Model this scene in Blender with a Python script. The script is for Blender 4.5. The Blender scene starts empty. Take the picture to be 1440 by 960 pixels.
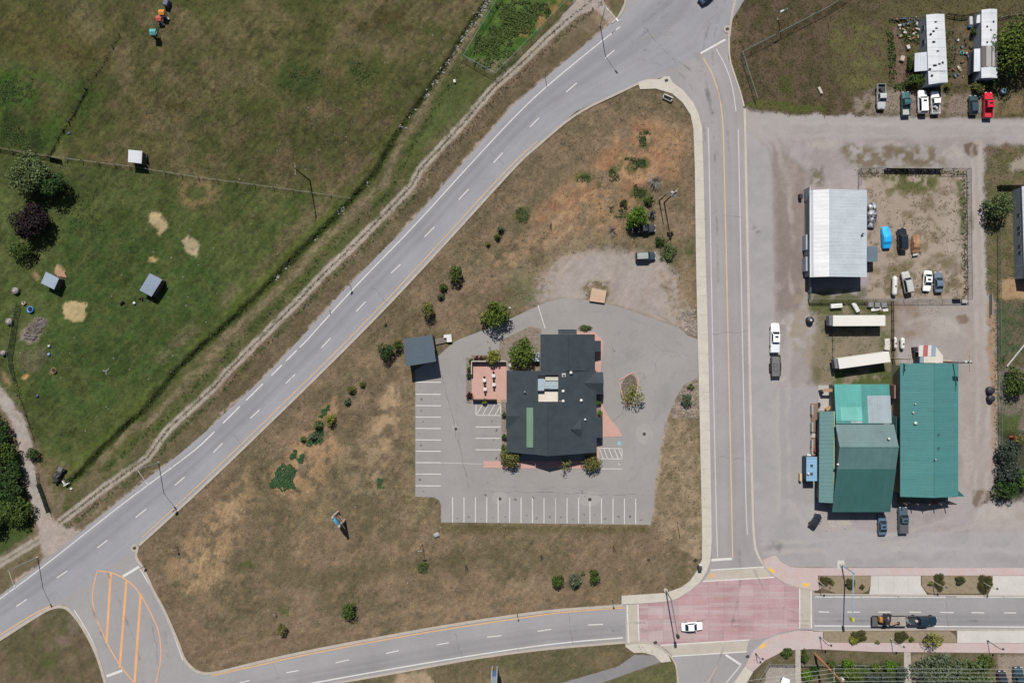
import bpy, math, random
import numpy as np
from mathutils import Vector, Matrix
from mathutils.geometry import tessellate_polygon

# ---------------------------------------------------------------- camera, sky, sun, exposure
S = 0.16            # metres per photo pixel on the ground
CAM_H = 153.6       # camera height above the ground
scene = bpy.context.scene
col = scene.collection
cam_d = bpy.data.cameras.new("camera")
cam = bpy.data.objects.new("camera", cam_d)
col.objects.link(cam)
cam.location = (0, 0, CAM_H)
cam.rotation_euler = (0, 0, 0)
cam_d.sensor_width = 36
cam_d.lens = 24.0
cam_d.clip_start = 1.0
cam_d.clip_end = 12000
scene.camera = cam

SUN_EL = math.radians(51.3)
SUN_DIR = Vector((0.170 * math.cos(SUN_EL), -0.985 * math.cos(SUN_EL), -math.sin(SUN_EL)))
world = bpy.data.worlds.new("World")
scene.world = world
world.use_nodes = True
wn = world.node_tree
sky = wn.nodes.new("ShaderNodeTexSky")
sky.sky_type = 'NISHITA'
sky.sun_disc = False
sky.sun_elevation = SUN_EL
sky.sun_rotation = math.radians(-9.8)
wn.links.new(sky.outputs[0], wn.nodes["Background"].inputs[0])
wn.nodes["Background"].inputs[1].default_value = 0.05
sun_d = bpy.data.lights.new("sun", 'SUN')
sun_d.energy = 5.0
sun_d.angle = math.radians(0.5)
sun_d.color = (1.0, 0.955, 0.90)
sun = bpy.data.objects.new("sun", sun_d)
col.objects.link(sun)
sun.rotation_euler = SUN_DIR.to_track_quat('-Z', 'Y').to_euler()
sun.location = (0, 0, 200)
vs = scene.view_settings
vs.view_transform = 'Standard'
vs.look = 'None'
vs.gamma = 1.0
vs.use_curve_mapping = False
vs.exposure = 0.46

# ---------------------------------------------------------------- small helpers
R = random.Random(7)
KEXP = 1.84   # brightness of a sunlit level surface per unit of albedo


def A(r, g, b):
    """base colour of a surface that reads r,g,b (0-255) in full sun"""
    out = []
    for c in (r, g, b):
        c /= 255.0
        l = c / 12.92 if c <= 0.04045 else ((c + 0.055) / 1.055) ** 2.4
        out.append(min(l / KEXP, 0.9))
    return tuple(out)


def P(px, py, z=0.0):
    """world point of photo pixel (px,py) lying at height z"""
    k = (CAM_H - z) / CAM_H
    return Vector(((px - 720) * S * k, (480 - py) * S * k, z))


def PP(pts, z=0.0):
    return [P(x, y, z) for x, y in pts]


def put(o, label=None, cat=None, group=None, kind=None):
    if label: o['label'] = label
    if cat: o['category'] = cat
    if group: o['group'] = group
    if kind: o['kind'] = kind
    return o


def thing(name, label, cat, loc=(0, 0, 0), rotz=0.0, group=None):
    o = bpy.data.objects.new(name, None)
    o.empty_display_size = 0.3
    col.objects.link(o)
    o.location = loc
    o.rotation_euler = (0, 0, rotz)
    return put(o, label, cat, group)


class MB:
    """collects shapes and links them as one mesh object"""

    def __init__(self, org=(0, 0, 0)):
        self.v = []; self.f = []; self.mi = []; self.m = 0
        self.o = Vector(org); self.sm = []; self.smooth = False

    def add(self, verts, faces):
        n = len(self.v)
        self.v += [tuple(Vector(p) - self.o) for p in verts]
        for f in faces:
            self.f.append(tuple(i + n for i in f)); self.mi.append(self.m); self.sm.append(self.smooth)
        return self

    def box(self, c, s, rz=0.0):
        hx, hy, hz = s[0] / 2, s[1] / 2, s[2] / 2
        cr, sr = math.cos(rz), math.sin(rz)
        vs_ = []
        for z in (-hz, hz):
            for x, y in ((-hx, -hy), (hx, -hy), (hx, hy), (-hx, hy)):
                vs_.append((c[0] + x * cr - y * sr, c[1] + x * sr + y * cr, c[2] + z))
        return self.add(vs_, [(3, 2, 1, 0), (4, 5, 6, 7), (0, 1, 5, 4), (1, 2, 6, 5), (2, 3, 7, 6), (3, 0, 4, 7)])

    def cbox(self, c, s, b, rz=0.0):
        """box with chamfered edges"""
        hx, hy, hz = s[0] / 2, s[1] / 2, s[2] / 2
        cr, sr = math.cos(rz), math.sin(rz)
        rings = []
        for z, i in ((-hz, b), (-hz + b, 0), (hz - b, 0), (hz, b)):
            q = [(-hx + i + b * .5, -hy + i), (hx - i - b * .5, -hy + i), (hx - i, -hy + i + b * .5), (hx - i, hy - i - b * .5),
                 (hx - i - b * .5, hy - i), (-hx + i + b * .5, hy - i), (-hx + i, hy - i - b * .5), (-hx + i, -hy + i + b * .5)]
            rings.append([(c[0] + x * cr - y * sr, c[1] + x * sr + y * cr, c[2] + z) for x, y in q])
        return self.loft(rings)

    def loft(self, rings, cap=True):
        n = len(rings[0])
        vs_ = [p for r in rings for p in r]
        fs = []
        for k in range(len(rings) - 1):
            for i in range(n):
                j = (i + 1) % n
                fs.append((k * n + i, k * n + j, (k + 1) * n + j, (k + 1) * n + i))
        if cap:
            fs.append(tuple(reversed(range(n))))
            fs.append(tuple(range((len(rings) - 1) * n, len(rings) * n)))
        return self.add(vs_, fs)

    def prism(self, poly, z0, z1, sides=True):
        """poly: list of (x,y) or vectors"""
        q = [(p[0], p[1]) for p in poly]
        a = sum(q[i][0] * q[(i + 1) % len(q)][1] - q[(i + 1) % len(q)][0] * q[i][1] for i in range(len(q)))
        if a < 0: q.reverse()
        n = len(q)
        tris = tessellate_polygon([[Vector((x, y, 0)) for x, y in q]])
        vs_ = [(x, y, z1) for x, y in q]
        fs = []
        for t in tris:
            u = [vs_[i] for i in t]
            cr = (u[1][0] - u[0][0]) * (u[2][1] - u[0][1]) - (u[2][0] - u[0][0]) * (u[1][1] - u[0][1])
            fs.append(tuple(t) if cr > 0 else tuple(reversed(t)))
        if sides:
            vs_ += [(x, y, z0) for x, y in q]
            for i in range(n):
                j = (i + 1) % n
                fs.append((i, n + i, n + j, j))
        return self.add(vs_, fs)

    def slab(self, q, th):
        """polygon (counter-clockwise from above) thickened downwards"""
        n = len(q)
        q = [Vector(p) for p in q]
        a = sum(q[i].x * q[(i + 1) % n].y - q[(i + 1) % n].x * q[i].y for i in range(n))
        if a < 0: q.reverse()
        vs_ = q + [p - Vector((0, 0, th)) for p in q]
        fs = [tuple(range(n)), tuple(reversed(range(n, 2 * n)))]
        for i in range(n):
            j = (i + 1) % n
            fs.append((i, n + i, n + j, j))
        return self.add(vs_, fs)

    def quad(self, a, b, c, d):
        return self.add([a, b, c, d], [(0, 1, 2, 3)])

    def tube(self, pts, r, n=6, r2=None):
        pts = [Vector(p) for p in pts]
        rings = []
        N = len(pts)
        for k, p in enumerate(pts):
            d = (pts[min(k + 1, N - 1)] - pts[max(k - 1, 0)]).normalized()
            up = Vector((0, 0, 1)) if abs(d.z) < 0.9 else Vector((1, 0, 0))
            a = d.cross(up).normalized(); b = a.cross(d).normalized()
            rr = r if r2 is None else r + (r2 - r) * k / max(N - 1, 1)
            rings.append([p + (a * math.cos(2 * math.pi * i / n) + b * math.sin(2 * math.pi * i / n)) * rr for i in range(n)])
        return self.loft(rings)

    def cyl(self, x, y, z0, z1, r0, r1=None, n=12):
        r1 = r0 if r1 is None else r1
        rings = []
        for z, r in ((z0, r0), (z1, r1)):
            rings.append([(x + r * math.cos(2 * math.pi * i / n), y + r * math.sin(2 * math.pi * i / n), z) for i in range(n)])
        return self.loft(rings)

    def lathe(self, x, y, prof, n=12):
        rings = []
        for r, z in prof:
            rings.append([(x + r * math.cos(2 * math.pi * i / n), y + r * math.sin(2 * math.pi * i / n), z) for i in range(n)])
        return self.loft(rings)

    def rock(self, x, y, z, rx, ry, rz, seed=0):
        rr = random.Random(seed)
        rings = []
        n = 7
        a0 = rr.random() * 6
        for zz, k in ((-.5, .75), (.1, 1.0), (.6, .8), (.95, .35)):
            rings.append([(x + rx * k * (0.8 + .4 * rr.random()) * math.cos(a0 + 2 * math.pi * i / n),
                           y + ry * k * (0.8 + .4 * rr.random()) * math.sin(a0 + 2 * math.pi * i / n), z + rz * zz) for i in range(n)])
        return self.loft(rings)

    def build(self, name, mats, parent=None, label=None):
        me = bpy.data.meshes.new(name)
        me.from_pydata(self.v, [], self.f)
        if not isinstance(mats, (list, tuple)): mats = [mats]
        for m in mats: me.materials.append(m)
        if len(mats) > 1: me.polygons.foreach_set("material_index", self.mi)
        if any(self.sm): me.polygons.foreach_set("use_smooth", self.sm)
        me.update()
        o = bpy.data.objects.new(name, me)
        col.objects.link(o)
        if parent is not None: o.parent = parent
        else: o.location = self.o
        if label: o['label'] = label
        return o


def copy_tree(o, parent=None):
    c = o.copy(); col.objects.link(c)
    c.parent = parent
    for ch in list(o.children): copy_tree(ch, c)
    return c


def struct(name, mb, m):
    o = mb.build(name, m); o['kind'] = 'structure'
    return o


def off(pl, d):
    """polyline moved sideways by d photo pixels (to the right of travel as seen in the photo)"""
    out = []
    for i, p in enumerate(pl):
        a = pl[max(i - 1, 0)]; b = pl[min(i + 1, len(pl) - 1)]
        dx, dy = b[0] - a[0], b[1] - a[1]; L = math.hypot(dx, dy) + 1e-9
        out.append((p[0] - dy / L * d, p[1] + dx / L * d))
    return out


# ---------------------------------------------------------------- materials
def nodes_of(name):
    m = bpy.data.materials.new(name); m.use_nodes = True
    nt = m.node_tree
    return m, nt, nt.nodes["Principled BSDF"]


def N(nt, t, **kw):
    n = nt.nodes.new(t)
    for k, v in kw.items(): setattr(n, k, v)
    return n


def mth(nt, op, a, b=None, c=None):
    n = N(nt, "ShaderNodeMath", operation=op)
    for i, x in enumerate((a, b, c)):
        if x is None: continue
        if isinstance(x, (int, float)): n.inputs[i].default_value = x
        else: nt.links.new(x, n.inputs[i])
    return n.outputs[0]


def noise(nt, vec, scale, detail=4, rough=0.6):
    n = N(nt, "ShaderNodeTexNoise")
    n.inputs["Scale"].default_value = scale
    n.inputs["Detail"].default_value = detail
    n.inputs["Roughness"].default_value = rough
    if vec is not None: nt.links.new(vec, n.inputs["Vector"])
    return n.outputs["Fac"]


def mixc(nt, f, a, b, mode='MIX'):
    n = N(nt, "ShaderNodeMix", data_type='RGBA', blend_type=mode)
    for s, x in ((0, f), (6, a), (7, b)):
        if isinstance(x, (int, float)): n.inputs[s].default_value = x
        elif isinstance(x, tuple): n.inputs[s].default_value = (*x[:3], 1)
        else: nt.links.new(x, n.inputs[s])
    return n.outputs[2]


def scl(nt, colr, f):
    """colour times a scalar socket"""
    n = N(nt, "ShaderNodeVectorMath", operation='SCALE')
    if isinstance(colr, tuple): n.inputs[0].default_value = colr[:3]
    else: nt.links.new(colr, n.inputs[0])
    nt.links.new(f, n.inputs["Scale"])
    return n.outputs[0]


def ramp01(nt, x, a, b):
    n = N(nt, "ShaderNodeMapRange", interpolation_type='SMOOTHSTEP')
    nt.links.new(x, n.inputs[0])
    n.inputs[1].default_value = a; n.inputs[2].default_value = b
    return n.outputs[0]


def pos(nt):
    return N(nt, "ShaderNodeNewGeometry").outputs["Position"]


_mc = {}


def mat(name, c, rough=0.7, metal=0.0, var=0.25, big=0.35, fine=3.0, c2=None, bump=0.0, spec=0.3, wear=None):
    """plain surface: large stains, fine grain, optional second colour"""
    key = (name, c, rough, metal, var, big, fine, c2, bump, wear)
    if key in _mc: return _mc[key]
    m, nt, b = nodes_of(name)
    p = pos(nt)
    nb = noise(nt, p, big, 4, 0.6); nf = noise(nt, p, fine, 3, 0.6)
    base = c
    if c2: base = mixc(nt, ramp01(nt, nb, 0.4, 0.62), c, c2)
    f = mth(nt, 'ADD', mth(nt, 'MULTIPLY', mth(nt, 'SUBTRACT', nb, 0.5), var * 1.6), mth(nt, 'MULTIPLY', mth(nt, 'SUBTRACT', nf, 0.5), var * 1.4))
    out = scl(nt, base, mth(nt, 'ADD', f, 1.0))
    if wear:
        w = noise(nt, p, 1.3, 6, 0.75)
        out = mixc(nt, ramp01(nt, w, 0.56, 0.68), out, wear)
    nt.links.new(out, b.inputs["Base Color"])
    b.inputs["Roughness"].default_value = rough
    b.inputs["Metallic"].default_value = metal
    b.inputs["Specular IOR Level"].default_value = spec
    if bump:
        bn = N(nt, "ShaderNodeBump"); bn.inputs["Strength"].default_value = bump
        nt.links.new(nf, bn.inputs["Height"]); nt.links.new(bn.outputs[0], b.inputs["Normal"])
    _mc[key] = m
    return m


def metal_roof(name, c, axis, pitch=0.45, c2=None, rough=0.5, rust=None):
    """painted sheet metal with profiled ribs running along an axis, faint panel-to-panel tone"""
    m, nt, b = nodes_of(name)
    p = pos(nt)
    sep = N(nt, "ShaderNodeSeparateXYZ"); nt.links.new(p, sep.inputs[0])
    a = sep.outputs[0 if axis == 'x' else 1]
    w = mth(nt, 'FRACT', mth(nt, 'DIVIDE', a, pitch))
    rib = mth(nt, 'LESS_THAN', w, 0.16)
    pan = N(nt, "ShaderNodeTexWhiteNoise", noise_dimensions='1D')
    nt.links.new(mth(nt, 'FLOOR', mth(nt, 'DIVIDE', a, 0.9)), pan.inputs["W"])
    nb = noise(nt, p, 0.25, 5, 0.6); nf = noise(nt, p, 2.2, 4, 0.6)
    f = mth(nt, 'ADD', mth(nt, 'MULTIPLY', mth(nt, 'SUBTRACT', nb, 0.5), 0.45), mth(nt, 'MULTIPLY', mth(nt, 'SUBTRACT', nf, 0.5), 0.22))
    f = mth(nt, 'ADD', f, mth(nt, 'MULTIPLY', mth(nt, 'SUBTRACT', pan.outputs[0], 0.5), 0.07))
    f = mth(nt, 'SUBTRACT', f, mth(nt, 'MULTIPLY', rib, 0.09))
    mp = N(nt, "ShaderNodeMapping"); mp.inputs["Scale"].default_value = (1.6, 0.09, 1) if axis == 'x' else (0.09, 1.6, 1)
    nt.links.new(p, mp.inputs[0])
    f = mth(nt, 'ADD', f, mth(nt, 'MULTIPLY', mth(nt, 'SUBTRACT', noise(nt, mp.outputs[0], 1.0, 4, .65), 0.5), 0.26))
    base = c if c2 is None else mixc(nt, ramp01(nt, nb, 0.42, 0.6), c, c2)
    out = scl(nt, base, mth(nt, 'ADD', f, 1.0))
    if rust:
        out = mixc(nt, mth(nt, 'MULTIPLY', ramp01(nt, noise(nt, p, 0.8, 7, 0.75), 0.58, 0.72), 0.7), out, rust)
    nt.links.new(out, b.inputs["Base Color"])
    b.inputs["Roughness"].default_value = rough
    b.inputs["Specular IOR Level"].default_value = 0.25
    bn = N(nt, "ShaderNodeBump"); bn.inputs["Strength"].default_value = 0.35; bn.inputs["Distance"].default_value = 0.04
    nt.links.new(rib, bn.inputs["Height"]); nt.links.new(bn.outputs[0], b.inputs["Normal"])
    return m


def road_mat(name, c, lanes, streak=0.12):
    """worn asphalt on a ribbon with UV (u metres along, v 0..1 across); lanes: (v, tone) stops"""
    m, nt, b = nodes_of(name)
    uv = N(nt, "ShaderNodeUVMap"); uv.uv_map = "along"
    sep = N(nt, "ShaderNodeSeparateXYZ"); nt.links.new(uv.outputs[0], sep.inputs[0])
    cb = N(nt, "ShaderNodeCombineXYZ")
    nt.links.new(mth(nt, 'MULTIPLY', sep.outputs[0], 0.015), cb.inputs[0])
    nt.links.new(mth(nt, 'MULTIPLY', sep.outputs[1], 14.0), cb.inputs[1])
    st = noise(nt, cb.outputs[0], 1.0, 4, 0.65)
    p = pos(nt)
    nb = noise(nt, p, 0.09, 5, 0.65); nf = noise(nt, p, 3.5, 3, 0.7); nm = noise(nt, p, 0.8, 4, 0.65)
    rp = N(nt, "ShaderNodeValToRGB")
    el = rp.color_ramp.elements
    while len(el) > 1: el.remove(el[-1])
    el[0].position = lanes[0][0]; t = lanes[0][1]; el[0].color = (t, t, t, 1)
    for q, t in lanes[1:]:
        e = el.new(q); e.color = (t, t, t, 1)
    wob = mth(nt, 'ADD', sep.outputs[1], mth(nt, 'MULTIPLY', mth(nt, 'SUBTRACT', nb, 0.5), 0.06))
    nt.links.new(wob, rp.inputs[0])
    f = mth(nt, 'MULTIPLY', mth(nt, 'SUBTRACT', st, 0.5), streak * 2.2)
    f = mth(nt, 'ADD', f, mth(nt, 'MULTIPLY', mth(nt, 'SUBTRACT', nb, 0.5), 0.42))
    f = mth(nt, 'ADD', f, mth(nt, 'MULTIPLY', mth(nt, 'SUBTRACT', nf, 0.5), 0.24))
    f = mth(nt, 'ADD', f, mth(nt, 'MULTIPLY', mth(nt, 'SUBTRACT', nm, 0.5), 0.12))
    cols = scl(nt, scl(nt, c, rp.outputs[0]), mth(nt, 'ADD', f, 1.0))
    # sealed cracks
    vo = N(nt, "ShaderNodeTexVoronoi", feature='DISTANCE_TO_EDGE'); vo.inputs["Scale"].default_value = 0.085
    wv = N(nt, "ShaderNodeVectorMath", operation='ADD')
    ns = N(nt, "ShaderNodeTexNoise"); ns.inputs["Scale"].default_value = 0.25; ns.inputs["Detail"].default_value = 5
    nt.links.new(p, ns.inputs["Vector"])
    sc = N(nt, "ShaderNodeVectorMath", operation='SCALE'); sc.inputs["Scale"].default_value = 5.0
    nt.links.new(ns.outputs["Color"], sc.inputs[0]); nt.links.new(p, wv.inputs[0]); nt.links.new(sc.outputs[0], wv.inputs[1])
    nt.links.new(wv.outputs[0], vo.inputs["Vector"])
    crack = mth(nt, 'MULTIPLY', mth(nt, 'LESS_THAN', vo.outputs["Distance"], 0.005), mth(nt, 'GREATER_THAN', noise(nt, p, 0.045, 2), 0.66))
    cols = mixc(nt, mth(nt, 'MULTIPLY', crack, 0.25), cols, (0.06, 0.06, 0.06))
    nt.links.new(cols, b.inputs["Base Color"])
    b.inputs["Roughness"].default_value = 0.9
    b.inputs["Specular IOR Level"].default_value = 0.2
    return m


def leaf_mat(name, c, c2, sat=0.35):
    key = (name, c, c2)
    if key in _mc: return _mc[key]
    m, nt, b = nodes_of(name)
    g = N(nt, "ShaderNodeNewGeometry")
    rnd = g.outputs["Random Per Island"]
    out = mixc(nt, rnd, c, c2)
    nb = noise(nt, g.outputs["Position"], 0.9, 3)
    out = scl(nt, out, mth(nt, 'ADD', mth(nt, 'MULTIPLY', nb, 0.9), 0.55))
    nt.links.new(out, b.inputs["Base Color"])
    b.inputs["Roughness"].default_value = 0.75
    b.inputs["Specular IOR Level"].default_value = 0.15
    _mc[key] = m
    return m


def attr_mat(name, grain=0.5):
    """ground: soil and vegetation colour per place (attribute), broken up by procedural grain"""
    m, nt, b = nodes_of(name)
    at = N(nt, "ShaderNodeAttribute"); at.attribute_name = "soil"
    p = pos(nt)
    n1 = noise(nt, p, 0.45, 6, 0.72); n2 = noise(nt, p, 3.0, 4, 0.8); n3 = noise(nt, p, 9.0, 2, 0.7)
    f = mth(nt, 'ADD', mth(nt, 'MULTIPLY', mth(nt, 'SUBTRACT', n1, 0.5), grain), mth(nt, 'MULTIPLY', mth(nt, 'SUBTRACT', n2, 0.5), grain * 1.9))
    f = mth(nt, 'ADD', f, mth(nt, 'MULTIPLY', mth(nt, 'SUBTRACT', n3, 0.5), grain * 0.8))
    f = mth(nt, 'MULTIPLY', f, at.outputs["Alpha"])
    out = scl(nt, at.outputs["Color"], mth(nt, 'MAXIMUM', mth(nt, 'ADD', f, 1.0), 0.2))
    nt.links.new(out, b.inputs["Base Color"])
    b.inputs["Roughness"].default_value = 0.95
    b.inputs["Specular IOR Level"].default_value = 0.1
    return m


def gloss(name, c, rough=0.12, metal=0.0, coat=0.0, spec=0.5):
    key = (name, c, rough, metal, coat)
    if key in _mc: return _mc[key]
    m, nt, b = nodes_of(name)
    p = pos(nt)
    nb = noise(nt, p, 2.0, 4)
    nt.links.new(scl(nt, c, mth(nt, 'ADD', mth(nt, 'MULTIPLY', nb, 0.3), 0.85)), b.inputs["Base Color"])
    b.inputs["Roughness"].default_value = rough
    b.inputs["Metallic"].default_value = metal
    b.inputs["Specular IOR Level"].default_value = spec
    b.inputs["Coat Weight"].default_value = coat
    _mc[key] = m
    return m


GLASS = gloss("car_glass", (0.012, 0.018, 0.022), 0.08)
WINDOW = gloss("window_glass", (0.03, 0.04, 0.05), 0.08)
RUBBER = mat("rubber", (0.018, 0.018, 0.018), 0.85, var=0.2)
CHROME = gloss("bare_metal", (0.45, 0.46, 0.47), 0.3, 0.8)
DARKM = mat("dark_metal", (0.035, 0.036, 0.038), 0.6)
GALV = mat("galvanised", (0.36, 0.38, 0.39), 0.5, 0.3, var=0.2)
WOODP = mat("pole_wood", A(92, 74, 58), 0.9, c2=A(110, 90, 70))
WHITE = mat("white_paint", A(226, 226, 224), 0.55, var=0.12)
BLACKP = mat("black_paint", (0.02, 0.02, 0.022), 0.5)
CONC = mat("concrete", A(196, 188, 176), 0.9, var=0.28, big=0.5, fine=5.0)
TIMBER = mat("grey_timber", A(128, 118, 102), 0.9, var=0.4)
LAMPR = gloss("red_lens", (0.35, 0.02, 0.02), 0.2)
LAMPW = gloss("clear_lens", (0.7, 0.7, 0.68), 0.15)
AMBER = gloss("amber_lens", (0.7, 0.35, 0.02), 0.25)

# ---------------------------------------------------------------- ground: one sheet, soil colour by place
HW_NW = [(-120, 920), (-60, 877), (0, 837), (60, 790), (113, 748), (180, 694), (250, 640), (280, 615), (367, 534), (419, 480), (480, 412), (580, 310),
         (642, 240), (720, 150), (770, 107), (840, 49), (867, 26), (900, 0), (980, -70)]
HW_SE = [(-120, 975), (-60, 935), (0, 897), (75, 850), (130, 818), (196, 766), (280, 690), (388, 586), (496, 480), (580, 393), (720, 239), (760, 200), (810, 157),
         (870, 129), (910, 112), (960, 90), (1010, 60), (1047, 0), (1100, -70)]
NS_W = [(946, 117), (960, 127), (975, 145), (982, 160), (987, 180), (989, 240), (992, 360), (995, 480), (997.5, 600), (1000, 720), (1000, 760), (1000, 800)]
NS_E = [(1024, 60), (1024, 82), (1032, 107), (1040, 130), (1045, 147), (1046, 190), (1047.5, 240), (1050, 360), (1053, 480), (1055.5, 600), (1058.5, 720), (1060, 767), (1076, 799)]
EW_N = [(262, 955), (300, 945), (355, 931), (430, 914), (505, 900), (580, 886), (670, 871), (770, 857), (830, 852.5), (881, 849)]
EW_S = [(290, 996), (340, 985), (400, 973), (482, 959), (530, 950), (580, 942), (670, 925), (770, 912), (830, 907), (881, 903)]
JUNC = [(66, 842), (75, 851), (90, 850), (100, 857), (113, 873), (130, 903), (140, 927), (150, 960), (160, 1010), (305, 1010), (301, 945), (280, 945), (267, 937), (258, 927), (250, 903),
        (240, 880), (230, 857), (213, 827), (200, 797), (192, 787), (188, 760), (126, 804)]
XTOP = [(880, 0), (905, -30), (960, -90), (1120, -90), (1047, 0), (1035, 15), (1027, 32), (1024, 52), (1024, 82), (1030, 125), (987, 182), (982, 160), (975, 145), (960, 127), (946, 117), (937, 107), (914, 115), (898, 118.5), (872, 131), (862, 60), (866, 28)]
XMID = [(879, 849), (898, 848), (938, 845), (952, 841), (970, 830), (984, 818), (993, 804), (999, 788), (1003, 775), (1058, 775), (1066, 783), (1075, 797), (1089, 810), (1103, 819), (1121, 825), (1145, 829), (1145, 885),
        (1121, 885), (1089, 893), (1075, 900), (1059, 914), (1048, 935), (1032, 965), (1022, 1010), (953, 1010), (953.5, 960), (953, 939), (946, 923), (938, 914), (922, 905), (906, 901), (879, 904)]
EROAD = [(1143, 837), (1560, 838), (1560, 886), (1143, 885)]
LOT = [(584, 520), (618, 499), (627, 490), (643, 478), (677, 465), (720, 447), (745, 435), (770, 424), (795, 419), (827, 422), (870, 431), (910, 445), (957, 462), (967, 472), (981, 477),
       (981.5, 531), (962, 541), (950, 560), (935, 597), (928, 632), (922, 677), (917.5, 723), (915, 737.5), (620, 734), (620, 710), (617.5, 703), (610, 699), (584, 698)]
PATH = [(785, 961), (870, 936), (892, 920), (919, 921), (930, 930), (895, 942), (845, 960), (800, 990), (730, 1000)]
ROADPOLYS = [PATH, HW_NW + HW_SE[::-1], NS_W + NS_E[::-1], EW_N + EW_S[::-1], JUNC, XTOP, XMID, EROAD, LOT]


class VNoise:
    def __init__(self, seed):
        self.t = np.random.default_rng(seed).random((256, 256)).astype(np.float32)

    def __call__(self, x, y):
        xi = np.floor(x).astype(int); yi = np.floor(y).astype(int)
        fx = x - xi; fy = y - yi
        fx = fx * fx * (3 - 2 * fx); fy = fy * fy * (3 - 2 * fy)
        t = self.t; a = xi & 255; b = (xi + 1) & 255; c = yi & 255; d = (yi + 1) & 255
        return (t[a, c] * (1 - fx) + t[b, c] * fx) * (1 - fy) + (t[a, d] * (1 - fx) + t[b, d] * fx) * fy


def fbm(x, y, size, seed=0, octv=5, gain=0.55):
    """0..1 fractal noise, feature size in photo pixels"""
    out = 0; amp = 1; tot = 0
    for k in range(octv):
        out = out + amp * VNoise(seed * 17 + k)(x / size * 2 ** k + 31.7 * k, y / size * 2 ** k + 11.3 * k)
        tot += amp; amp *= gain
    return out / tot


def sst(a, b, x):
    t = np.clip((x - a) / (b - a), 0, 1)
    return t * t * (3 - 2 * t)


# grid: fine inside the picture, stretching to the horizon
gx = np.concatenate([[-9000, -3000, -1200, -600, -350, -230, -180, -155], np.arange(-136, 136.01, 0.32), [155, 180, 230, 350, 600, 1200, 3000, 9000]])
gy = np.concatenate([[-9000, -3000, -1200, -600, -350, -230, -160, -120], np.arange(-96, 96.01, 0.32), [120, 160, 230, 350, 600, 1200, 3000, 9000]])
GX, GY = np.meshgrid(gx, gy, indexing='ij')
QX = GX / S + 720; QY = 480 - GY / S          # photo pixels on the ground
WX = QX + 9 * (fbm(QX, QY, 26, 1) - .5) + 5 * (fbm(QX, QY, 7, 3, 3) - .5)
WY = QY + 9 * (fbm(QX, QY, 26, 2) - .5) + 5 * (fbm(QX, QY, 7, 4, 3) - .5)
n60 = fbm(QX, QY, 60, 5); n25 = fbm(QX, QY, 25, 6); n10 = fbm(QX, QY, 10, 7, 4); n4 = fbm(QX, QY, 4, 8, 3); n120 = fbm(QX, QY, 130, 9)
COL = np.zeros(QX.shape + (3,), np.float32)
GRAIN = np.ones(QX.shape, np.float32)


def inside_dist(x, y, poly):
    """signed distance to a polygon, positive inside"""
    d2 = np.full(x.shape, 1e12, np.float32); ins = np.zeros(x.shape, bool)
    n = len(poly)
    for i in range(n):
        ax, ay = poly[i]; bx, by = poly[(i + 1) % n]
        ex, ey = bx - ax, by - ay
        L2 = ex * ex + ey * ey + 1e-9
        t = np.clip(((x - ax) * ex + (y - ay) * ey) / L2, 0, 1)
        dx = x - ax - t * ex; dy = y - ay - t * ey
        d2 = np.minimum(d2, dx * dx + dy * dy)
        c = (ay > y) != (by > y)
        with np.errstate(divide='ignore', invalid='ignore'):
            ins ^= c & (x < (bx - ax) * (y - ay) / (by - ay + 1e-12) + ax)
    d = np.sqrt(d2)
    return np.where(ins, d, -d)


def line_dist(x, y, pl):
    d2 = np.full(x.shape, 1e12, np.float32)
    for (ax, ay), (bx, by) in zip(pl[:-1], pl[1:]):
        ex, ey = bx - ax, by - ay
        t = np.clip(((x - ax) * ex + (y - ay) * ey) / (ex * ex + ey * ey + 1e-9), 0, 1)
        d2 = np.minimum(d2, (x - ax - t * ex) ** 2 + (y - ay - t * ey) ** 2)
    return np.sqrt(d2)


def window_of(pts, pad):
    xs = [p[0] for p in pts]; ys = [p[1] for p in pts]
    m = (QX[:, 0] > min(xs) - pad) & (QX[:, 0] < max(xs) + pad)
    k = (QY[0] > min(ys) - pad) & (QY[0] < max(ys) + pad)
    i = np.where(m)[0]; j = np.where(k)[0]
    if len(i) == 0 or len(j) == 0: return None
    return (slice(i[0], i[-1] + 1), slice(j[0], j[-1] + 1))


def lay(shape, pts, c, soft=5, op=1.0, brk=None, wid=0, c2=None, warp=True, grain=None, mixn=None):
    """lay a soil / plant colour over part of the ground; brk=(noise,lo,hi) breaks it into patches"""
    w = window_of(pts, soft + wid + 14)
    if w is None: return
    x, y = (WX[w], WY[w]) if warp else (QX[w], QY[w])
    if shape == 'poly': a = sst(-soft, soft, inside_dist(x, y, pts))
    else: a = sst(-soft, soft, wid - line_dist(x, y, pts))
    a = a * op
    if brk is not None: a = a * sst(brk[1], brk[2], brk[0][w])
    cc = np.array(A(*c), np.float32)
    if c2 is not None:
        t = sst(0.38, 0.62, (n25 if mixn is None else mixn)[w])[..., None]
        cc = cc * (1 - t) + np.array(A(*c2), np.float32) * t
    COL[w] = COL[w] * (1 - a[..., None]) + cc * a[..., None]
    if grain is not None: GRAIN[w] = GRAIN[w] * (1 - a) + grain * a


def blob(x, y, rx, ry=None, rot=0, n=14):
    ry = rx if ry is None else ry
    return [(x + rx * math.cos(t) * math.cos(rot) - ry * math.sin(t) * math.sin(rot),
             y + rx * math.cos(t) * math.sin(rot) + ry * math.sin(t) * math.cos(rot)) for t in [2 * math.pi * i / n for i in range(n)]]


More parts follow.
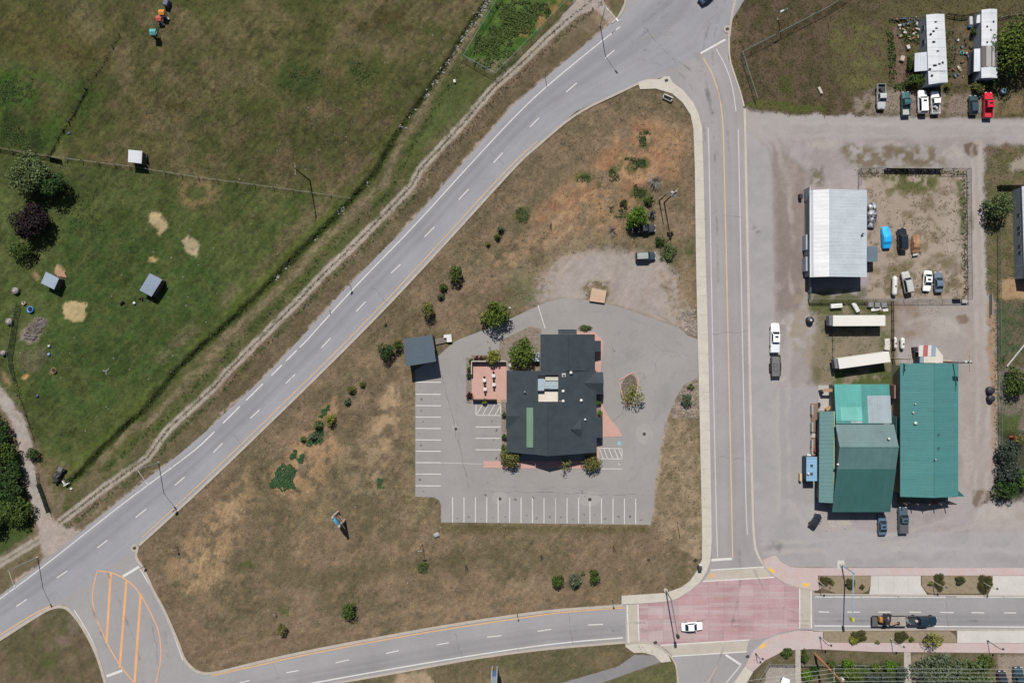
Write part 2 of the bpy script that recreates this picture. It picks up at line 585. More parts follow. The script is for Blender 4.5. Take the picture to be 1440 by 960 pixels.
FULL = [(-1e6, -1e6), (1e6, -1e6), (1e6, 1e6), (-1e6, 1e6)]
COL[:] = A(101, 91, 74)
for nn, lo, hi, c, o in ((n60, .5, .66, (86, 84, 60), .7), (n25, .52, .7, (122, 108, 88), .6), (n120, .5, .65, (104, 88, 72), .6), (n10, .58, .75, (80, 72, 58), .55)):
    a = (sst(lo, hi, nn) * o)[..., None]; COL[:] = COL * (1 - a) + np.array(A(*c), np.float32) * a
far = sst(0, 1, np.maximum(np.abs(GX) - 140, np.abs(GY) - 100) / 200)[..., None]
COL[:] = COL * (1 - far) + np.array(A(84, 84, 58), np.float32) * far

DITCH = [(720, -70), (685, 2), (652, 50), (632, 85), (602, 130), (577, 162), (552, 200), (529, 242), (490, 287), (455, 322), (405, 372), (367, 412), (330, 447), (295, 478), (250, 520), (200, 580), (170, 607), (135, 640), (113, 667), (93, 682)]
FIELD = [(-130, -90), (700, -90)] + DITCH + [(78, 700), (60, 650), (45, 610), (30, 570), (0, 520), (-130, 520)]
# north-west pasture
lay('poly', FIELD, (82, 80, 52), 4, c2=(98, 90, 66))
lay('poly', FIELD, (70, 74, 42), 4, .8, (n60, .45, .6))
lay('poly', FIELD, (98, 88, 64), 4, .4, (n25, .55, .7))
lay('poly', [(-130, 215), (70, 222), (280, 252), (495, 280), (400, 375), (295, 475), (110, 660), (60, 640), (30, 570), (-130, 480)], (67, 77, 42), 5, .92, c2=(76, 82, 48), mixn=n10)
lay('poly', [(90, 300), (280, 330), (330, 420), (240, 520), (120, 600), (40, 560), (50, 420)], (54, 72, 36), 18, .8, (n10, .36, .6))
lay('poly', [(-130, 60), (60, 90), (150, 130), (110, 190), (70, 218), (-130, 205)], (62, 80, 34), 16, .85, (n25, .3, .6))
lay('poly', [(-130, -20), (150, 30), (160, 100), (-130, 80)], (74, 74, 40), 16, .7)
lay('poly', [(0, 150), (62, 185), (68, 215), (0, 205)], (36, 52, 24), 10, .8, (n10, .3, .55))
lay('poly', [(0, 100), (60, 110), (50, 150), (0, 150)], (52, 82, 30), 10, .8, (n10, .3, .55))
lay('poly', [(380, 90), (450, 90), (450, 130), (390, 130)], (56, 72, 36), 12, .8, (n10, .3, .6))
lay('poly', [(490, 90), (540, 85), (540, 130), (490, 130)], (62, 72, 38), 12, .7, (n10, .3, .6))
lay('poly', [(280, 20), (470, 5), (480, 70), (300, 60)], (96, 92, 62), 20, .5, (n25, .35, .6))
lay('poly', [(90, 0), (120, 60), (150, 60), (140, 0)], (100, 92, 70), 12, .6)
lay('poly', [(120, 215), (200, 220), (190, 235), (125, 228)], (118, 98, 76), 6, .5)
lay('poly', [(300, 190), (470, 150), (560, 120), (540, 220), (480, 280), (420, 380), (370, 380), (400, 270)], (92, 80, 60), 22, .6, (n25, .35, .6))
lay('poly', [(200, 220), (330, 240), (480, 280), (390, 350), (290, 300)], (92, 88, 60), 20, .7, (n25, .4, .6))
for q in (blob(98, 70, 22), blob(30, 40, 30, 14), blob(250, 140, 30, 20), blob(540, 30, 40, 22)):
    lay('poly', q, (76, 66, 42), 14, .7, (n10, .35, .6))
# bright fringe on the field side of the ditch
fr = [(x - 10, y - 6) for x, y in DITCH[5:]]
lay('line', fr, (76, 88, 36), 5, .85, (n25, .3, .55), wid=2.5)
lay('line', [(x - 22, y - 16) for x, y in DITCH[3:15]], (110, 98, 80), 10, .6, (n25, .35, .6), wid=7)
# ditch, banks, tracks
lay('poly', DITCH + [(85, 735), (150, 683), (207, 643), (237, 602), (300, 545), (365, 479), (420, 422), (492, 350), (580, 260), (645, 180), (695, 122), (732, 90), (795, 30), (850, -70)], (74, 78, 46), 3, c2=(92, 86, 62))
lay('line', DITCH, (54, 66, 30), 3, .95, wid=3.6, c2=(70, 82, 38), mixn=n10, warp=False)
lay('line', DITCH[6:], (56, 68, 30), 4.5, .85, (n25, .2, .45), wid=5.5, c2=(46, 54, 28), mixn=n10)
lay('line', DITCH, (32, 35, 22), 2.4, .8, (n10, .40, .60), wid=1.8)
UT = [(725, -40), (695, 2), (665, 40), (645, 72), (617, 115), (585, 170), (560, 212), (540, 257), (505, 292), (470, 322), (440, 355), (420, 380), (380, 420), (350, 445), (317, 475), (292, 512), (257, 540), (210, 592), (180, 610), (140, 650)]
lay('line', UT, (122, 110, 88), 3, .8, (n10, .25, .5), wid=4.5, c2=(104, 96, 74), mixn=n10)
lay('line', [(x + 11, y + 9) for x, y in UT[4:]], (60, 74, 36), 5, .8, (n10, .38, .58), wid=5)
TW = [(-60, 835), (0, 792), (55, 758)]
TW2 = [(85, 733), (150, 683), (207, 643), (237, 602), (300, 545), (322, 520), (362, 480), (420, 422), (455, 385), (492, 350), (530, 312), (580, 260), (590, 239), (645, 180), (695, 122), (732, 90), (770, 52), (795, 30), (820, 10), (837, -4), (880, -60)]
for t in (TW, TW2):
    lay('line', t, (132, 124, 108), 3.0, .8, (n10, .3, .5), wid=5.0, c2=(116, 110, 90), mixn=n10)
    for d in (-3.3, 3.3): lay('line', off(t, d), (166, 158, 149), 1.5, .92, (n4, .12, .34), wid=2.3, c2=(148, 140, 128), mixn=n10, warp=False)
    lay('line', t, (90, 88, 66), 1.0, .7, (n10, .42, .58), wid=.9, warp=False)
lay('line', [(x + 10, y + 9) for x, y in TW2[:12]], (62, 72, 38), 4, .85, (n10, .4, .6), wid=4)
lay('line', off(TW2, -8)[1:16], (64, 74, 40), 3.5, .7, (n10, .36, .58), wid=3.5)
lay('line', [(x + 16, y + 14) for x, y in TW2[2:16]], (110, 102, 74), 2, .7, (n4, .45, .6), wid=1)
lay('poly', [(x + 12, y + 10) for x, y in TW2[1:18]] + HW_NW[4:16][::-1], (95, 86, 67), 3, .75, c2=(84, 78, 56))
# fenced grass by the pond, top
lay('poly', [(702, -20), (652, 82), (696, 106), (770, 31), (802, 0), (830, -30)], (56, 82, 32), 2, c2=(72, 92, 44), mixn=n10)
lay('poly', [(800, 5), (765, 32), (735, 60), (728, 50), (755, 20), (780, 0)], (134, 96, 68), 4, .7, (n10, .35, .55))
lay('poly', [(652, 82), (696, 106), (720, 82), (690, 85)], (112, 106, 88), 4, .7)
lay('poly', [(640, 90), (690, 110), (640, 165), (590, 215), (575, 230), (600, 160)], (66, 80, 40), 8, .8, (n25, .3, .55))
lay('poly', [(846, -60), (878, -60), (880, 0), (876, 17), (866, 26), (858, 15)], (92, 86, 62), 2)
lay('poly', [(812, -10), (846, -40), (850, 8), (866, 25), (858, 34), (838, 14), (815, 20), (795, 35), (790, 28)], (168, 158, 150), 3, .95)
# gravel drive, left
DR = [(-60, 470), (0, 555), (22, 585), (34, 620), (40, 650), (48, 690), (58, 730), (75, 765)]
lay('line', DR, (172, 165, 160), 2.2, .97, wid=8.5, c2=(158, 149, 142), mixn=n10)
lay('line', DR[1:], (128, 112, 92), 1.4, .5, (n10, .4, .6), wid=1.4)
lay('poly', [(52, 715), (68, 722), (84, 738), (113, 746), (90, 775), (58, 797), (58, 755)], (170, 160, 153), 3, .95, c2=(158, 147, 138))
lay('poly', [(0, 520), (10, 525), (14, 545), (0, 530)], (130, 108, 88), 3, .7)
lay('poly', [(-130, 580), (0, 580), (22, 640), (48, 750), (0, 780), (-130, 870)], (58, 72, 34), 3)
lay('poly', [(-130, 860), (0, 800), (58, 768), (62, 782), (0, 830), (-130, 920)], (96, 88, 66), 3)
# island bottom-left
ISL = [(-130, 985), (0, 897), (67, 853), (90, 850), (113, 873), (140, 927), (155, 1010), (-130, 1010)]
lay('poly', ISL, (94, 84, 66), 2, c2=(82, 78, 56))
lay('poly', blob(95, 885, 14, 24, .5), (112, 102, 92), 8, .6, (n10, .4, .6))
lay('poly', blob(66, 930, 12, 10), (66, 78, 38), 8, .6)
# straw and dirt spots in the paddock
for q, c in (([(210, 300), (222, 297), (235, 308), (236, 318), (224, 331), (218, 320), (208, 312)], (170, 148, 120)), (blob(214, 365, 5), (164, 140, 100)), ([(254, 338), (262, 331), (270, 334), (282, 342), (277, 360), (262, 352)], (164, 146, 124)),
             ([(91, 426), (105, 423), (121, 427), (120, 437), (122, 441), (117, 452), (105, 454), (92, 449), (90, 437)], (180, 156, 124)), (blob(35, 530, 5, 3.5), (176, 136, 100)), (blob(75, 521, 5), (130, 112, 84)), (blob(84, 381, 8, 6), (150, 128, 104)), (blob(52, 390, 4, 7), (128, 110, 86))):
    lay('poly', q, c, 1.6, .95, grain=.7)
ring = blob(277, 271, 21, 16)
lay('line', ring + ring[:1], (126, 108, 80), 5, .75, (n10, .3, .5), wid=5)
lay('poly', [(30, 470), (40, 455), (52, 445), (67, 447), (66, 456), (55, 470), (50, 480), (38, 483), (28, 478)], (132, 122, 116), 2.5, .9, c2=(110, 100, 92), mixn=n4)
lay('poly', [(25, 495), (60, 488), (75, 500), (55, 525), (28, 522)], (92, 88, 70), 7, .7)

# main triangle
TRI = [(196, 766), (280, 690), (388, 586), (496, 480), (580, 393), (720, 239), (760, 200), (810, 157), (870, 129), (900, 126), (945, 132), (971, 162), (977, 240), (981, 480), (987, 720), (987, 786), (970, 816), (936, 833), (874, 837),
       (870, 850), (770, 857), (670, 871), (580, 886), (430, 914), (300, 945), (267, 937), (240, 880), (213, 827), (192, 787)]
lay('poly', TRI, (112, 98, 79), 2, .9, c2=(97, 87, 68))
lay('poly', TRI, (84, 80, 58), 2, .55, (n60, .5, .66))
lay('poly', TRI, (124, 106, 84), 2, .5, (n10, .55, .7))
lay('poly', [(740, 310), (830, 230), (890, 165), (965, 170), (958, 250), (905, 262), (870, 330), (800, 345)], (142, 115, 86), 12, .9, (n25, .34, .54), c2=(132, 100, 76), mixn=n10)
lay('poly', [(745, 330), (800, 290), (880, 280), (870, 340), (800, 370), (720, 400), (700, 380)], (120, 110, 86), 12, .7, (n10, .4, .6))
lay('poly', [(930, 150), (975, 180), (975, 240), (935, 240)], (126, 108, 86), 10, .6, (n10, .4, .6))
for q in (blob(908, 198, 10, 14), blob(735, 303, 12, 14), blob(820, 250, 12, 9), blob(865, 245, 12, 14), blob(845, 262, 8), blob(840, 310, 16, 8), blob(870, 300, 14, 8), blob(890, 230, 22, 14), blob(935, 360, 12, 20), blob(900, 275, 14, 10), blob(970, 350, 6, 20)):
    lay('poly', q, (58, 72, 34), 5, .85, (n10, .36, .56))
cr = blob(900, 237, 24, 18)
lay('line', cr + cr[:1], (150, 120, 92), 3, .85, wid=3)
lay('line', [(925, 175), (930, 200), (927, 240), (922, 260)], (146, 112, 84), 2.5, .7, wid=1.5); lay('line', [(935, 180), (938, 215), (934, 245)], (146, 112, 84), 2.5, .7, wid=1.5)
lay('poly', [(755, 395), (790, 365), (850, 350), (930, 360), (955, 390), (968, 440), (957, 462), (910, 446), (870, 432), (827, 424), (770, 426), (745, 430)], (162, 153, 147), 11, .95, c2=(146, 137, 129), grain=.5)
lay('poly', [(735, 390), (775, 372), (800, 380), (770, 420), (740, 428)], (118, 106, 86), 7, .7, (n4, .34, .58))
lay('poly', [(925, 380), (968, 390), (972, 450), (955, 455), (935, 420)], (116, 104, 84), 8, .75, (n4, .32, .56))
lay('poly', [(780, 400), (800, 372), (850, 362), (860, 385), (820, 400), (790, 425)], (170, 162, 155), 8, .6)
lay('poly', [(815, 405), (830, 393), (855, 395), (858, 425), (825, 422)], (92, 84, 58), 4, .85, (n4, .3, .55))
lay('poly', [(720, 380), (760, 400), (750, 435), (710, 440)], (98, 100, 72), 9, .7, (n10, .35, .6))
# tan bare ground and dry runs west of the lot
lay('poly', [(300, 700), (345, 660), (360, 700), (340, 740), (330, 790), (290, 830), (240, 830), (230, 790), (270, 745)], (146, 124, 96), 10, .85, (n10, .33, .54), c2=(132, 113, 86), mixn=n10)
lay('poly', [(375, 670), (400, 640), (440, 590), (468, 558), (480, 570), (455, 600), (480, 630), (440, 700), (390, 700)], (146, 120, 90), 8, .85, (n10, .32, .54))
lay('poly', [(520, 600), (545, 540), (570, 545), (560, 600), (540, 660), (530, 670), (515, 640)], (150, 130, 102), 9, .85, (n10, .33, .55))
lay('poly', [(420, 690), (470, 640), (520, 640), (540, 690), (500, 740), (430, 740)], (116, 104, 78), 14, .6, (n10, .4, .6))
lay('poly', [(565, 540), (584, 540), (584, 700), (620, 740), (600, 745), (570, 700)], (118, 108, 82), 5, .7, (n4, .35, .6))
lay('poly', [(380, 810), (520, 790), (720, 770), (700, 790), (520, 812), (390, 828)], (82, 76, 54), 12, .6)
for q in (blob(596, 797, 9), blob(535, 677, 6, 9), blob(350, 795, 12, 8), blob(400, 860, 9), blob(502, 838, 4), blob(615, 700, 10, 5), blob(600, 670, 10)):
    lay('poly', q, (64, 78, 36), 4, .8, (n4, .3, .55))
lay('poly', [(560, 690), (600, 690), (610, 740), (570, 740)], (122, 112, 84), 6, .6, (n4, .35, .6))
lay('poly', [(620, 737), (915, 740), (915, 750), (620, 746)], (88, 84, 56), 3, .8)
lay('poly', [(560, 840), (720, 830), (860, 815), (870, 846), (700, 862), (560, 884)], (120, 102, 80), 9, .6, (n10, .35, .6))
lay('poly', blob(735, 822, 22, 9), (140, 124, 102), 8, .6)
lay('poly', [(200, 800), (240, 860), (262, 920), (300, 930), (480, 900), (480, 880), (300, 900), (250, 840)], (108, 92, 74), 10, .6)
# mower passes and old wheel lines in the dry grass
for d, c, o in ((-11, (128, 112, 92), .5), (-19, (100, 90, 70), .45), (-27, (130, 114, 92), .45), (-36, (98, 90, 66), .4), (-46, (124, 108, 88), .35)):
    lay('line', off(EW_N[1:-2], d), c, 3, o, (n25, .3, .55), wid=2.2)
for d, c, o in ((9, (104, 92, 74), .5), (17, (96, 84, 66), .5), (26, (112, 98, 80), .4)):
    lay('line', off(HW_SE[5:12], d), c, 3.5, o, (n25, .28, .5), wid=3)
for k in range(5):
    lay('line', [(330 - k * 9, 700 + k * 6), (300 - k * 6, 760), (262 + k * 7, 836 - k * 3)], (158, 134, 102), 1.2, .6, (n10, .36, .55), wid=.8, warp=False)
    lay('line', [(288 + k * 7, 778 - k * 2), (276 + k * 9, 826)], (160, 136, 102), 1.0, .6, (n4, .3, .55), wid=.7, warp=False)
lay('poly', [(680, 350), (740, 330), (790, 300), (850, 285), (880, 300), (830, 320), (760, 350), (700, 385)], (140, 116, 92), 8, .6, (n10, .34, .56))
lay('poly', [(470, 640), (520, 610), (560, 600), (580, 640), (560, 690), (500, 700)], (130, 116, 92), 14, .5, (n10, .38, .58))
# strip between the lot and the street
lay('poly', [(962, 541), (981, 531), (984, 590), (987, 730), (985, 786), (930, 760), (918, 723), (924, 660), (936, 597), (950, 560)], (116, 104, 82), 2, .9, c2=(132, 118, 96), mixn=n10)
lay('line', [(915, 735), (920, 690), (927, 640), (936, 597)], (158, 148, 134), 3, .7, wid=3)
lay('poly', [(957, 437), (978, 435), (981, 476), (966, 472), (956, 460)], (150, 140, 130), 2, .9, c2=(120, 112, 102), mixn=n4)
lay('poly', [(981, 531), (982, 590), (948, 588), (943, 575), (955, 552), (968, 540)], (142, 132, 122), 2, .9, c2=(108, 100, 90), mixn=n4)
lay('poly', [(960, 365), (977, 360), (979, 420), (955, 430)], (124, 108, 88), 6, .6)
# flower beds around the restaurant
lay('poly', [(700, 470), (745, 458), (762, 462), (762, 520), (712, 520), (700, 510)], (150, 136, 124), 2, .95, c2=(120, 104, 88), mixn=n4, warp=False)
# south of the lower road
lay('poly', [(440, 968), (482, 960), (580, 943), (670, 926), (770, 913), (879, 905), (895, 922), (870, 938), (785, 960), (700, 1010), (400, 1010)], (96, 88, 66), 2, .9, c2=(84, 82, 58))
lay('poly', [(560, 946), (600, 942), (608, 960), (600, 1010), (540, 1010)], (150, 132, 110), 3, .95)
lay('poly', [(845, 964), (895, 943), (946, 928), (953, 940), (953, 1010), (800, 1010)], (86, 88, 58), 2, .9)
# ---- east side: gravel lots
EAST = [(1049, 160), (1130, 162), (1560, 170), (1560, 800), (1112, 797), (1090, 783), (1062, 775), (1052, 480)]
lay('poly', EAST, (169, 162, 161), 3, c2=(159, 151, 149), grain=.45)
lay('poly', [(1060, 157), (1090, 160), (1560, 172), (1560, 196), (1300, 193), (1090, 196), (1046, 200), (1046, 150)], (172, 167, 164), 4, .95, grain=.35)
lay('line', [(1046, 178), (1200, 180), (1440, 182), (1560, 184)], (160, 154, 150), 4, .5, (n25, .4, .6), wid=5)
lay('poly', [(1049, 180), (1072, 205), (1086, 203), (1088, 360), (1090, 480), (1096, 545), (1148, 545), (1150, 700), (1150, 735), (1230, 748), (1560, 748), (1560, 800), (1112, 797), (1098, 789), (1088, 780), (1062, 775), (1052, 480)], (172, 168, 168), 1.5, .95, c2=(166, 162, 163), grain=.25, warp=False)
lay('poly', [(1096, 546), (1147, 546), (1149, 708), (1096, 700)], (164, 160, 160), 2, .9, grain=.3, warp=False)
lay('line', [(1093, 545), (1094, 620), (1096, 720)], (182, 176, 170), 1.5, .8, wid=1.2)
lay('poly', [(1088, 205), (1136, 240), (1136, 400), (1120, 440), (1092, 440)], (138, 126, 121), 6, .95, c2=(147, 135, 129), grain=.4)
lay('poly', [(1115, 405), (1138, 385), (1140, 440), (1170, 520), (1148, 540), (1110, 480)], (158, 146, 130), 8, .8, (n10, .34, .56))
lay('poly', [(1180, 205), (1320, 205), (1330, 232), (1210, 238), (1190, 225)], (110, 98, 70), 8, .8, (n10, .34, .56))
lay('poly', [(1140, 240), (1160, 235), (1160, 262), (1140, 262)], (92, 86, 58), 6, .7, (n4, .35, .55))
lay('poly', [(1150, 412), (1138, 540), (1262, 545), (1262, 425)], (128, 118, 92), 6, .85, c2=(104, 100, 70), mixn=n10)
lay('poly', [(1170, 520), (1262, 512), (1264, 545), (1255, 560), (1170, 538)], (80, 92, 50), 5, .9, (n10, .28, .5))
lay('poly', [(1140, 424), (1252, 424), (1252, 442), (1140, 444)], (86, 96, 56), 5, .8, (n10, .3, .54)); lay('poly', [(1225, 462), (1254, 462), (1256, 482), (1230, 490)], (88, 96, 56), 5, .8, (n10, .3, .54))
lay('poly', [(1170, 462), (1240, 462), (1240, 492), (1170, 500)], (140, 130, 112), 5, .8, (n4, .35, .6))
lay('poly', [(1138, 408), (1216, 405), (1216, 440), (1138, 440)], (92, 96, 60), 5, .8, (n10, .3, .55))
YARD = [(1208, 240), (1359, 240), (1361, 420), (1215, 420), (1222, 390), (1220, 267)]
lay('poly', YARD, (168, 153, 138), 2, .95, c2=(156, 142, 127), mixn=n10)
lay('poly', YARD, (122, 108, 84), 2, .7, (n10, .52, .68))
lay('poly', [(1236, 244), (1322, 244), (1315, 272), (1250, 268)], (92, 98, 54), 6, .9, (n10, .28, .5))
lay('poly', [(1346, 245), (1359, 245), (1360, 332), (1349, 332)], (88, 96, 54), 3, .95, (n10, .25, .45))
lay('poly', [(1335, 260), (1350, 330), (1355, 380), (1330, 400), (1330, 300)], (172, 164, 152), 9, .7)
lay('poly', [(1245, 375), (1345, 360), (1345, 412), (1240, 416)], (112, 104, 76), 8, .75, (n10, .3, .56))
lay('poly', [(1255, 422), (1330, 422), (1310, 470), (1255, 480)], (140, 122, 106), 6, .8, c2=(158, 146, 138), mixn=n10)
lay('poly', [(1290, 424), (1380, 424), (1386, 500), (1330, 510), (1300, 480)], (166, 158, 152), 8, .8)
lay('poly', [(1350, 215), (1366, 230), (1361, 420), (1390, 520), (1397, 700), (1384, 700), (1352, 690), (1350, 520), (1362, 430)], (168, 157, 148), 5, .6)
lay('line', [(1376, 205), (1374, 300), (1378, 420), (1382, 480)], (172, 162, 154), 4, .8, wid=9)
lay('poly', [(1388, 205), (1440, 205), (1560, 205), (1560, 430), (1402, 425), (1386, 410), (1384, 300)], (94, 92, 58), 4, .95, c2=(112, 102, 74), mixn=n10)
lay('poly', [(1402, 422), (1560, 422), (1560, 500), (1402, 520)], (66, 80, 42), 4, .9, c2=(96, 88, 66), mixn=n10)
lay('poly', [(1403, 500), (1560, 500), (1560, 600), (1403, 610)], (112, 100, 82), 6, .8, c2=(90, 90, 60), mixn=n10)
lay('poly', [(1403, 580), (1435, 584), (1430, 615), (1405, 615)], (74, 92, 42), 5, .8)
lay('poly', [(1403, 605), (1560, 605), (1560, 712), (1403, 706)], (56, 60, 38), 5, .9)
lay('poly', [(1408, 392), (1560, 392), (1560, 420), (1408, 420)], (172, 144, 112), 3, .9)
lay('poly', [(1388, 425), (1401, 425), (1401, 560), (1396, 660), (1392, 560)], (162, 132, 100), 4, .8)
for q, c in (([(1355, 201), (1364, 199), (1380, 203), (1380, 212), (1368, 222), (1356, 214)], (108, 92, 78)), (blob(1393, 212, 8, 6), (112, 98, 86)), (blob(1414, 206, 6, 4), (112, 96, 82)), ([(1367, 690), (1385, 688), (1398, 692), (1397, 702), (1385, 710), (1375, 716), (1367, 708)], (118, 104, 90)), (blob(1355, 448, 8, 6), (126, 112, 98)), (blob(1413, 733, 5, 8), (120, 112, 106)), (blob(1366, 310, 4, 14), (122, 114, 106)), (blob(1436, 725, 7, 8), (122, 108, 96))):
    lay('poly', q, c, 1.5, .9, grain=.3)
lay('poly', [(1366, 720), (1440, 700), (1560, 710), (1560, 745), (1380, 745)], (178, 170, 164), 8, .8)
lay('poly', [(1150, 720), (1190, 716), (1195, 745), (1150, 748)], (172, 164, 154), 6, .7, (n4, .35, .55))
lay('poly', [(1440, 215), (1420, 230), (1425, 240), (1450, 235)], (176, 166, 154), 4, .7)
lay('poly', [(1052, 735), (1075, 765), (1092, 781), (1088, 792), (1070, 792), (1056, 770)], (166, 160, 160), 2, .95, grain=.3, warp=False)
lay('line', HW_NW[1:-2], (166, 150, 141), 1.6, .85, (n4, .3, .5), wid=2.2)
# wheel tracks and stains on the lots
EG = 1.2
for pl, c, wd, o in (([(1049, 178), (1090, 200), (1112, 260), (1114, 420), (1106, 560), (1110, 700), (1140, 752)], (184, 177, 172), 3, .5), ([(1049, 186), (1078, 205), (1098, 262), (1100, 420), (1098, 520)], (140, 130, 125), 2, .35),
        ([(1380, 205), (1379, 300), (1384, 420), (1388, 560), (1388, 690), (1370, 740), (1250, 765), (1120, 775), (1075, 778)], (186, 179, 174), 3, .5), ([(1368, 205), (1368, 300), (1373, 420), (1374, 560), (1372, 690), (1350, 728), (1240, 752), (1110, 762), (1072, 766)], (188, 182, 177), 2.5, .45),
        ([(1360, 470), (1330, 450), (1300, 445), (1275, 455)], (180, 172, 166), 3, .5), ([(1160, 790), (1300, 785), (1440, 788)], (160, 155, 154), 4, .5), ([(1160, 775), (1300, 770), (1440, 774)], (188, 183, 181), 3, .4),
        ([(800, 418), (790, 396), (806, 378), (850, 372), (900, 384), (930, 410), (945, 450)], (176, 166, 158), 2, .6), ([(812, 416), (803, 400), (818, 386), (850, 381), (892, 394), (920, 420), (932, 448)], (150, 138, 128), 1.6, .5), ([(780, 410), (782, 388), (800, 370), (850, 362), (908, 374), (944, 404)], (180, 171, 164), 1.8, .5),
        ([(1090, 188), (1200, 186), (1440, 190)], (150, 145, 143), 1.6, .4), ([(1060, 172), (1200, 174), (1440, 177)], (184, 180, 177), 2, .4)):
    lay('line', pl, c, 2.2, o, (n25, .3, .55), wid=wd, warp=True)
for q, c, o in ((blob(1090, 768, 12, 7), (132, 130, 128), .5), (blob(1097, 772, 5, 4), (110, 110, 108), .5), (blob(1104, 451, 6, 4), (196, 190, 184), .6), (blob(1109, 462, 3, 4), (198, 192, 186), .6), (blob(1100, 532, 7, 3), (194, 188, 182), .6), (blob(1120, 480, 9, 6), (184, 176, 168), .5), (blob(1290, 770, 40, 8), (186, 181, 178), .4), (blob(1400, 720, 24, 12), (190, 182, 175), .5), (blob(1360, 640, 8, 40), (186, 177, 170), .5), (blob(1110, 250, 14, 26), (160, 150, 144), .6), (blob(1112, 340, 10, 30), (140, 128, 122), .5), (blob(1330, 460, 22, 16), (182, 175, 168), .5),
        (blob(1160, 205, 26, 6), (184, 176, 170), .6), (blob(1250, 202, 20, 4), (186, 178, 172), .5), (blob(1340, 215, 14, 10), (184, 176, 168), .6), (blob(1180, 735, 20, 6), (188, 182, 175), .6), (blob(1062, 320, 3, 2), (96, 84, 82), .6), (blob(1066, 327, 3, 2), (96, 84, 82), .6), (blob(1094, 403, 4, 4), (194, 190, 184), .6), (blob(1094, 403, 1.6), (90, 86, 84), .7), (blob(1345, 380, 10, 8), (120, 106, 92), .6)):
    lay('poly', q, c, 3, o, (n4, .25, .5))
# north-east field and trailer plots
NEF = [(1047, -60), (1035, 15), (1027, 32), (1024, 82), (1040, 130), (1047, 148), (1085, 158), (1160, 160), (1280, 163), (1560, 168), (1560, -90)]
lay('poly', NEF, (100, 87, 70), 2, c2=(84, 77, 54), mixn=n10)
lay('poly', [(1180, 20), (1560, -90), (1560, 165), (1200, 160), (1170, 90)], (94, 90, 60), 14, .8, (n25, .3, .6))
lay('poly', [(1160, 40), (1235, 25), (1245, 130), (1185, 120)], (110, 108, 68), 10, .7, (n10, .42, .62))
lay('poly', [(1250, 40), (1262, 40), (1280, 110), (1278, 118), (1252, 114), (1254, 80)], (118, 98, 84), 3, .95)
lay('poly', [(1200, 138), (1235, 125), (1330, 130), (1330, 162), (1200, 160)], (150, 138, 126), 6, .8, (n10, .3, .5))
lay('poly', [(1280, 128), (1322, 128), (1322, 162), (1280, 162)], (142, 126, 116), 4, .8)
lay('poly', [(1335, 135), (1378, 132), (1400, 138), (1400, 164), (1330, 162)], (146, 132, 120), 5, .85)
lay('poly', [(1400, 135), (1440, 130), (1440, 158), (1400, 162)], (136, 118, 90), 5, .8, (n10, .35, .55))
lay('poly', [(1333, 40), (1372, 30), (1372, 115), (1335, 118)], (96, 88, 64), 5, .8, c2=(116, 102, 86), mixn=n10)
lay('poly', [(1040, 150), (1100, 155), (1160, 158), (1160, 150), (1070, 140)], (88, 96, 46), 3, .8)
lay('poly', [(1028, 40), (1036, 90), (1050, 140), (1044, 145), (1030, 105)], (84, 80, 54), 3, .8)
lay('poly', blob(1105, 120, 12, 14), (76, 84, 42), 6, .6)
# bottom right yards
lay('poly', [(1060, 945), (1102, 915), (1560, 916), (1560, 1010), (1050, 1010)], (112, 102, 80), 2, .95, c2=(96, 92, 66), mixn=n10)
lay('poly', [(1078, 934), (1118, 933), (1118, 1010), (1062, 1010)], (166, 160, 152), 2, .95)
lay('poly', [(1165, 930), (1270, 932), (1268, 1010), (1160, 1010)], (66, 84, 46), 3, .9, c2=(54, 66, 38), mixn=n10)
lay('poly', [(1403, 920), (1440, 918), (1560, 920), (1560, 1010), (1400, 1010)], (158, 144, 132), 3, .9)
lay('poly', [(1282, 918), (1300, 918), (1300, 1010), (1282, 1010)], (142, 128, 112), 2, .9)

# sun-bleached tone and fine mottling of the open grass land
veg = sst(.62, .3, COL.sum(-1)) * sst(1046, 1036, QX)
past = sst(-6, 6, inside_dist(QX, QY, FIELD)) * sst(-200, -100, QX)
COL *= (1 + (.36 - .26 * past) * veg)[..., None]
grey = COL.mean(-1, keepdims=True)
COL += (grey - COL) * (.03 * veg * (1 - past))[..., None]
COL *= 1 + veg[..., None] * np.array([.04, .02, .02], np.float32)
soft_ = sst(.75, .35, COL.sum(-1)) * (1 - .65 * sst(1040, 1048, QX)) * (.62 + .38 * past)
ca, sa = math.cos(.85), math.sin(.85)
xa, ya = QX * ca - QY * sa, QX * sa + QY * ca
st1 = fbm(xa / 5, ya, 4.5, 61, 3); st2 = fbm(QX, QY, 3.2, 62, 2); g1 = fbm(QX, QY, 15, 63, 4); g2 = fbm(QX, QY, 42, 64, 4)
t = (sst(.47, .66, g1) * .55 * soft_)[..., None]
pz = past[..., None]
COL = COL * (1 - t) + COL * (np.array([.80, .90, .72], np.float32) * pz + np.array([.84, .86, .80], np.float32) * (1 - pz)) * t
t = (sst(.52, .36, g1) * .5 * soft_)[..., None]
COL = COL * (1 - t) + COL * np.array([1.18, 1.13, 1.12], np.float32) * t
COL *= (1 + soft_ * (.60 * (st1 - .5) + .85 * (st2 - .5) + .45 * (g2 - .5)))[..., None]
COL *= 1 + past[..., None] * (np.array([.04, .10, .02], np.float32) * sst(235, 300, QY)[..., None] + np.array([-.05, -.02, -.07], np.float32) * sst(300, 235, QY)[..., None])
COL = np.clip(COL, .004, .9).astype(np.float32)

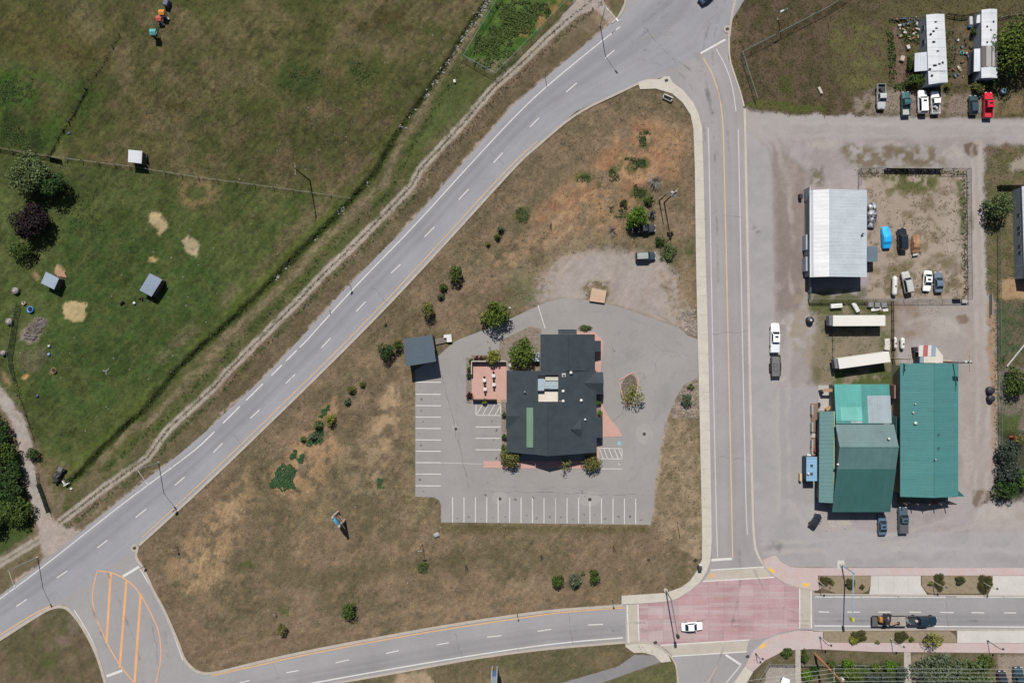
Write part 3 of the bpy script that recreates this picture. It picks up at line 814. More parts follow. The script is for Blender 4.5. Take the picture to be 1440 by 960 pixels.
# --- relief: soft bumps on the rough ground, the ditch sunk in
rd = np.full(QX.shape, -1e3, np.float32)
for pl in ROADPOLYS:
    w = window_of(pl, 30)
    rd[w] = np.maximum(rd[w], inside_dist(QX[w], QY[w], pl))
rough = sst(6, 0, rd + 6) * sst(.02, .0, (rd > 0) * 1.0)
east_flat = sst(1040, 1050, QX)
GZ = np.zeros_like(QX)
for sz, am, sd in ((45, .35, 21), (12, .16, 22), (4.5, .09, 23)):
    GZ += (fbm(QX, QY, sz, sd, 3) - .5) * am
GZ *= rough * (1 - .75 * east_flat)
GZ -= 0.7 * sst(6.5, 0, line_dist(QX, QY, DITCH))
GZ = np.where(rd > 0, -0.06, GZ)
GZ = np.where((np.abs(GX) > 137) | (np.abs(GY) > 97), -0.08, GZ)


def ground_at(x, y):
    i = int(np.clip(np.searchsorted(gx, x), 0, len(gx) - 1)); j = int(np.clip(np.searchsorted(gy, y), 0, len(gy) - 1))
    return float(GZ[i, j])


def soil_at(x, y):
    i = np.clip(np.searchsorted(gx, x), 0, len(gx) - 1); j = np.clip(np.searchsorted(gy, y), 0, len(gy) - 1)
    return COL[i, j], GZ[i, j], rd[i, j]


nx, ny = QX.shape
co = np.stack([GX, GY, GZ], -1).reshape(-1, 3).astype(np.float32)
ii = np.arange(nx * ny).reshape(nx, ny)
fc = np.stack([ii[:-1, :-1], ii[1:, :-1], ii[1:, 1:], ii[:-1, 1:]], -1).reshape(-1, 4)


def fast_mesh(name, co, fc, m, colr=None):
    me = bpy.data.meshes.new(name)
    k = fc.shape[1]
    me.vertices.add(len(co)); me.vertices.foreach_set("co", co.astype(np.float32).ravel())
    me.loops.add(fc.size); me.loops.foreach_set("vertex_index", fc.astype(np.int32).ravel())
    me.polygons.add(len(fc)); me.polygons.foreach_set("loop_start", np.arange(0, fc.size, k, dtype=np.int32))
    me.polygons.foreach_set("loop_total", np.full(len(fc), k, np.int32))
    if colr is not None:
        at = me.attributes.new("soil", 'FLOAT_COLOR', 'POINT')
        at.data.foreach_set("color", colr.astype(np.float32).ravel())
    me.materials.append(m)
    me.update(calc_edges=True)
    o = bpy.data.objects.new(name, me); col.objects.link(o)
    return o


ground = fast_mesh("ground", co, fc, attr_mat("soil_and_grass", 0.55), np.concatenate([COL.reshape(-1, 3), GRAIN.reshape(-1, 1)], -1))
ground.data.polygons.foreach_set("use_smooth", np.ones(len(fc), bool))
ground['kind'] = 'structure'

# ---------------------------------------------------------------- roads, lots, kerbs, paint
def resample(pl, n):
    d = [0]
    for a, b in zip(pl[:-1], pl[1:]): d.append(d[-1] + math.hypot(b[0] - a[0], b[1] - a[1]))
    out = []
    k = 0
    for i in range(n):
        t = d[-1] * i / (n - 1)
        while k < len(pl) - 2 and d[k + 1] < t: k += 1
        f = (t - d[k]) / (d[k + 1] - d[k] + 1e-9)
        out.append((pl[k][0] + f * (pl[k + 1][0] - pl[k][0]), pl[k][1] + f * (pl[k + 1][1] - pl[k][1])))
    return out


def smooth(pl, it=2):
    for _ in range(it):
        q = [pl[0]]
        for a, b in zip(pl[:-1], pl[1:]):
            q += [(a[0] * .75 + b[0] * .25, a[1] * .75 + b[1] * .25), (a[0] * .25 + b[0] * .75, a[1] * .25 + b[1] * .75)]
        q.append(pl[-1]); pl = q
    return pl


def ribbon(name, left, right, m, z, n=140):
    l, r = resample(left, n), resample(right, n)
    me = bpy.data.meshes.new(name)
    vs_ = []; uv = []; u = 0
    last = None
    for a, b in zip(l, r):
        c = P((a[0] + b[0]) / 2, (a[1] + b[1]) / 2)
        if last is not None: u += (c - last).length
        last = c
        for k in range(5):
            t = k / 4
            p = P(a[0] + (b[0] - a[0]) * t, a[1] + (b[1] - a[1]) * t); p.z = z
            vs_.append(p); uv.append((u, t))
    fs = []
    for i in range(n - 1):
        for k in range(4):
            a = i * 5 + k
            fs.append((a, a + 5, a + 6, a + 1))
    me.from_pydata(vs_, [], fs)
    q = me.uv_layers.new(name="along")
    for lp in me.loops: q.data[lp.index].uv = uv[lp.vertex_index]
    me.materials.append(m); me.update()
    # face up
    if me.polygons[0].normal.z < 0: me.flip_normals()
    o = bpy.data.objects.new(name, me); col.objects.link(o); o['kind'] = 'structure'
    return o


def sheet(name, poly, m, z):
    mb = MB(); mb.prism([P(x, y) for x, y in poly], z, z, sides=False)
    return struct(name, mb, m)


def raised(name, poly, m, z0, z1):
    mb = MB(); mb.prism([P(x, y) for x, y in poly], z0, z1)
    return struct(name, mb, m)


def strip(mb, pl, w, z, z0=None):
    """ribbon of width w pixels centred on a polyline; with z0 it is a kerb with sides"""
    l, r = off(pl, -w / 2), off(pl, w / 2)
    n = len(pl)
    L = [P(*p) for p in l]; Q = [P(*p) for p in r]
    for i in range(n - 1):
        a, b, c, d = L[i], Q[i], Q[i + 1], L[i + 1]
        for v in (a, b, c, d): v.z = z
        mb.quad(a.copy(), b.copy(), c.copy(), d.copy())
        if z0 is not None:
            for p, q in ((a, d), (c, b)):
                mb.quad(p.copy(), Vector((p.x, p.y, z0)), Vector((q.x, q.y, z0)), q.copy())
    if z0 is not None:
        for a, b in ((L[0], Q[0]), (Q[-1], L[-1])):
            mb.quad(Vector((a.x, a.y, z)), Vector((a.x, a.y, z0)), Vector((b.x, b.y, z0)), Vector((b.x, b.y, z)))


ASPH = A(160, 160, 164)
M_HW = road_mat("highway_asphalt", ASPH, [(0, 1.02), (.13, .98), (.17, .87), (.26, .82), (.36, .92), (.45, .82), (.54, .94), (.64, .99), (.74, .97), (.85, 1.0), (1, .98)])
M_NS = road_mat("street_asphalt", A(166, 161, 162), [(0, .97), (.12, 1.0), (.2, .98), (.3, 1.03), (.45, .97), (.6, .95), (.7, 1.0), (.8, .95), (1, .98)], .08)
M_EW = road_mat("avenue_asphalt", A(163, 161, 163), [(0, 1.0), (.3, 1.0), (.5, .95), (.6, .84), (.68, .92), (.76, .83), (.85, .92), (1, 1.0)])
M_LOT = road_mat("lot_asphalt", A(160, 156, 153), [(0, 1), (1, 1)], 0)
M_JN = road_mat("junction_asphalt", A(164, 160, 160), [(0, 1), (1, 1)], 0)
M_KERB = mat("kerb_concrete", A(188, 178, 165), 0.9, var=0.3, big=0.6)
M_WALK = mat("sidewalk_concrete", A(206, 199, 187), 0.9, var=0.22, big=0.5)
M_PINK = mat("pink_paving", A(202, 187, 185), 0.9, var=0.2, big=0.3, c2=A(198, 176, 172))
M_PAD = mat("driveway_concrete", A(208, 204, 198), 0.9, var=0.2, big=0.25)
M_PATIO = mat("patio_concrete", A(208, 168, 155), 0.9, var=0.22, big=0.4, c2=A(199, 158, 146))
M_WPAINT = mat("white_road_paint", A(226, 224, 220), 0.8, var=0.2, wear=A(178, 175, 174))
M_YPAINT = mat("yellow_road_paint", A(220, 180, 128), 0.8, var=0.2, wear=A(176, 160, 142))
M_OPAINT = mat("orange_road_paint", A(232, 176, 124), 0.8, var=0.25, wear=A(186, 166, 150))

sheet("junction", JUNC, M_JN, .016)
ribbon("highway", HW_NW, HW_SE, M_HW, .020, 240)
sheet("road_junction", XTOP, M_JN, .0175)
ribbon("street", NS_W, NS_E, M_NS, .030, 160)
ribbon("avenue", EW_N, EW_S, M_EW, .021, 160)
ribbon("avenue", [(1143, 835.5), (1300, 836), (1560, 837)], [(1143, 886), (1300, 885), (1560, 886)], M_EW, .022, 60)


def brick_mat():
    m, nt, b = nodes_of("red_stamped_paving")
    p = pos(nt)
    nb = noise(nt, p, 0.16, 5, .65); nf = noise(nt, p, 2.4, 4, .7)
    st = N(nt, "ShaderNodeMapping"); st.inputs["Scale"].default_value = (0.04, 0.75, 1); nt.links.new(p, st.inputs[0])
    ns = noise(nt, st.outputs[0], 1.0, 4, .6)
    base = mixc(nt, ramp01(nt, nb, .35, .62), A(186, 148, 151), A(194, 165, 168))
    base = mixc(nt, mth(nt, 'MULTIPLY', ramp01(nt, ns, .46, .66), .8), base, A(194, 180, 180))
    bx = N(nt, "ShaderNodeTexBrick"); bx.offset = 0
    bx.inputs["Scale"].default_value = .5; bx.inputs["Brick Width"].default_value = 1.7; bx.inputs["Row Height"].default_value = 1.3; bx.inputs["Mortar Size"].default_value = .012
    bx.inputs["Color1"].default_value = (1, 1, 1, 1); bx.inputs["Color2"].default_value = (.84, .82, .82, 1); bx.inputs["Mortar"].default_value = (.62, .58, .58, 1)
    nt.links.new(p, bx.inputs["Vector"])
    out = mixc(nt, 1.0, base, bx.outputs["Color"], 'MULTIPLY')
    out = scl(nt, out, mth(nt, 'ADD', mth(nt, 'MULTIPLY', nf, .4), .84))
    nt.links.new(out, b.inputs["Base Color"]); b.inputs["Roughness"].default_value = .9
    return m


sheet("street_junction", XMID, M_JN, .026)
M_BRICK = brick_mat()
sheet("red_crossing", [(898, 849), (938, 846), (952, 842), (970, 831), (984, 819), (988, 817.5), (1089, 811.5), (1103, 819.5), (1123, 826), (1124.5, 883), (1098, 888.5), (1075, 897), (1053, 899), (929, 906.5), (918, 903), (898, 900.5)], M_BRICK, .032)
M_XWALK = mat("tan_crosswalk", A(192, 183, 171), .9, var=.25, big=.4)
sheet("crosswalk", [(1000, 801), (1073, 796), (1088, 810.5), (989, 816.5)], M_XWALK, .036)
sheet("crosswalk", [(880, 850), (897, 849), (897, 901), (881, 903)], M_XWALK, .036)
sheet("crosswalk", [(1125, 826), (1141, 827), (1141, 883), (1125, 882)], M_XWALK, .036)
sheet("crosswalk", [(930, 907), (1053, 900), (1049, 915), (946, 921)], M_XWALK, .036)
lotm = sheet("parking_lot", LOT, M_LOT, .020)
M_PATCH = mat("asphalt_patch", A(168, 164, 160), .9, var=.2)
sheet("drain_patch", blob(641, 602, 5), M_PATCH, .024); sheet("drain_patch", blob(829, 701, 16, 11), M_PATCH, .024); sheet("drain_patch", blob(703, 700, 11, 9), M_PATCH, .024); sheet("drain_patch", blob(906, 610, 12, 15), M_PATCH, .024)
# footpath south-west of the crossing
sheet("footpath", PATH, mat("path_asphalt", A(140, 138, 139), .9, var=.25), .012)
sheet("sidewalk_apron", [(879, 904.5), (906, 901.5), (922, 906), (938, 917), (944, 929), (930, 931), (920, 921), (906, 917), (891, 917), (880, 909)], M_WALK, .040)
# gutter along the street's east side
mb = MB(); strip(mb, smooth([(1047, 152), (1048, 190), (1049, 240), (1051.5, 360), (1053.5, 480), (1056, 600), (1058.5, 720), (1060.5, 760), (1063, 775), (1072, 792), (1087, 807), (1103, 818), (1122, 825), (1142, 828)]), 3.2, .042)
strip(mb, smooth([(1025, 52), (1025, 82), (1033, 107), (1041, 130), (1046, 150)]), 2.2, .14, .0)
struct("gutter", mb, mat("gutter_concrete", A(200, 192, 180), .9, var=.25))
# kerbs
mb = MB()
strip(mb, smooth([(-60, 938), (0, 898.5), (60, 860), (75, 853), (90, 852), (100, 859), (113, 875), (130, 905), (140, 929), (150, 965), (156, 1010)]), 4.0, .12, -.05)
strip(mb, smooth(HW_SE[5:11] + [(740, 219), (760, 202), (810, 159), (870, 131), (898, 117.5)]), 3.2, .12, -.05)
strip(mb, smooth([(194, 768), (191, 780), (194, 788), (202, 798), (214, 827), (231, 857), (241, 880), (251, 903), (259, 926), (268, 937), (281, 946), (300, 946.5), (355, 932.5), (430, 915.5), (580, 887.5), (670, 872.5), (770, 858.5), (830, 854), (876, 851)]), 3.8, .12, -.05)
strip(mb, smooth([(340, 984), (400, 972), (482, 958), (580, 941), (670, 924), (770, 911), (879, 902.5)]), 3.0, .10, -.05)
strip(mb, smooth([(879, 904.5), (906, 901.5), (922, 906), (938, 916), (946, 925), (953, 940), (954, 1010)]), 2.4, .13, -.02)
strip(mb, smooth([(1036, -10), (1028, 25), (1025, 52)]), 3.6, .14, -.02)
strip(mb, smooth([(880, -40), (880, 0), (876, 17), (867, 27), (860, 33)]), 2.2, .12, -.02)
strip(mb, [(1143, 834.5), (1300, 836.5), (1560, 837.5)], 1.8, .13, -.02)
strip(mb, [(1143, 886), (1300, 884.5), (1560, 885.5)], 1.8, .13, -.02)
struct("kerb", mb, M_KERB)
# sidewalks
raised("sidewalk", [(897, 116), (910, 112), (927, 112), (934, 108), (941, 108), (946, 117), (960, 127), (975, 145), (982, 160), (987, 180), (989, 240), (992, 360), (995.5, 480), (998, 600), (1000, 720), (1000.5, 760), (999, 788), (993, 804), (984, 818), (970, 830), (952, 841), (938, 845), (897, 848), (874, 849), (874, 837),
                    (936, 833), (958, 825), (970, 816), (981, 800), (987, 786), (987, 740), (984, 600), (981, 480), (978.5, 360), (977, 240), (975, 182), (971, 162), (960, 145), (945, 132), (922, 125), (900, 126)], M_WALK, -.05, .135)
raised("sidewalk", [(1072, 787), (1090, 780), (1098, 789), (1112, 797), (1140, 798), (1560, 798), (1560, 808.5), (1150, 808.5), (1150, 818), (1155, 826), (1149, 829.5), (1142, 829.5), (1121, 825), (1103, 818.5), (1089, 810), (1076, 797)], M_PINK, -.05, .130)
raised("sidewalk", [(1143, 886), (1157, 886.5), (1157, 897), (1166, 902.5), (1345, 903.5), (1560, 904), (1560, 919), (1400, 917), (1230, 915.5), (1140, 911.5), (1102, 914), (1075, 928), (1059, 943), (1048, 935), (1059, 914), (1075, 900), (1089, 893), (1121, 885.5)], M_PINK, -.05, .130)
raised("sidewalk", [(1048, 935.5), (1059, 943.5), (1048, 962), (1034, 1010), (1020, 1010), (1030, 962)], M_WALK, -.05, .128)
for q in ([(1224.5, 809), (1294.5, 809), (1294.5, 822), (1302, 833), (1303, 836), (1222, 836), (1224, 822)], [(1395.5, 809), (1560, 809), (1560, 837), (1389, 836.5), (1395, 823)], [(1345.5, 886), (1560, 886), (1560, 903.5), (1345.5, 903)]):
    raised("driveway", q, M_PAD, -.05, .126)
for q in ([(1118.5, 913), (1125.5, 913), (1127, 1010), (1117.5, 1010)], [(1271, 916.5), (1280.5, 916.5), (1281.5, 1010), (1271.5, 1010)]):
    raised("path", q, mat("path_concrete", A(188, 182, 172), .9, var=.25), -.05, .07)
M_MULCH = mat("planter_soil", A(160, 146, 122), .95, var=.7, big=1.2, fine=6, c2=A(136, 122, 100))
raised("planter", [(1151, 809), (1224, 809), (1224, 820), (1220, 830), (1212, 833.5), (1176, 833.5), (1157, 827), (1151, 818)], M_MULCH, -.05, .134)
raised("planter", [(1295.5, 809), (1395, 809), (1395, 822), (1388, 832), (1380, 834), (1310, 834), (1303, 832), (1296, 823)], M_MULCH, -.05, .134)
raised("planter", [(1157.5, 887), (1335, 886.5), (1343, 892), (1345, 903), (1166, 902), (1158, 897)], M_MULCH, -.05, .134)
M_BED = mat("bed_soil", A(150, 139, 128), .95, var=.6, big=1.2, fine=6, c2=A(122, 108, 94))
for q in ([(703, 478), (722, 470), (745, 459), (761, 462), (763, 522), (714, 522), (713, 507), (700, 507)], [(705, 565), (713, 565), (714, 645), (706, 645)], [(655.5, 503), (663, 503), (663, 567), (656, 567)], [(663, 499), (700, 499), (700, 507), (663, 507)], blob(823, 461.5, 11, 4.5), [(836, 554), (846, 554), (846, 590), (838, 590)]): raised("flower_bed", q, M_BED, -.05, .055)
raised("signal_pad", [(1177, 787.5), (1187, 787.5), (1187, 799), (1177, 799)], M_PAD, -.05, .134)
# joints across the walks
mb = MB()
for k in range(22): mb.box((*P(984 + k * .55, 200 + k * 27)[:2], .137), (2.0, .035, .004))
for k in range(12): mb.box((*P(1235 + k * 5.2 if k < 11 else 1290, 822)[:2], .128), (.03, 3.6, .004)) if k % 4 == 0 else None
struct("walk_joints", mb, mat("joint", A(140, 134, 126), .9))

# painted markings: one sheet per colour
mw = MB(); my = MB(); mo = MB(); mf = MB(); mg = MB()
ZL = .034


def seg(mb, a, b, w, z=ZL): strip(mb, [a, b], w, z)


strip(mw, smooth([(-60, 880), (0, 842), (60, 797), (113, 755), (180, 702), (265, 640), (284, 624)]), 1.35, ZL)
for t0, t1 in ((0, .12), (.2, .36), (.42, .58), (.66, .76), (.8, .9), (.93, 1)):
    a, b = (284, 624), (432, 478)
    seg(mw, (a[0] + (b[0] - a[0]) * t0, a[1] + (b[1] - a[1]) * t0), (a[0] + (b[0] - a[0]) * t1, a[1] + (b[1] - a[1]) * t1), 1.6)
strip(mw, smooth([(432, 478), (500, 402), (580, 321), (654, 239), (732, 155), (782, 110), (864, 44), (872, 38)]), 1.35, ZL)
for a, b in (((-38, 893), (-24, 883)), ((23, 852), (38, 842)), ((80, 812), (95, 802)), ((137, 770), (151, 759)), ((191, 727), (206, 715)), ((246, 682), (260, 670)), ((300, 636), (313, 623)), ((352, 588), (365, 576)),
             ((402, 539), (415, 526)), ((452, 489), (465, 475)), ((501, 438), (514, 424)), ((550, 384), (563, 372)), ((597, 333), (611, 319)), ((645, 281), (659, 266)), ((694, 229), (707, 215)), ((745, 179), (758, 166)),
             ((796, 130), (811, 117)), ((851, 82), (864, 71)), ((860, 47), (866, 42)), ((337, 959), (351, 956)), ((403, 945), (420, 942)), ((472, 931), (491, 927)), ((543, 918), (561, 914)), ((614, 906), (631, 903)),
             ((685, 895), (705, 893)), ((756, 887), (775, 884)), ((827, 878), (848, 877)), ((1151, 859.5), (1166, 860)), ((1191, 860), (1209, 860)), ((1235, 860), (1252, 860)), ((1279, 860), (1295, 860.3)),
             ((1322, 860.3), (1341, 860.6)), ((1366, 860.6), (1384, 861)), ((1412, 861), (1429, 861)), ((1456, 861), (1472, 861))):
    seg(mw, a, b, 1.3)
strip(mw, smooth([(400, 967), (437, 960), (580, 934.5), (720, 912), (800, 902), (876, 896)]), 1.7, ZL)
seg(mw, (1145, 879.3), (1560, 881.5), 1.6)
for a, b in ((1146, 1172), (1173, 1210), (1212, 1262), (1264, 1330), (1345, 1410), (1412, 1440)): seg(mw, (a, 838.6), (b, 839), 1.2)
strip(mf, smooth([(1007, 69), (1020, 92), (1030, 120), (1035, 157)]), 1.4, ZL)
strip(mf, smooth([(1038, 182), (1039.5, 240), (1044, 480), (1049, 720), (1051, 751)]), 1.5, ZL)
strip(mf, smooth([(996, 180), (997.5, 240), (1002, 480), (1007, 720), (1009, 783)]), 1.4, ZL)
seg(mw, (985, 75.5), (1020, 56), 2.6); seg(mw, (1000.5, 787), (1030, 785), 3.4); seg(mw, (173, 810), (196, 796), 3.4); seg(mw, (150, 950), (172, 942), 3.4); seg(mw, (1020.5, 920), (1042, 934), 3)
seg(mw, (1042, 934), (1014, 968), 1.2)
strip(mw, smooth([(197, 799), (208, 818), (226, 850), (240, 880), (257, 927)]), 1.3, ZL)
strip(mw, smooth([(104, 857), (114, 872), (133, 905), (147, 948)]), 1.3, ZL)
for a, b in (((882, 850), (884, 903)), ((897, 849), (898.5, 901)), ((999, 801), (1074, 796.5)), ((988, 817), (1089, 811)), ((1124.5, 826), (1124.5, 883)), ((1140.5, 827), (1141, 883)), ((929, 906.5), (1054, 899)), ((945, 922), (1050, 915.5))):
    seg(mw, a, b, 1.5, .040)
# stalls
for y in (537, 554, 570, 586, 602, 618, 634, 650, 666, 682.5): seg(mw, (584.5, y), (620, y + .3), 1.1)
seg(mw, (620, 650.4), (678, 652), .5)
for y in (600, 616, 632): seg(mw, (669, y), (704, y), 1.1)
for a, b in (((669, 567.5), (704.5, 567.8)), ((669, 583.6), (704.5, 584)), ((669.4, 567), (669.4, 584)), ((704.2, 567), (704.2, 584)), ((670, 583), (679, 568)), ((678.5, 583.5), (687, 568)), ((687, 583.5), (696, 568)), ((696, 583.5), (704, 570))):
    seg(mw, a, b, .85)
for x in (636.5, 652.5, 668.5, 684.5, 700.5, 716.7, 732.7, 748.7, 765, 781.2, 797.4, 813.5, 829.6, 845.8, 862, 878, 894):
    y0 = 698.5 + (x - 636) * .008
    seg(mw, (x, y0), (x, y0 + 35.5), 1.0 if x != 781.2 else .6)
for a, b in (((842, 630), (875, 630.3)), ((845, 644.6), (875, 645)), ((874.7, 630), (874.7, 645)), ((843, 631), (848.5, 644.5)), ((849, 630.3), (854.5, 644.7)), ((856, 630.3), (862, 644.8)), ((863.5, 630.3), (869.5, 644.8)), ((870, 630.5), (874.5, 642)), ((842, 658.7), (875, 659))):
    seg(mw, a, b, .85)
seg(mw, (756.5, 429), (766.5, 461.5), .9)
# yellow
strip(my, smooth([(200, 755)] + off(HW_SE[6:11], -6.2) + [(755, 199)]), 1.25, ZL)
strip(my, smooth([(-60, 931), (0, 892.5), (48, 862), (75, 849.5)]), 1.6, ZL)
strip(my, smooth([(297, 949.5), (355, 936.5), (430, 919.5), (580, 891.3), (720, 870), (780, 861.5), (830, 857), (879, 854)]), 1.7, ZL)
strip(mg, smooth([(989, 82), (1000, 100), (1010, 127), (1015, 155), (1017, 182), (1018.5, 240), (1024, 480), (1029, 720), (1030.3, 785)]), 1.8, ZL)
seg(mg, (1009, 935), (990, 968), 1.0)
L1 = smooth([(137, 802), (132, 820), (129.5, 840), (133, 862), (147, 897), (167, 933), (187, 957), (210, 985)])
L2 = smooth([(137, 802), (157, 804), (180, 815), (197, 833), (213, 863), (224, 887), (227, 917), (224, 943), (212, 985)])
strip(mo, L1, 1.6, ZL); strip(mo, L2, 1.6, ZL)
for a, b in (((156, 805), (150, 903)), ((178, 816), (168.5, 938)), ((198, 835), (189.5, 958))): seg(mo, a, b, 3.4, ZL + .003)
struct("road_marking", mw, M_WPAINT); struct("road_marking", my, M_YPAINT); struct("road_marking", mo, M_OPAINT); struct("road_marking", mf, mat("faded_white", A(206, 203, 200), .8, var=.2, wear=A(176, 172, 171))); struct("road_marking", mg, mat("faded_yellow", A(212, 184, 148), .8, var=.2, wear=A(184, 172, 162)))
# tyre tracks and oil drips: thin worn films on the asphalt
def film(name, c, lo, hi, op, size=.5):
    m, nt, b = nodes_of(name)
    b.inputs["Base Color"].default_value = (*c, 1); b.inputs["Roughness"].default_value = .9
    tr = N(nt, "ShaderNodeBsdfTransparent"); mx = N(nt, "ShaderNodeMixShader")
    a = mth(nt, 'MULTIPLY', ramp01(nt, noise(nt, pos(nt), size, 5, .7), lo, hi), op)
    nt.links.new(a, mx.inputs[0]); nt.links.new(tr.outputs[0], mx.inputs[1]); nt.links.new(b.outputs[0], mx.inputs[2])
    nt.links.new(mx.outputs[0], nt.nodes["Material Output"].inputs[0])
    return m


mt = MB(); ml = MB()
for pl in ([(905, 70), (950, 82), (985, 110), (1000, 150), (1006, 220), (1010, 400)], [(900, 84), (944, 94), (974, 120), (990, 165), (993, 230)], [(1020, 0), (1000, 60), (1005, 110), (1022, 170), (1030, 260)], [(1008, 10), (985, 70), (994, 120)], [(880, 40), (960, -20)], [(150, 800), (170, 850), (200, 930), (206, 990)], [(120, 812), (128, 850), (150, 910)], [(232, 870), (236, 940), (262, 975)], [(200, 790), (224, 860), (240, 950)],
           [(1010, 790), (1006, 850), (985, 880), (900, 888)], [(1040, 770), (1042, 840), (1010, 930), (990, 990)], [(1060, 800), (1085, 850), (1140, 868)], [(860, 876), (1000, 872), (1150, 872), (1400, 872)], [(860, 886), (1000, 880), (1150, 879)]):
    strip(mt, smooth(pl), 3.4, .043)
for pl in ([(900, 56), (945, 44), (968, 62), (985, 100), (1000, 150), (1008, 220)], [(1010, 20), (978, 50), (985, 95), (1004, 160)], [(935, 40), (985, 5)]): strip(ml, smooth(pl), 7, .0435)
for pl in ([(866, 60), (930, 12), (975, -20)], [(880, 66), (945, 16)]): strip(mt, smooth(pl), 5, .0425)
for pl in ([(970, 500), (930, 490), (900, 500), (885, 515)], [(960, 486), (900, 450), (830, 434), (770, 440), (700, 470), (648, 500), (640, 560), (648, 640), (660, 680), (740, 686), (860, 684), (902, 670), (916, 600), (950, 520)], [(945, 478), (890, 462), (860, 470), (862, 520), (880, 600), (898, 640), (880, 674)]):
    strip(ml, smooth(pl), 4.5, .0285)
struct("tyre_track", mt, film("tyre_film", A(120, 116, 118), .46, .72, .30, .25)); struct("pale_track", ml, film("dust_film", A(186, 183, 180), .44, .68, .5, .3))
mb = MB(); rs_ = random.Random(21)
for k in range(46):
    if k < 17: x, y = 644 + k * 16.1 + rs_.uniform(-3, 3), rs_.uniform(722, 731)
    elif k < 27: x, y = rs_.uniform(588, 596), 545 + (k - 17) * 16.2
    elif k < 32: x, y = rs_.uniform(690, 700), 592 + (k - 27) * 13
    else: x, y = rs_.uniform(630, 930), rs_.uniform(660, 720) if k % 2 else rs_.uniform(470, 500)
    q = blob(x, y, rs_.uniform(1, 2.6), rs_.uniform(.8, 2), rs_.uniform(0, 3), 9); mb.prism([P(a + rs_.uniform(-.4, .4), b_ + rs_.uniform(-.4, .4)) for a, b_ in q], .0275, .0275, sides=False)
crk = MB()
for k, (x0, y0, x1, y1, n_) in enumerate(((919, 439, 981, 474, 14), (620, 520, 660, 690, 22), (850, 600, 905, 560, 12), (690, 690, 905, 696, 26), (1000, 300, 1044, 306, 9), (1003, 470, 1050, 465, 9), (1008, 640, 1054, 648, 9), (330, 612, 352, 640, 8), (520, 400, 548, 430, 8), (690, 214, 722, 244, 8), (640, 890, 650, 925, 8), (800, 862, 806, 905, 8), (1330, 838, 1334, 884, 9), (215, 880, 226, 955, 12), (905, 40, 960, 100, 16))):
    pl = [(x0 + (x1 - x0) * i / n_ + rs_.uniform(-1.6, 1.6), y0 + (y1 - y0) * i / n_ + rs_.uniform(-1.6, 1.6)) for i in range(n_ + 1)]
    strip(crk, pl, .55, .0445)
struct("sealed_crack", crk, film("crack_film", A(104, 102, 103), .36, .6, .55, .5))
struct("oil_stain", mb, film("oil_film", A(92, 90, 92), .40, .62, .6, 1.6))
mb = MB()
for q in (blob(690, 610, 12, 9), blob(880, 500, 30, 10, -.5), blob(905, 478, 24, 8, .3), blob(660, 530, 14, 20), blob(800, 690, 40, 8), blob(930, 560, 12, 30, .2)): mb.prism([P(*v) for v in q], .0265 + .0003 * len(mb.v) / 14, .0265 + .0003 * len(mb.v) / 14, sides=False)
struct("pale_stain", mb, film("pale_film", A(184, 182, 180), .46, .66, .45, .22))
# tactile plates and access symbols
mb = MB()
for x, y, rz in ((1085, 801, -.62), (1133, 821.5, 0), (1072, 907.5, .62)): mb.box((*P(x, y)[:2], .136), (1.5, .72, .008), rz)
struct("tactile_plate", mb, mat("tactile_yellow", A(234, 194, 92), .8, var=.2))
sheet("pink_slab", [(999, 806), (1002, 805), (1005, 811), (997, 812)], M_OPAINT, .041)
blue = MB(); wht = MB()
for x, y, s in ((871, 623, 1.0), (871, 652, .8)):
    c = P(x, y)
    if s == 1.0: blue.box((c.x, c.y, .0255), (.95, .95, .003))
    wht.box((c.x - .08, c.y + .30 * s, .031), (.16 * s, .16 * s, .003)); wht.box((c.x - .08, c.y + .08 * s, .031), (.10, .34 * s, .003))
    wht.box((c.x + .06, c.y - .06 * s, .031), (.32 * s, .09, .003)); wht.box((c.x + .2, c.y - .2 * s, .031), (.08, .26 * s, .003))
    for k in range(7):
        t = 2.4 + k * .62; wht.box((c.x - .04 + .22 * s * math.cos(t), c.y - .12 + .22 * s * math.sin(t), .031), (.14, .07, .003), t + 1.57)
struct("access_symbol", blue, mat("blue_paint", A(120, 176, 200), .8, var=.3, wear=A(165, 165, 165))); struct("access_symbol", wht, M_WPAINT)

# ---------------------------------------------------------------- plants
TREEMATS = {
    'bright': (A(114, 134, 52), A(48, 68, 24)), 'green': (A(94, 114, 50), A(44, 64, 26)), 'dark': (A(70, 96, 44), A(32, 52, 24)),
    'blue': (A(114, 126, 98), A(62, 76, 54)), 'olive': (A(132, 132, 74), A(76, 80, 40)), 'yellow': (A(150, 150, 58), A(88, 98, 34)),
    'pale': (A(112, 128, 80), A(54, 70, 38)), 'plum': (A(48, 36, 40), A(20, 15, 18)), 'grey': (A(128, 124, 112), A(84, 80, 72)),
    'bluedark': (A(88, 100, 86), A(44, 56, 46)), 'red': (A(92, 40, 40), A(50, 22, 24)), 'mound': (A(92, 92, 54), A(66, 68, 38)), 'creep': (A(62, 84, 44), A(36, 56, 28)), 'lime': (A(112, 146, 48), A(56, 88, 26)), 'sparse': (A(156, 158, 86), A(104, 110, 52)),
}
BARK = mat("bark", A(84, 70, 56), .95, var=.5)


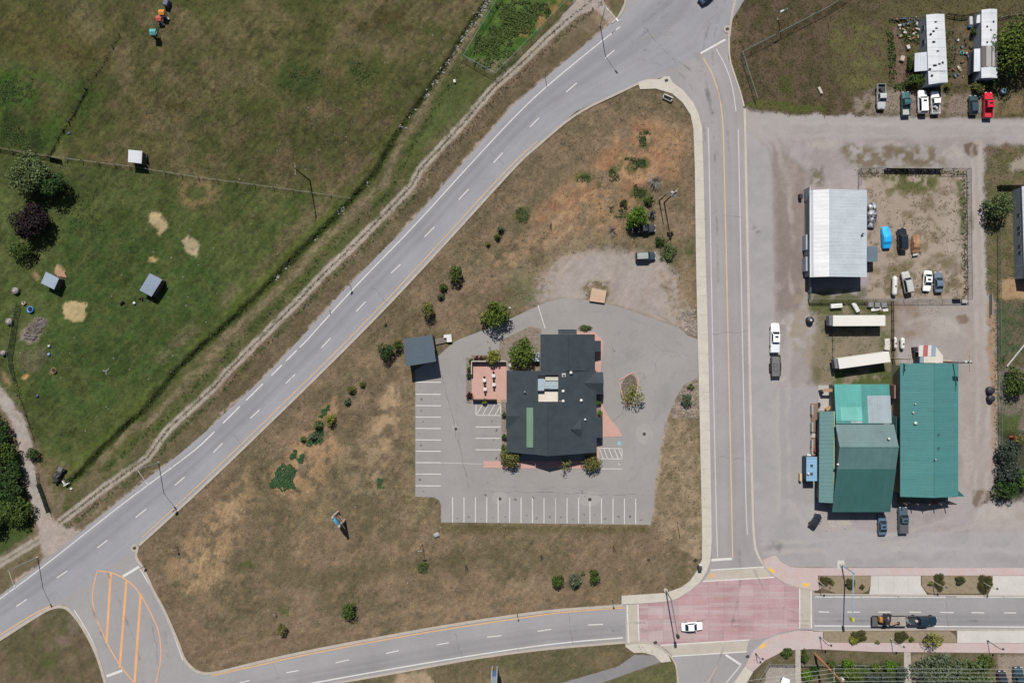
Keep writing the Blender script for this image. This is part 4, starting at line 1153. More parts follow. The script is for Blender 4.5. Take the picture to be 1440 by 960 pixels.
def leaves(name, centres, radii, n, ls, m, parent, org, seed, flat=.5):
    """n leaf-clump faces scattered on and inside the lobes of a crown"""
    g = np.random.default_rng(seed)
    cen = np.array(centres, np.float32); rad = np.array(radii, np.float32)
    w = rad[:, 0] * rad[:, 1]; w = w / w.sum()
    k = g.choice(len(cen), n, p=w)
    d = g.normal(size=(n, 3)); d /= np.linalg.norm(d, axis=1)[:, None]
    rr = g.uniform(.35, 1.05, n) ** .6
    p = cen[k] + d * rad[k] * rr[:, None]
    p[:, 2] = np.maximum(p[:, 2], .04)
    nrm = d * .8 + np.array([0, 0, flat]) + g.normal(size=(n, 3)) * .55
    nrm /= np.linalg.norm(nrm, axis=1)[:, None]
    a = np.cross(nrm, g.normal(size=(n, 3))); a /= np.linalg.norm(a, axis=1)[:, None] + 1e-6
    b = np.cross(nrm, a)
    s = (ls * g.uniform(.55, 1.35, n))[:, None]
    q = np.stack([p - a * s, p - b * s * .6, p + a * s, p + b * s * .6], 1).reshape(-1, 3)
    fc = np.arange(n * 4).reshape(n, 4)
    o = fast_mesh(name, q - np.array(org), fc, m)
    if parent is not None: o.parent = parent
    return o


def tree(name, px, py, rx, h, kind, label, cat='tree', ry=None, form='round', dens=1.0, group=None, seed=None, z0=None, leaf=None, ptop=None):
    """rx, ry crown radii in photo pixels; h height in metres"""
    seed = seed if seed is not None else int(px * 13 + py * 7)
    rr = random.Random(seed)
    ry = rx if ry is None else ry
    if cat == 'tree': h *= .78
    zm = h * (.55 if form != 'cone' else .4)
    c = P(px, py, zm)
    zg = ground_at(c.x, c.y) if z0 is None else z0
    org = Vector((c.x, c.y, zg))
    t = thing(name, label, cat, org, 0, group)
    RX, RY = rx * S, ry * S
    cen = []; rad = []
    crown_b = h * (.14 if form in ('round', 'sparse') else .04)
    if form == 'cone':
        for k in range(6):
            f = k / 5
            z = crown_b + (h - crown_b) * (f * .92)
            r = (1 - f * .85)
            nl = max(1, int(5 * r + .5))
            for j in range(nl):
                th = 6.283 * j / nl + k
                o_ = .48 * r if nl > 1 else 0
                cen.append((org.x + RX * o_ * math.cos(th), org.y + RY * o_ * math.sin(th), zg + z)); rad.append((RX * r * .55, RY * r * .55, (h - crown_b) * .13))
    else:
        nl = 14 if rx > 12 else (9 if rx > 6 else 6)
        hz = (h - crown_b) / 2
        for j in range(nl):
            th = 2.4 * j + rr.random() * .8
            o_ = (.62 + .22 * rr.random()) * math.sqrt((j + .5) / nl)
            s = .36 + .2 * rr.random()
            zz = zg + crown_b + hz + hz * (1 - o_) * .55 * (1 if j % 3 else -1) + (rr.random() - .5) * hz * .5
            cen.append((org.x + RX * o_ * math.cos(th), org.y + RY * o_ * math.sin(th), zz)); rad.append((RX * s, RY * s, hz * s * 1.15))
    area = math.pi * RX * RY
    ls = leaf or (.09 if kind == 'mound' else 0) or min(.27, max(.10, .085 * math.sqrt(max(RX, .5)) * 1.6))
    n = int(min(8500, max(140, area / (ls * ls) * 2.6 * dens)))
    leaves('crown', cen, rad, n, ls, leaf_mat("leaf_" + kind, *TREEMATS[kind]), t, org, seed)
    mb = MB(org)
    tr = max(.03, .018 * h + .01 * RX)
    top = Vector((org.x, org.y, zg + h * .6))
    mb.tube([org - Vector((0, 0, .15)), org + Vector((.04 * h * (rr.random() - .5), .04 * h * (rr.random() - .5), h * .3)), top], tr, 7, tr * .4)
    for k in range(4 if rx > 4 else 2):
        q = cen[(k * 3 + 1) % len(cen)]
        mb.tube([org + Vector((0, 0, h * (.22 + .05 * k))), Vector(q)], tr * .5, 5, tr * .15)
    mb.build('trunk', BARK, t)
    return t


def bare_bush(px, py, r, h, label, n=70, kind='twig_grey', c=A(150, 144, 134), name='bare_bush', cat='bush', group=None):
    p = P(px, py); rr = random.Random(int(px + py))
    zg = ground_at(p.x, p.y); p.z = zg
    mb = MB(p)
    for k in range(n):
        th = rr.random() * 6.283; e = rr.random() ** .5
        q = Vector((p.x + r * S * e * math.cos(th), p.y + r * S * e * math.sin(th), zg + h * (1.05 - .6 * e * e) * (.6 + .4 * rr.random())))
        mid = p.lerp(q, .5) + Vector((0, 0, .12 * h))
        mb.tube([p + Vector((0, 0, -.05)), mid, q], .045, 3, .018)
    o = mb.build(name, mat(kind, c, .95, var=.4))
    return put(o, label, cat, group)


# ---------------------------------------------------------------- vehicles
def ring(y, w, zb, zt, cr=.04, tuck=.10):
    return [(-w * .92, y, zb), (-w, y, zb + .22), (-w, y, zt - .16), (-w + tuck, y, zt), (-w * .4, y, zt + cr), (w * .4, y, zt + cr), (w - tuck, y, zt), (w, y, zt - .16), (w, y, zb + .22), (w * .92, y, zb)]


CARK = {
    # rear window base, roof rear, roof front, windshield base as shares of the length (from rear -.5 to front .5)
    'sedan': dict(rb=-.34, r0=-.19, r1=.06, wb=.22, sh=.92, body='car'),
    'hatch': dict(rb=-.46, r0=-.34, r1=.08, wb=.23, sh=.95, body='car'),
    'suv': dict(rb=-.488, r0=-.44, r1=.09, wb=.21, sh=1.08, body='car'),
    'pickup': dict(rb=-.105, r0=-.075, r1=.11, wb=.215, sh=1.14, body='bed'),
    'crew': dict(rb=-.165, r0=-.14, r1=.115, wb=.215, sh=1.14, body='bed'),
}


def car(name, label, cat, kind, px, py, ang, L=4.7, Wd=1.82, H=1.48, c=(.5, .5, .5), group=None, roof=None, hood=None, bedc=None, rough=.22, sunroof=False, cover=None, coat=.6):
    """ang: direction of the front in the photo, degrees counter-clockwise from right"""
    k = CARK[kind]
    p = P(px, py, .9)
    t = thing(name, label, cat, (p.x, p.y, .022 if soil_at(np.array([p.x]), np.array([p.y]))[2][0] > 0 else ground_at(p.x, p.y)), math.radians(ang - 90), group)
    PM = gloss("car_paint", c, rough, 0, coat)
    RM = gloss("car_paint", roof, rough, 0, coat) if roof else PM
    w = Wd / 2; sh = k['sh'] * (H / 1.48 if k['body'] == 'car' and kind != 'suv' else 1.0) * .98
    if kind == 'suv': sh = H * .60
    if k['body'] == 'bed': sh = H * .62
    hz = sh - .06
    mb = MB()
    yr = k['rb'] * L if k['body'] == 'bed' else -L / 2
    st = []
    if k['body'] == 'bed':
        st.append((yr, w, .32, sh))
    else:
        st += [(-L / 2, w * .80, .42, sh - .22), (-L / 2 + .07, w * .90, .36, sh - .07), (-L / 2 + .3, w * .97, .30, sh), (-L / 2 + .9, w, .28, sh)]
    st += [(k['wb'] * L - .1, w, .28, sh), (k['wb'] * L + .25, w * .99, .28, hz), (L / 2 - .5, w * .95, .28, hz - .08), (L / 2 - .2, w * .88, .30, hz - .14), (L / 2 - .05, w * .78, .36, hz - .26), (L / 2, w * .66, .42, hz - .38)]
    mb.smooth = False
    mb.loft([ring(*s) for s in st])
    # cabin shell in body colour, glass laid proud of it
    wr = w * .76; wb_ = w * .93
    z0 = sh + .02; z1 = H
    y = [k['rb'] * L, k['r0'] * L, k['r1'] * L, k['wb'] * L]
    base = [(-wb_, y[0], z0), (wb_, y[0], z0), (wb_, y[3], z0), (-wb_, y[3], z0)]
    rf = [(-wr, y[1], z1 - .05), (wr, y[1], z1 - .05), (wr, y[2], z1 - .05), (-wr, y[2], z1 - .05)]
    mb.loft([base, rf])
    mb.build('body', PM, t)
    rb = MB(); n = 6
    r_ = []
    for yy, ww, zz in ((y[1] - .02, wr * .96, z1 - .03), (y[1] + .12, wr, z1), ((y[1] + y[2]) / 2, wr * 1.01, z1 + .025), (y[2] - .12, wr, z1), (y[2] + .03, wr * .96, z1 - .03)):
        r_.append([(-ww, yy, zz - .06), (-ww + .06, yy, zz), (0, yy, zz + .02), (ww - .06, yy, zz), (ww, yy, zz - .06)])
    rb.loft(r_)
    rb.build('roof', RM, t)
    if sunroof:
        s_ = MB(); s_.box((0, y[2] - .55, z1 + .05), (wr * 1.05, .42, .02)); s_.build('sunroof', GLASS, t)

    def pane(nm, a, b, c_, d, e=.015, ins=.10):
        q = [Vector(a), Vector(b), Vector(c_), Vector(d)]
        ctr = sum(q, Vector()) / 4
        nrm = (q[1] - q[0]).cross(q[2] - q[1]).normalized()
        if nrm.dot(ctr - Vector((0, ctr.y * .9, .6))) < 0: nrm.negate()
        q = [v + (ctr - v) * ins + nrm * e for v in q]
        g = MB(); g.loft([[v - nrm * .012 for v in q], q]); g.build(nm, GLASS, t)
    pane('windshield', base[2], base[3], rf[3], rf[2])
    pane('rear_window', base[0], base[1], rf[1], rf[0])
    pane('side_window', base[0], rf[0], rf[3], base[3], ins=.13); pane('side_window', base[1], rf[1], rf[2], base[2], ins=.13)
    if k['body'] == 'bed':
        bl = yr + L / 2
        bd = MB(); th = .09; zc = (sh + .34) / 2; hh = sh - .34
        yc = -L / 2 + bl / 2 - .01
        bd.cbox((-w + th / 2 + .02, yc, zc), (th, bl - .04, hh), .03); bd.cbox((w - th / 2 - .02, yc, zc), (th, bl - .04, hh), .03)
        bd.box((0, yr - .06, zc), (Wd - 2 * th - .08, .07, hh - .02))
        bd.build('bed', PM, t)
        tg = MB(); tg.cbox((0, -L / 2 + .05, zc), (Wd - 2 * th - .06, .09, hh), .03); tg.build('tailgate', PM, t)
        fl = MB(); fl.box((0, yc, .62), (Wd - 2 * th - .06, bl - .12, .06)); fl.build('bed_floor', mat("bed_liner", bedc or (.03, .03, .032), .8), t)
        if cover:
            cv = MB(); cv.cbox((0, yc + .02, sh + .03), (Wd - .16, bl - .12, .07), .03); cv.build('bed_cover', mat("bed_cover_vinyl", cover, .6, var=.15), t)
        bp = MB(); bp.cbox((0, -L / 2 - .06, .52), (Wd * .92, .16, .2), .04); bp.build('bumper', CHROME if c != (.02, .02, .022) else BLACKP, t)
    for sx in (-1, 1):
        for yy in (-L * .29, L * .32):
            wh = MB(); rr_ = .36 if k['body'] == 'bed' or kind == 'suv' else .32
            rings = []
            for xx, r2 in ((0, rr_ * .9), (.03, rr_), (.2, rr_), (.23, rr_ * .9)):
                rings.append([(sx * (w - .2 + xx), yy + r2 * math.cos(6.283 * i / 14), rr_ + r2 * math.sin(6.283 * i / 14)) for i in range(14)])
            wh.loft(rings); wh.m = 1
            rings = [[(sx * (w + .032), yy + r2 * math.cos(6.283 * i / 10), rr_ + r2 * math.sin(6.283 * i / 10)) for i in range(10)] for r2 in (rr_ * .6, rr_ * .2)]
            wh.loft(rings)
            wh.build('wheel', [RUBBER, CHROME], t)
        hl = MB(); hl.cbox((sx * w * .62, L / 2 - .14, hz - .27), (.42, .16, .16), .03, sx * -.25); hl.build('headlight', LAMPW, t)
        tl = MB(); tl.cbox((sx * w * .76, -L / 2 + .03, sh - .28), (.24, .1, .22), .02); tl.build('taillight', LAMPR, t)
        mr = MB(); mr.cbox((sx * (w + .11), y[3] - .28, sh + .12), (.24, .12, .16), .03); mr.build('mirror', PM if kind != 'crew' else BLACKP, t)
    return t


# ---------------------------------------------------------------- fences, poles, lamps
def fence(label, pts, h=1.6, step=3.2, kind='chain', group=None, name='chain_link_fence', c=None, cat='fence'):
    """fence along photo-pixel points: posts, rails and its infill"""
    w = [P(*p) for p in pts]
    for q in w: q.z = ground_at(q.x, q.y)
    t = thing(name, label, cat, w[0], 0, group)
    org = w[0]
    pm = GALV if kind in ('chain', 'mesh') else mat("fence_wood", c or A(122, 114, 98), .9, var=.35)
    if kind in ('chain', 'mesh') and c: pm = mat("fence_metal", c, .6)
    rail = MB(org); inf = MB(org)
    done = []
    for a, b in zip(w[:-1], w[1:]):
        L = (b - a).length; n = max(1, round(L / step))
        d = (b - a) / n
        for k in range(n + 1):
            q = a + d * k
            if k == 0 and done: continue
            done.append(q)
            ps = MB(org)
            if kind in ('chain', 'mesh'): ps.cyl(q.x, q.y, q.z - .2, q.z + h + .06, .035, n=6)
            else: ps.box((q.x, q.y, q.z + h / 2), (.13, .13, h + .2), math.atan2(d.y, d.x))
            if len(done) <= 100: ps.build('post', pm, t)
        u = d.normalized(); nrm = Vector((-u.y, u.x, 0))
        if kind in ('chain', 'mesh'):
            rail.tube([a + Vector((0, 0, h)), b + Vector((0, 0, h))], .05, 5)
            m = max(2, int(L / (.22 if kind == 'chain' else .10)))
            for k in range(m):       # woven wire: two leaning families
                q = a + (b - a) * (k / m)
                for s in (-1, 1):
                    e = q + u * (.6 * s) + Vector((0, 0, h - .06)); q0 = q + Vector((0, 0, .04))
                    f = .013
                    inf.quad(q0 - u * f, q0 + u * f, e + u * f, e - u * f)
        elif kind == 'rail':
            for z in (.35, .8, h - .1):
                cc = (a + b) / 2; inf.box((cc.x, cc.y, cc.z + z), (L, .05, .14), math.atan2(d.y, d.x))
        elif kind == 'board':
            m = max(1, int(L / .3))
            for k in range(m):
                q = a + (b - a) * ((k + .5) / m)
                inf.box((q.x + nrm.x * .05, q.y + nrm.y * .05, q.z + h / 2 + .02), (L / m * .94, .03, h - .06 + .05 * ((k * 7) % 3 - 1)), math.atan2(d.y, d.x))
            for z in (.35, h - .3):
                cc = (a + b) / 2; rail.box((cc.x, cc.y, cc.z + z), (L, .06, .09), math.atan2(d.y, d.x))
        elif kind == 'wire':
            for z in (.35, .7, 1.05):
                rail.tube([a + Vector((0, 0, z)), b + Vector((0, 0, z))], .018, 4)
    if rail.v: rail.build('rail', pm, t)
    if inf.v: inf.build('wire_mesh' if kind in ('chain', 'mesh') else 'boards', pm if kind not in ('chain', 'mesh') else mat("fence_wire", c or A(150, 156, 152), .6), t)
    return t


def mast_lamp(px, py, h, arm_px, label, group, arm_len=3.6):
    """tall highway lamp: tapered mast, arm towards the road, head"""
    p = P(px, py); p.z = ground_at(p.x, p.y)
    t = thing('street_lamp', label, 'street lamp', p, 0, group)
    a = Vector((arm_px[0], -arm_px[1], 0)).normalized()
    mb = MB(p); mb.tube([p - Vector((0, 0, .1)), p + Vector((0, 0, h))], .11, 8, .07); mb.build('mast', GALV, t)
    mb = MB(p); mb.cyl(p.x, p.y, p.z, p.z + .25, .24, .20, 10); mb.build('base', CONC, t)
    e = p + Vector((0, 0, h + .35)) + a * arm_len
    mb = MB(p); mb.tube([p + Vector((0, 0, h - .3)), p + Vector((0, 0, h + .05)) + a * arm_len * .35, e], .05, 6, .04); mb.build('arm', GALV, t)
    mb = MB(p); mb.cbox((e.x + a.x * .3, e.y + a.y * .3, e.z), (.85, .34, .16), .05, math.atan2(a.y, a.x)); hd = mb.build('lamp_head', GALV, t)
    mb = MB(p); mb.cbox((e.x + a.x * .35, e.y + a.y * .35, e.z - .1), (.5, .26, .06), .02, math.atan2(a.y, a.x)); mb.build('lens', LAMPW, hd)
    return t


def post_lamp(px, py, label, group, c=A(196, 190, 172), h=4.2, dark=False):
    """decorative pavement lamp: post, bracket with hanging head"""
    p = P(px, py); p.z = .13
    t = thing('pavement_lamp', label, 'street lamp', p, 0, group)
    m = BLACKP if dark else mat("lamp_post_paint", c, .5)
    mb = MB(p); mb.lathe(p.x, p.y, [(.17, p.z), (.17, p.z + .35), (.09, p.z + .5), (.06, p.z + h), (.02, p.z + h + .2)], 10); mb.build('post', m, t)
    e = p + Vector((.75, -.15, h - .1))
    mb = MB(p); mb.tube([p + Vector((0, 0, h - .5)), p + Vector((.35, -.07, h + .12)), e], .03, 5); mb.build('bracket', m, t)
    mb = MB(p); mb.lathe(e.x, e.y, [(.05, e.z + .05), (.2, e.z - .1), (.24, e.z - .3), (.1, e.z - .42)], 10); mb.build('lamp_head', BLACKP, t)
    mb = MB(p)
    mb.box((p.x - .28, p.y, p.z + h * .7), (.5, .02, .05)); mb.build('banner_arm', m, t)
    return t


def util_pole(px, py, h, label, group=None, c=None, arm=None, trans=0, armz=.6, arm_len=2.4, r=.16):
    p = P(px, py); p.z = ground_at(p.x, p.y)
    t = thing('utility_pole', label, 'utility pole', p, 0, group)
    m = mat("pole_timber", c, .9, var=.3) if c else WOODP
    mb = MB(p); mb.tube([p - Vector((0, 0, .3)), p + Vector((0, 0, h))], r, 8, r * .62); mb.build('pole', m, t)
    if arm is not None:
        for k, dz in enumerate((armz,) if not isinstance(armz, tuple) else armz):
            q = p + Vector((0, 0, h - dz))
            u = Vector((math.cos(arm), math.sin(arm), 0)); nr = Vector((-u.y, u.x, 0)) * .16
            mb = MB(p); mb.box((q.x + nr.x, q.y + nr.y, q.z), (arm_len, .11, .13), arm); ca = mb.build('crossarm', mat("crossarm_wood", A(178, 168, 148), .9), t)
            for s in (-.46, -.16, .16, .46):
                e = q + nr + u * (arm_len * s)
                mb = MB(p); mb.lathe(e.x, e.y, [(.03, e.z + .06), (.06, e.z + .14), (.05, e.z + .22), (.02, e.z + .27)], 8); mb.build('insulator', gloss("porcelain", (.55, .53, .5), .2), ca)
    for k in range(trans):
        th = k * 2.1 + .6
        q = p + Vector((math.cos(th) * .5, math.sin(th) * .5, h - 2.0))
        mb = MB(p); mb.lathe(q.x, q.y, [(.24, q.z), (.27, q.z + .05), (.27, q.z + .8), (.12, q.z + .92)], 12); mb.build('transformer', mat("transformer_paint", A(205, 208, 206), .4), t)
    return t


def wires(label, ends, sag=.7, r=.02, group=None, name='power_line', c=A(190, 192, 186)):
    """cables between pairs of world points"""
    mb = MB(ends[0][0])
    for a, b in ends:
        n = 14
        mb.tube([a.lerp(b, k / n) - Vector((0, 0, sag * 4 * (k / n) * (1 - k / n))) for k in range(n + 1)], r, 4)
    o = mb.build(name, mat("cable", c, .6))
    return put(o, label, 'cable', group)

# ---------------------------------------------------------------- buildings
def roof_plane(t, q, m, name='roof', th=.16):
    mb = MB(t.location); mb.slab(q, th); return mb.build(name, m, t)


def wall_block(t, poly, z0, z1, m, name='wall'):
    mb = MB(t.location); mb.prism(poly, z0, z1); return mb.build(name, m, t)


def opening(t, x, y, z, w, h, face, m=WINDOW, name='window', fm=WHITE):
    """window or door on a wall; face: outward direction in radians"""
    u = Vector((math.cos(face), math.sin(face), 0))
    mb = MB(t.location); mb.cbox((x + u.x * .03, y + u.y * .03, z), (w + .16, .1, h + .16), .015, face + math.pi / 2); f = mb.build(name, fm, t)
    mb = MB(t.location); mb.box((x + u.x * .085, y + u.y * .085, z), (w, .03, h), face + math.pi / 2); mb.build('pane' if name == 'window' else 'panel', m, f)
    return f


def vent(t, px, py, z, r=.42, c=WHITE, name='roof_vent', h=.5):
    p = P(px, py, z + h)
    mb = MB(t.location); mb.smooth = True
    mb.lathe(p.x, p.y, [(r * .6, z - .15), (r * .6, z + h * .45), (r, z + h * .5), (r * .95, z + h * .75), (r * .5, z + h)], 12)
    return mb.build(name, c, t)


def gable(t, x0, y0, x1, y1, axis, rp, ze0, ze1, zr, m0, m1, wm, over=.4, walls=True, th=.16):
    """two roof slopes over a block; ze0/ze1 eave heights of the first (left/top) and second slope"""
    if axis == 'y':
        a, b = P(x0, y0, ze0), P(x0, y1, ze0); c, d = P(x1, y0, ze1), P(x1, y1, ze1); r0, r1 = P(rp, y0, zr), P(rp, y1, zr)
        r0.y = a.y; r1.y = b.y; c.y = a.y; d.y = b.y
    else:
        a, b = P(x0, y0, ze0), P(x1, y0, ze0); c, d = P(x0, y1, ze1), P(x1, y1, ze1); r0, r1 = P(x0, rp, zr), P(x1, rp, zr)
        r0.x = a.x; r1.x = b.x; c.x = a.x; d.x = b.x
    roof_plane(t, [a, b, r1, r0], m0, th=th)
    roof_plane(t, [c, d, r1, r0], m1, th=th)
    mb = MB(t.location); e = .02
    mb.tube([r0 + Vector((0, 0, e)), r1 + Vector((0, 0, e))], .09, 6); mb.build('ridge_cap', m1, t)
    if walls:
        xs = sorted([a.x, d.x]); ys = sorted([a.y, d.y])
        X0, X1, Y0, Y1 = xs[0] + over, xs[1] - over, ys[0] + over, ys[1] - over
        mb = MB(t.location)
        zl = min(ze0, ze1) - .1
        mb.prism([(X0, Y0), (X1, Y0), (X1, Y1), (X0, Y1)], -.15, zl)

        def zat(x, y):
            s, e0, rr, e1 = (x, a.x, r0.x, c.x) if axis == 'y' else (y, a.y, r0.y, c.y)
            if (s - rr) * (e0 - rr) > 0: return zr + (ze0 - zr) * (s - rr) / (e0 - rr)
            return zr + (ze1 - zr) * (s - rr) / (e1 - rr)
        for k in (0, 1):
            if axis == 'y':
                y = (Y0, Y1)[k]; pts = [(X0, y, zl), (X1, y, zl), (X1, y, zat(X1, y) - th - .02), (r0.x, y, zr - th - .02), (X0, y, zat(X0, y) - th - .02)]
                mb.loft([[Vector(p) for p in pts], [Vector(p) + Vector((0, .15 * (1 if k == 0 else -1), 0)) for p in pts]])
            else:
                x = (X0, X1)[k]; pts = [(x, Y0, zl), (x, Y1, zl), (x, Y1, zat(x, Y1) - th - .02), (x, r0.y, zr - th - .02), (x, Y0, zat(x, Y0) - th - .02)]
                mb.loft([[Vector(p) for p in pts], [Vector(p) + Vector((.15 * (1 if k == 0 else -1), 0, 0)) for p in pts]])
        mb.build('wall', wm, t)
        return X0, X1, Y0, Y1


M_SHING = mat("charcoal_shingle", A(66, 75, 81), .92, var=.42, big=.5, fine=7.0, spec=.15)
M_STUC = mat("tan_siding", A(150, 132, 110), .9)
M_GREYW = mat("grey_siding", A(168, 170, 170), .8)
M_AC = mat("equipment_paint", A(172, 188, 196), .5, var=.15)

# --- the restaurant in the middle
rest = thing('restaurant', 'large charcoal shingle roofed restaurant with a sunken plant well and green roof strip', 'building', P(775, 560))
o_ = rest.location
# north block
for xs, ze, zr in (((760, 799), 3.3, 5.0),):
    r0, r1 = P(799, 470, 5.0), P(799, 527, 5.0)
    a, b = P(760, 470, 3.3), P(760, 521, 3.3); r0.y = a.y
    b2 = P(786, 527, 4.4)
    roof_plane(rest, [a, b, Vector((r0.x, b.y, 5.0)), r0], M_SHING)
    c, d = P(836.5, 470, 3.3), P(836.5, 521.5, 3.3); c.y = a.y
    roof_plane(rest, [r0, Vector((r0.x, b.y, 5.0)), Vector((c.x, b.y, 3.3)), c], M_SHING)
    mb = MB(o_); mb.tube([r0, Vector((r0.x, b.y, 5.02))], .1, 6); mb.build('ridge_cap', M_SHING, rest)
    yN, yB = a.y, b.y; xRN = r0.x; xE = c.x
NW_ = P(785, 463, 3.0); NE_ = P(811, 463, 3.0)
roof_plane(rest, [Vector((NW_.x, NW_.y, 2.9)), Vector((NE_.x, NE_.y, 2.9)), Vector((NE_.x, yN + .05, 3.15)), Vector((NW_.x, yN + .05, 3.15))], M_SHING, 'entry_roof')
# main hall: ridge runs towards the south gable
yP0 = P(0, 566, 4.6).y; yS = P(0, 637, 4.2).y
xR = P(770, 600, 5.8).x; xW = P(750, 600, 4.9).x; xEm = P(839, 600, 3.2).x
ySr = P(0, 641, 5.8).y; ySw = P(0, 638.5, 4.9).y
roof_plane(rest, [(xW, yP0, 4.9), (xR, yP0, 5.8), (xR, ySr, 5.8), (xW, ySw, 4.9)], M_SHING)
roof_plane(rest, [(xR, yP0, 5.8), (xEm, yP0, 3.2), (xEm, yS, 3.2), (xR, ySr, 5.8)], M_SHING)
mb = MB(o_); mb.tube([(xR, yP0, 5.83), (xR, ySr, 5.83)], .1, 6); mb.build('ridge_cap', M_SHING, rest)
# roof east of the plant well
xp1 = P(786, 0, 4.6).x; xp0 = P(755.5, 0, 4.6).x
zx = lambda x: 5.8 + (x - xR) / (xEm - xR) * (3.2 - 5.8)
roof_plane(rest, [(xp1, yB, zx(xp1)), (xEm - .05, yB, 3.22), (xEm - .05, yP0, 3.22), (xp1, yP0, zx(xp1))], M_SHING)
# west wing, low slope
xw0 = P(712.5, 0, 3.2).x; zw = lambda x: 3.2 + (x - xw0) / (xW - xw0) * 1.1
yW0 = P(0, 521, 3.3).y; yW1 = P(0, 635.5, 3.3).y
roof_plane(rest, [(xw0, yW0, 3.2), (xp0, yW0, zw(xp0)), (xp0, yP0, zw(xp0)), (xw0, yP0, 3.2)], M_SHING)
roof_plane(rest, [(xw0, yP0, 3.2), (xW, yP0, 4.3), (xW, yW1 - .35, 4.3), (xw0, yW1, 3.2)], M_SHING)
# clerestory wall under the main ridge's west eave, green metal strip beside it
wall_block(rest, [(xW + .04, yP0 - .1), (xW + .2, yP0 - .1), (xW + .2, ySw + .3), (xW + .04, ySw + .3)], 4.0, 4.82, M_STUC)
ys0, ys1 = P(0, 573, 4.4).y, P(0, 629, 4.4).y; xg0 = P(740.5, 0, 4.3).x
roof_plane(rest, [(xg0, ys0, zw(xg0) + .12), (xW - .02, ys0, 4.48), (xW - .02, ys1, 4.48), (xg0, ys1, zw(xg0) + .12)], mat("sage_metal", A(116, 148, 122), .5, var=.15), 'metal_strip', .1)
# plant well
yq0 = P(0, 527, 4.4).y
mb = MB(o_)
zf = 3.0
mb.box(((xp0 + xp1) / 2, (yq0 + yP0) / 2, zf - .06), (xp1 - xp0, yq0 - yP0, .12)); mb.build('well_floor', mat("membrane", A(236, 230, 220), .8, var=.3, big=.8, c2=A(224, 212, 196)), rest)
mb = MB(o_)
for c_, s_ in (((xp0 + .06, (yB + yP0) / 2, 3.7), (.12, yB - yP0, 1.5)), ((xp1 - .06, (yB + yP0) / 2, 3.9), (.12, yB - yP0, 1.7)), (((xp0 + xp1) / 2, yP0 + .06, 3.9), (xp1 - xp0 - .26, .12, 1.7)), (((xp0 + xp1) / 2, yq0 + .06, 3.7), (xp1 - xp0 - .26, .12, 1.4))): mb.box(c_, s_)
mb.build('well_wall', mat("well_lining", A(74, 82, 88), .8), rest)
roof_plane(rest, [(xp0, yB, 4.4), (xp1, yB, 4.4), (xp1, yq0 - .0, 4.38), (xp0, yq0, 4.38)], M_SHING)
for x, y, w_, l_, h_ in ((760.5, 541, 1.5, 2.6, 1.1), (769, 541.5, 1.5, 1.6, .95), (778.5, 541.5, 2.2, 1.7, .9)):
    p = P(x, y, zf + h_); mb = MB(o_); mb.cbox((p.x, p.y, zf + h_ / 2), (w_, l_, h_), .05); ac = mb.build('rooftop_unit', M_AC, rest)
    mb = MB(o_); mb.cyl(p.x, p.y, zf + h_, zf + h_ + .06, .38, n=14); mb.build('fan_grille', DARKM if w_ < 1.32 else M_AC, ac)
p = P(776, 532, zf + .8); mb = MB(o_); mb.cbox((p.x, p.y, zf + .4), (2.9, 1.0, .8), .04); mb.build('duct', mat("duct_metal", A(206, 204, 184), .5), rest)
# cross gables
def cross(xa, ya, yb, yr, xi, ze, zr, zi):
    """small gable running into the slope: outer edge at photo x xa"""
    e0, e1, r0 = P(xa, ya, ze), P(xa, yb, ze), P(xa, yr, zr); ri = P(xi, yr, zi)
    r0.x = e0.x; e1.x = e0.x
    i0 = Vector((xEm - .1 if xa > 780 else xw0 + .1, e0.y, ze + .02)); i1 = Vector((i0.x, e1.y, ze + .02))
    roof_plane(rest, [e0, r0, ri, i0], M_SHING, 'cross_gable', .12); roof_plane(rest, [r0, e1, i1, ri], M_SHING, 'cross_gable', .12)
    mb = MB(o_); d = .35 if xa > 780 else -.35
    mb.prism([(e0.x - d, e0.y - .3), (e0.x - d - .2, e0.y - .3), (e0.x - d - .2, e1.y + .3), (e0.x - d, e1.y + .3)], -.1, ze - .15); mb.build('wall', M_STUC, rest)
cross(848, 523, 554, 538.3, 822, 3.15, 4.25, 4.02)
cross(711.5, 566, 603, 584.7, 733, 3.22, 3.9, 3.78)
q = [P(817.5, 588, 4.2), P(817.5, 616, 4.1), P(817.5, 603, 5.0), P(803, 603, 4.9)]
roof_plane(rest, [q[0], q[2], q[3]], M_SHING, 'dormer', .1); roof_plane(rest, [q[2], q[1], q[3]], M_SHING, 'dormer', .1)
mb = MB(o_); mb.prism([(q[0].x - .15, q[0].y - .3), (q[0].x - .3, q[0].y - .3), (q[0].x - .3, q[1].y + .3), (q[0].x - .15, q[1].y + .3)], 3.6, 4.25); mb.build('dormer_wall', M_STUC, rest)
for a_, b_, z_, zi_, nm in ((479, 494, 2.7, 3.1, 'awning'), (586, 615, 2.8, 3.2, 'awning')):
    p0, p1 = P(845 if a_ < 500 else 847.5, a_, z_), P(845 if a_ < 500 else 847.5, b_, z_)
    xi = xE if a_ < 500 else xEm
    roof_plane(rest, [(xi - .03, p0.y, zi_), (p0.x, p0.y, z_), (p0.x, p1.y, z_), (xi - .03, p1.y, zi_)], M_SHING, nm, .14)
    mb = MB(o_)
    for y in (p0.y - .25, p1.y + .25): mb = MB(o_); mb.box((p0.x - .2, y, z_ / 2 - .1), (.18, .18, z_ - .2)); mb.build('awning_post', TIMBER, rest)
    pass
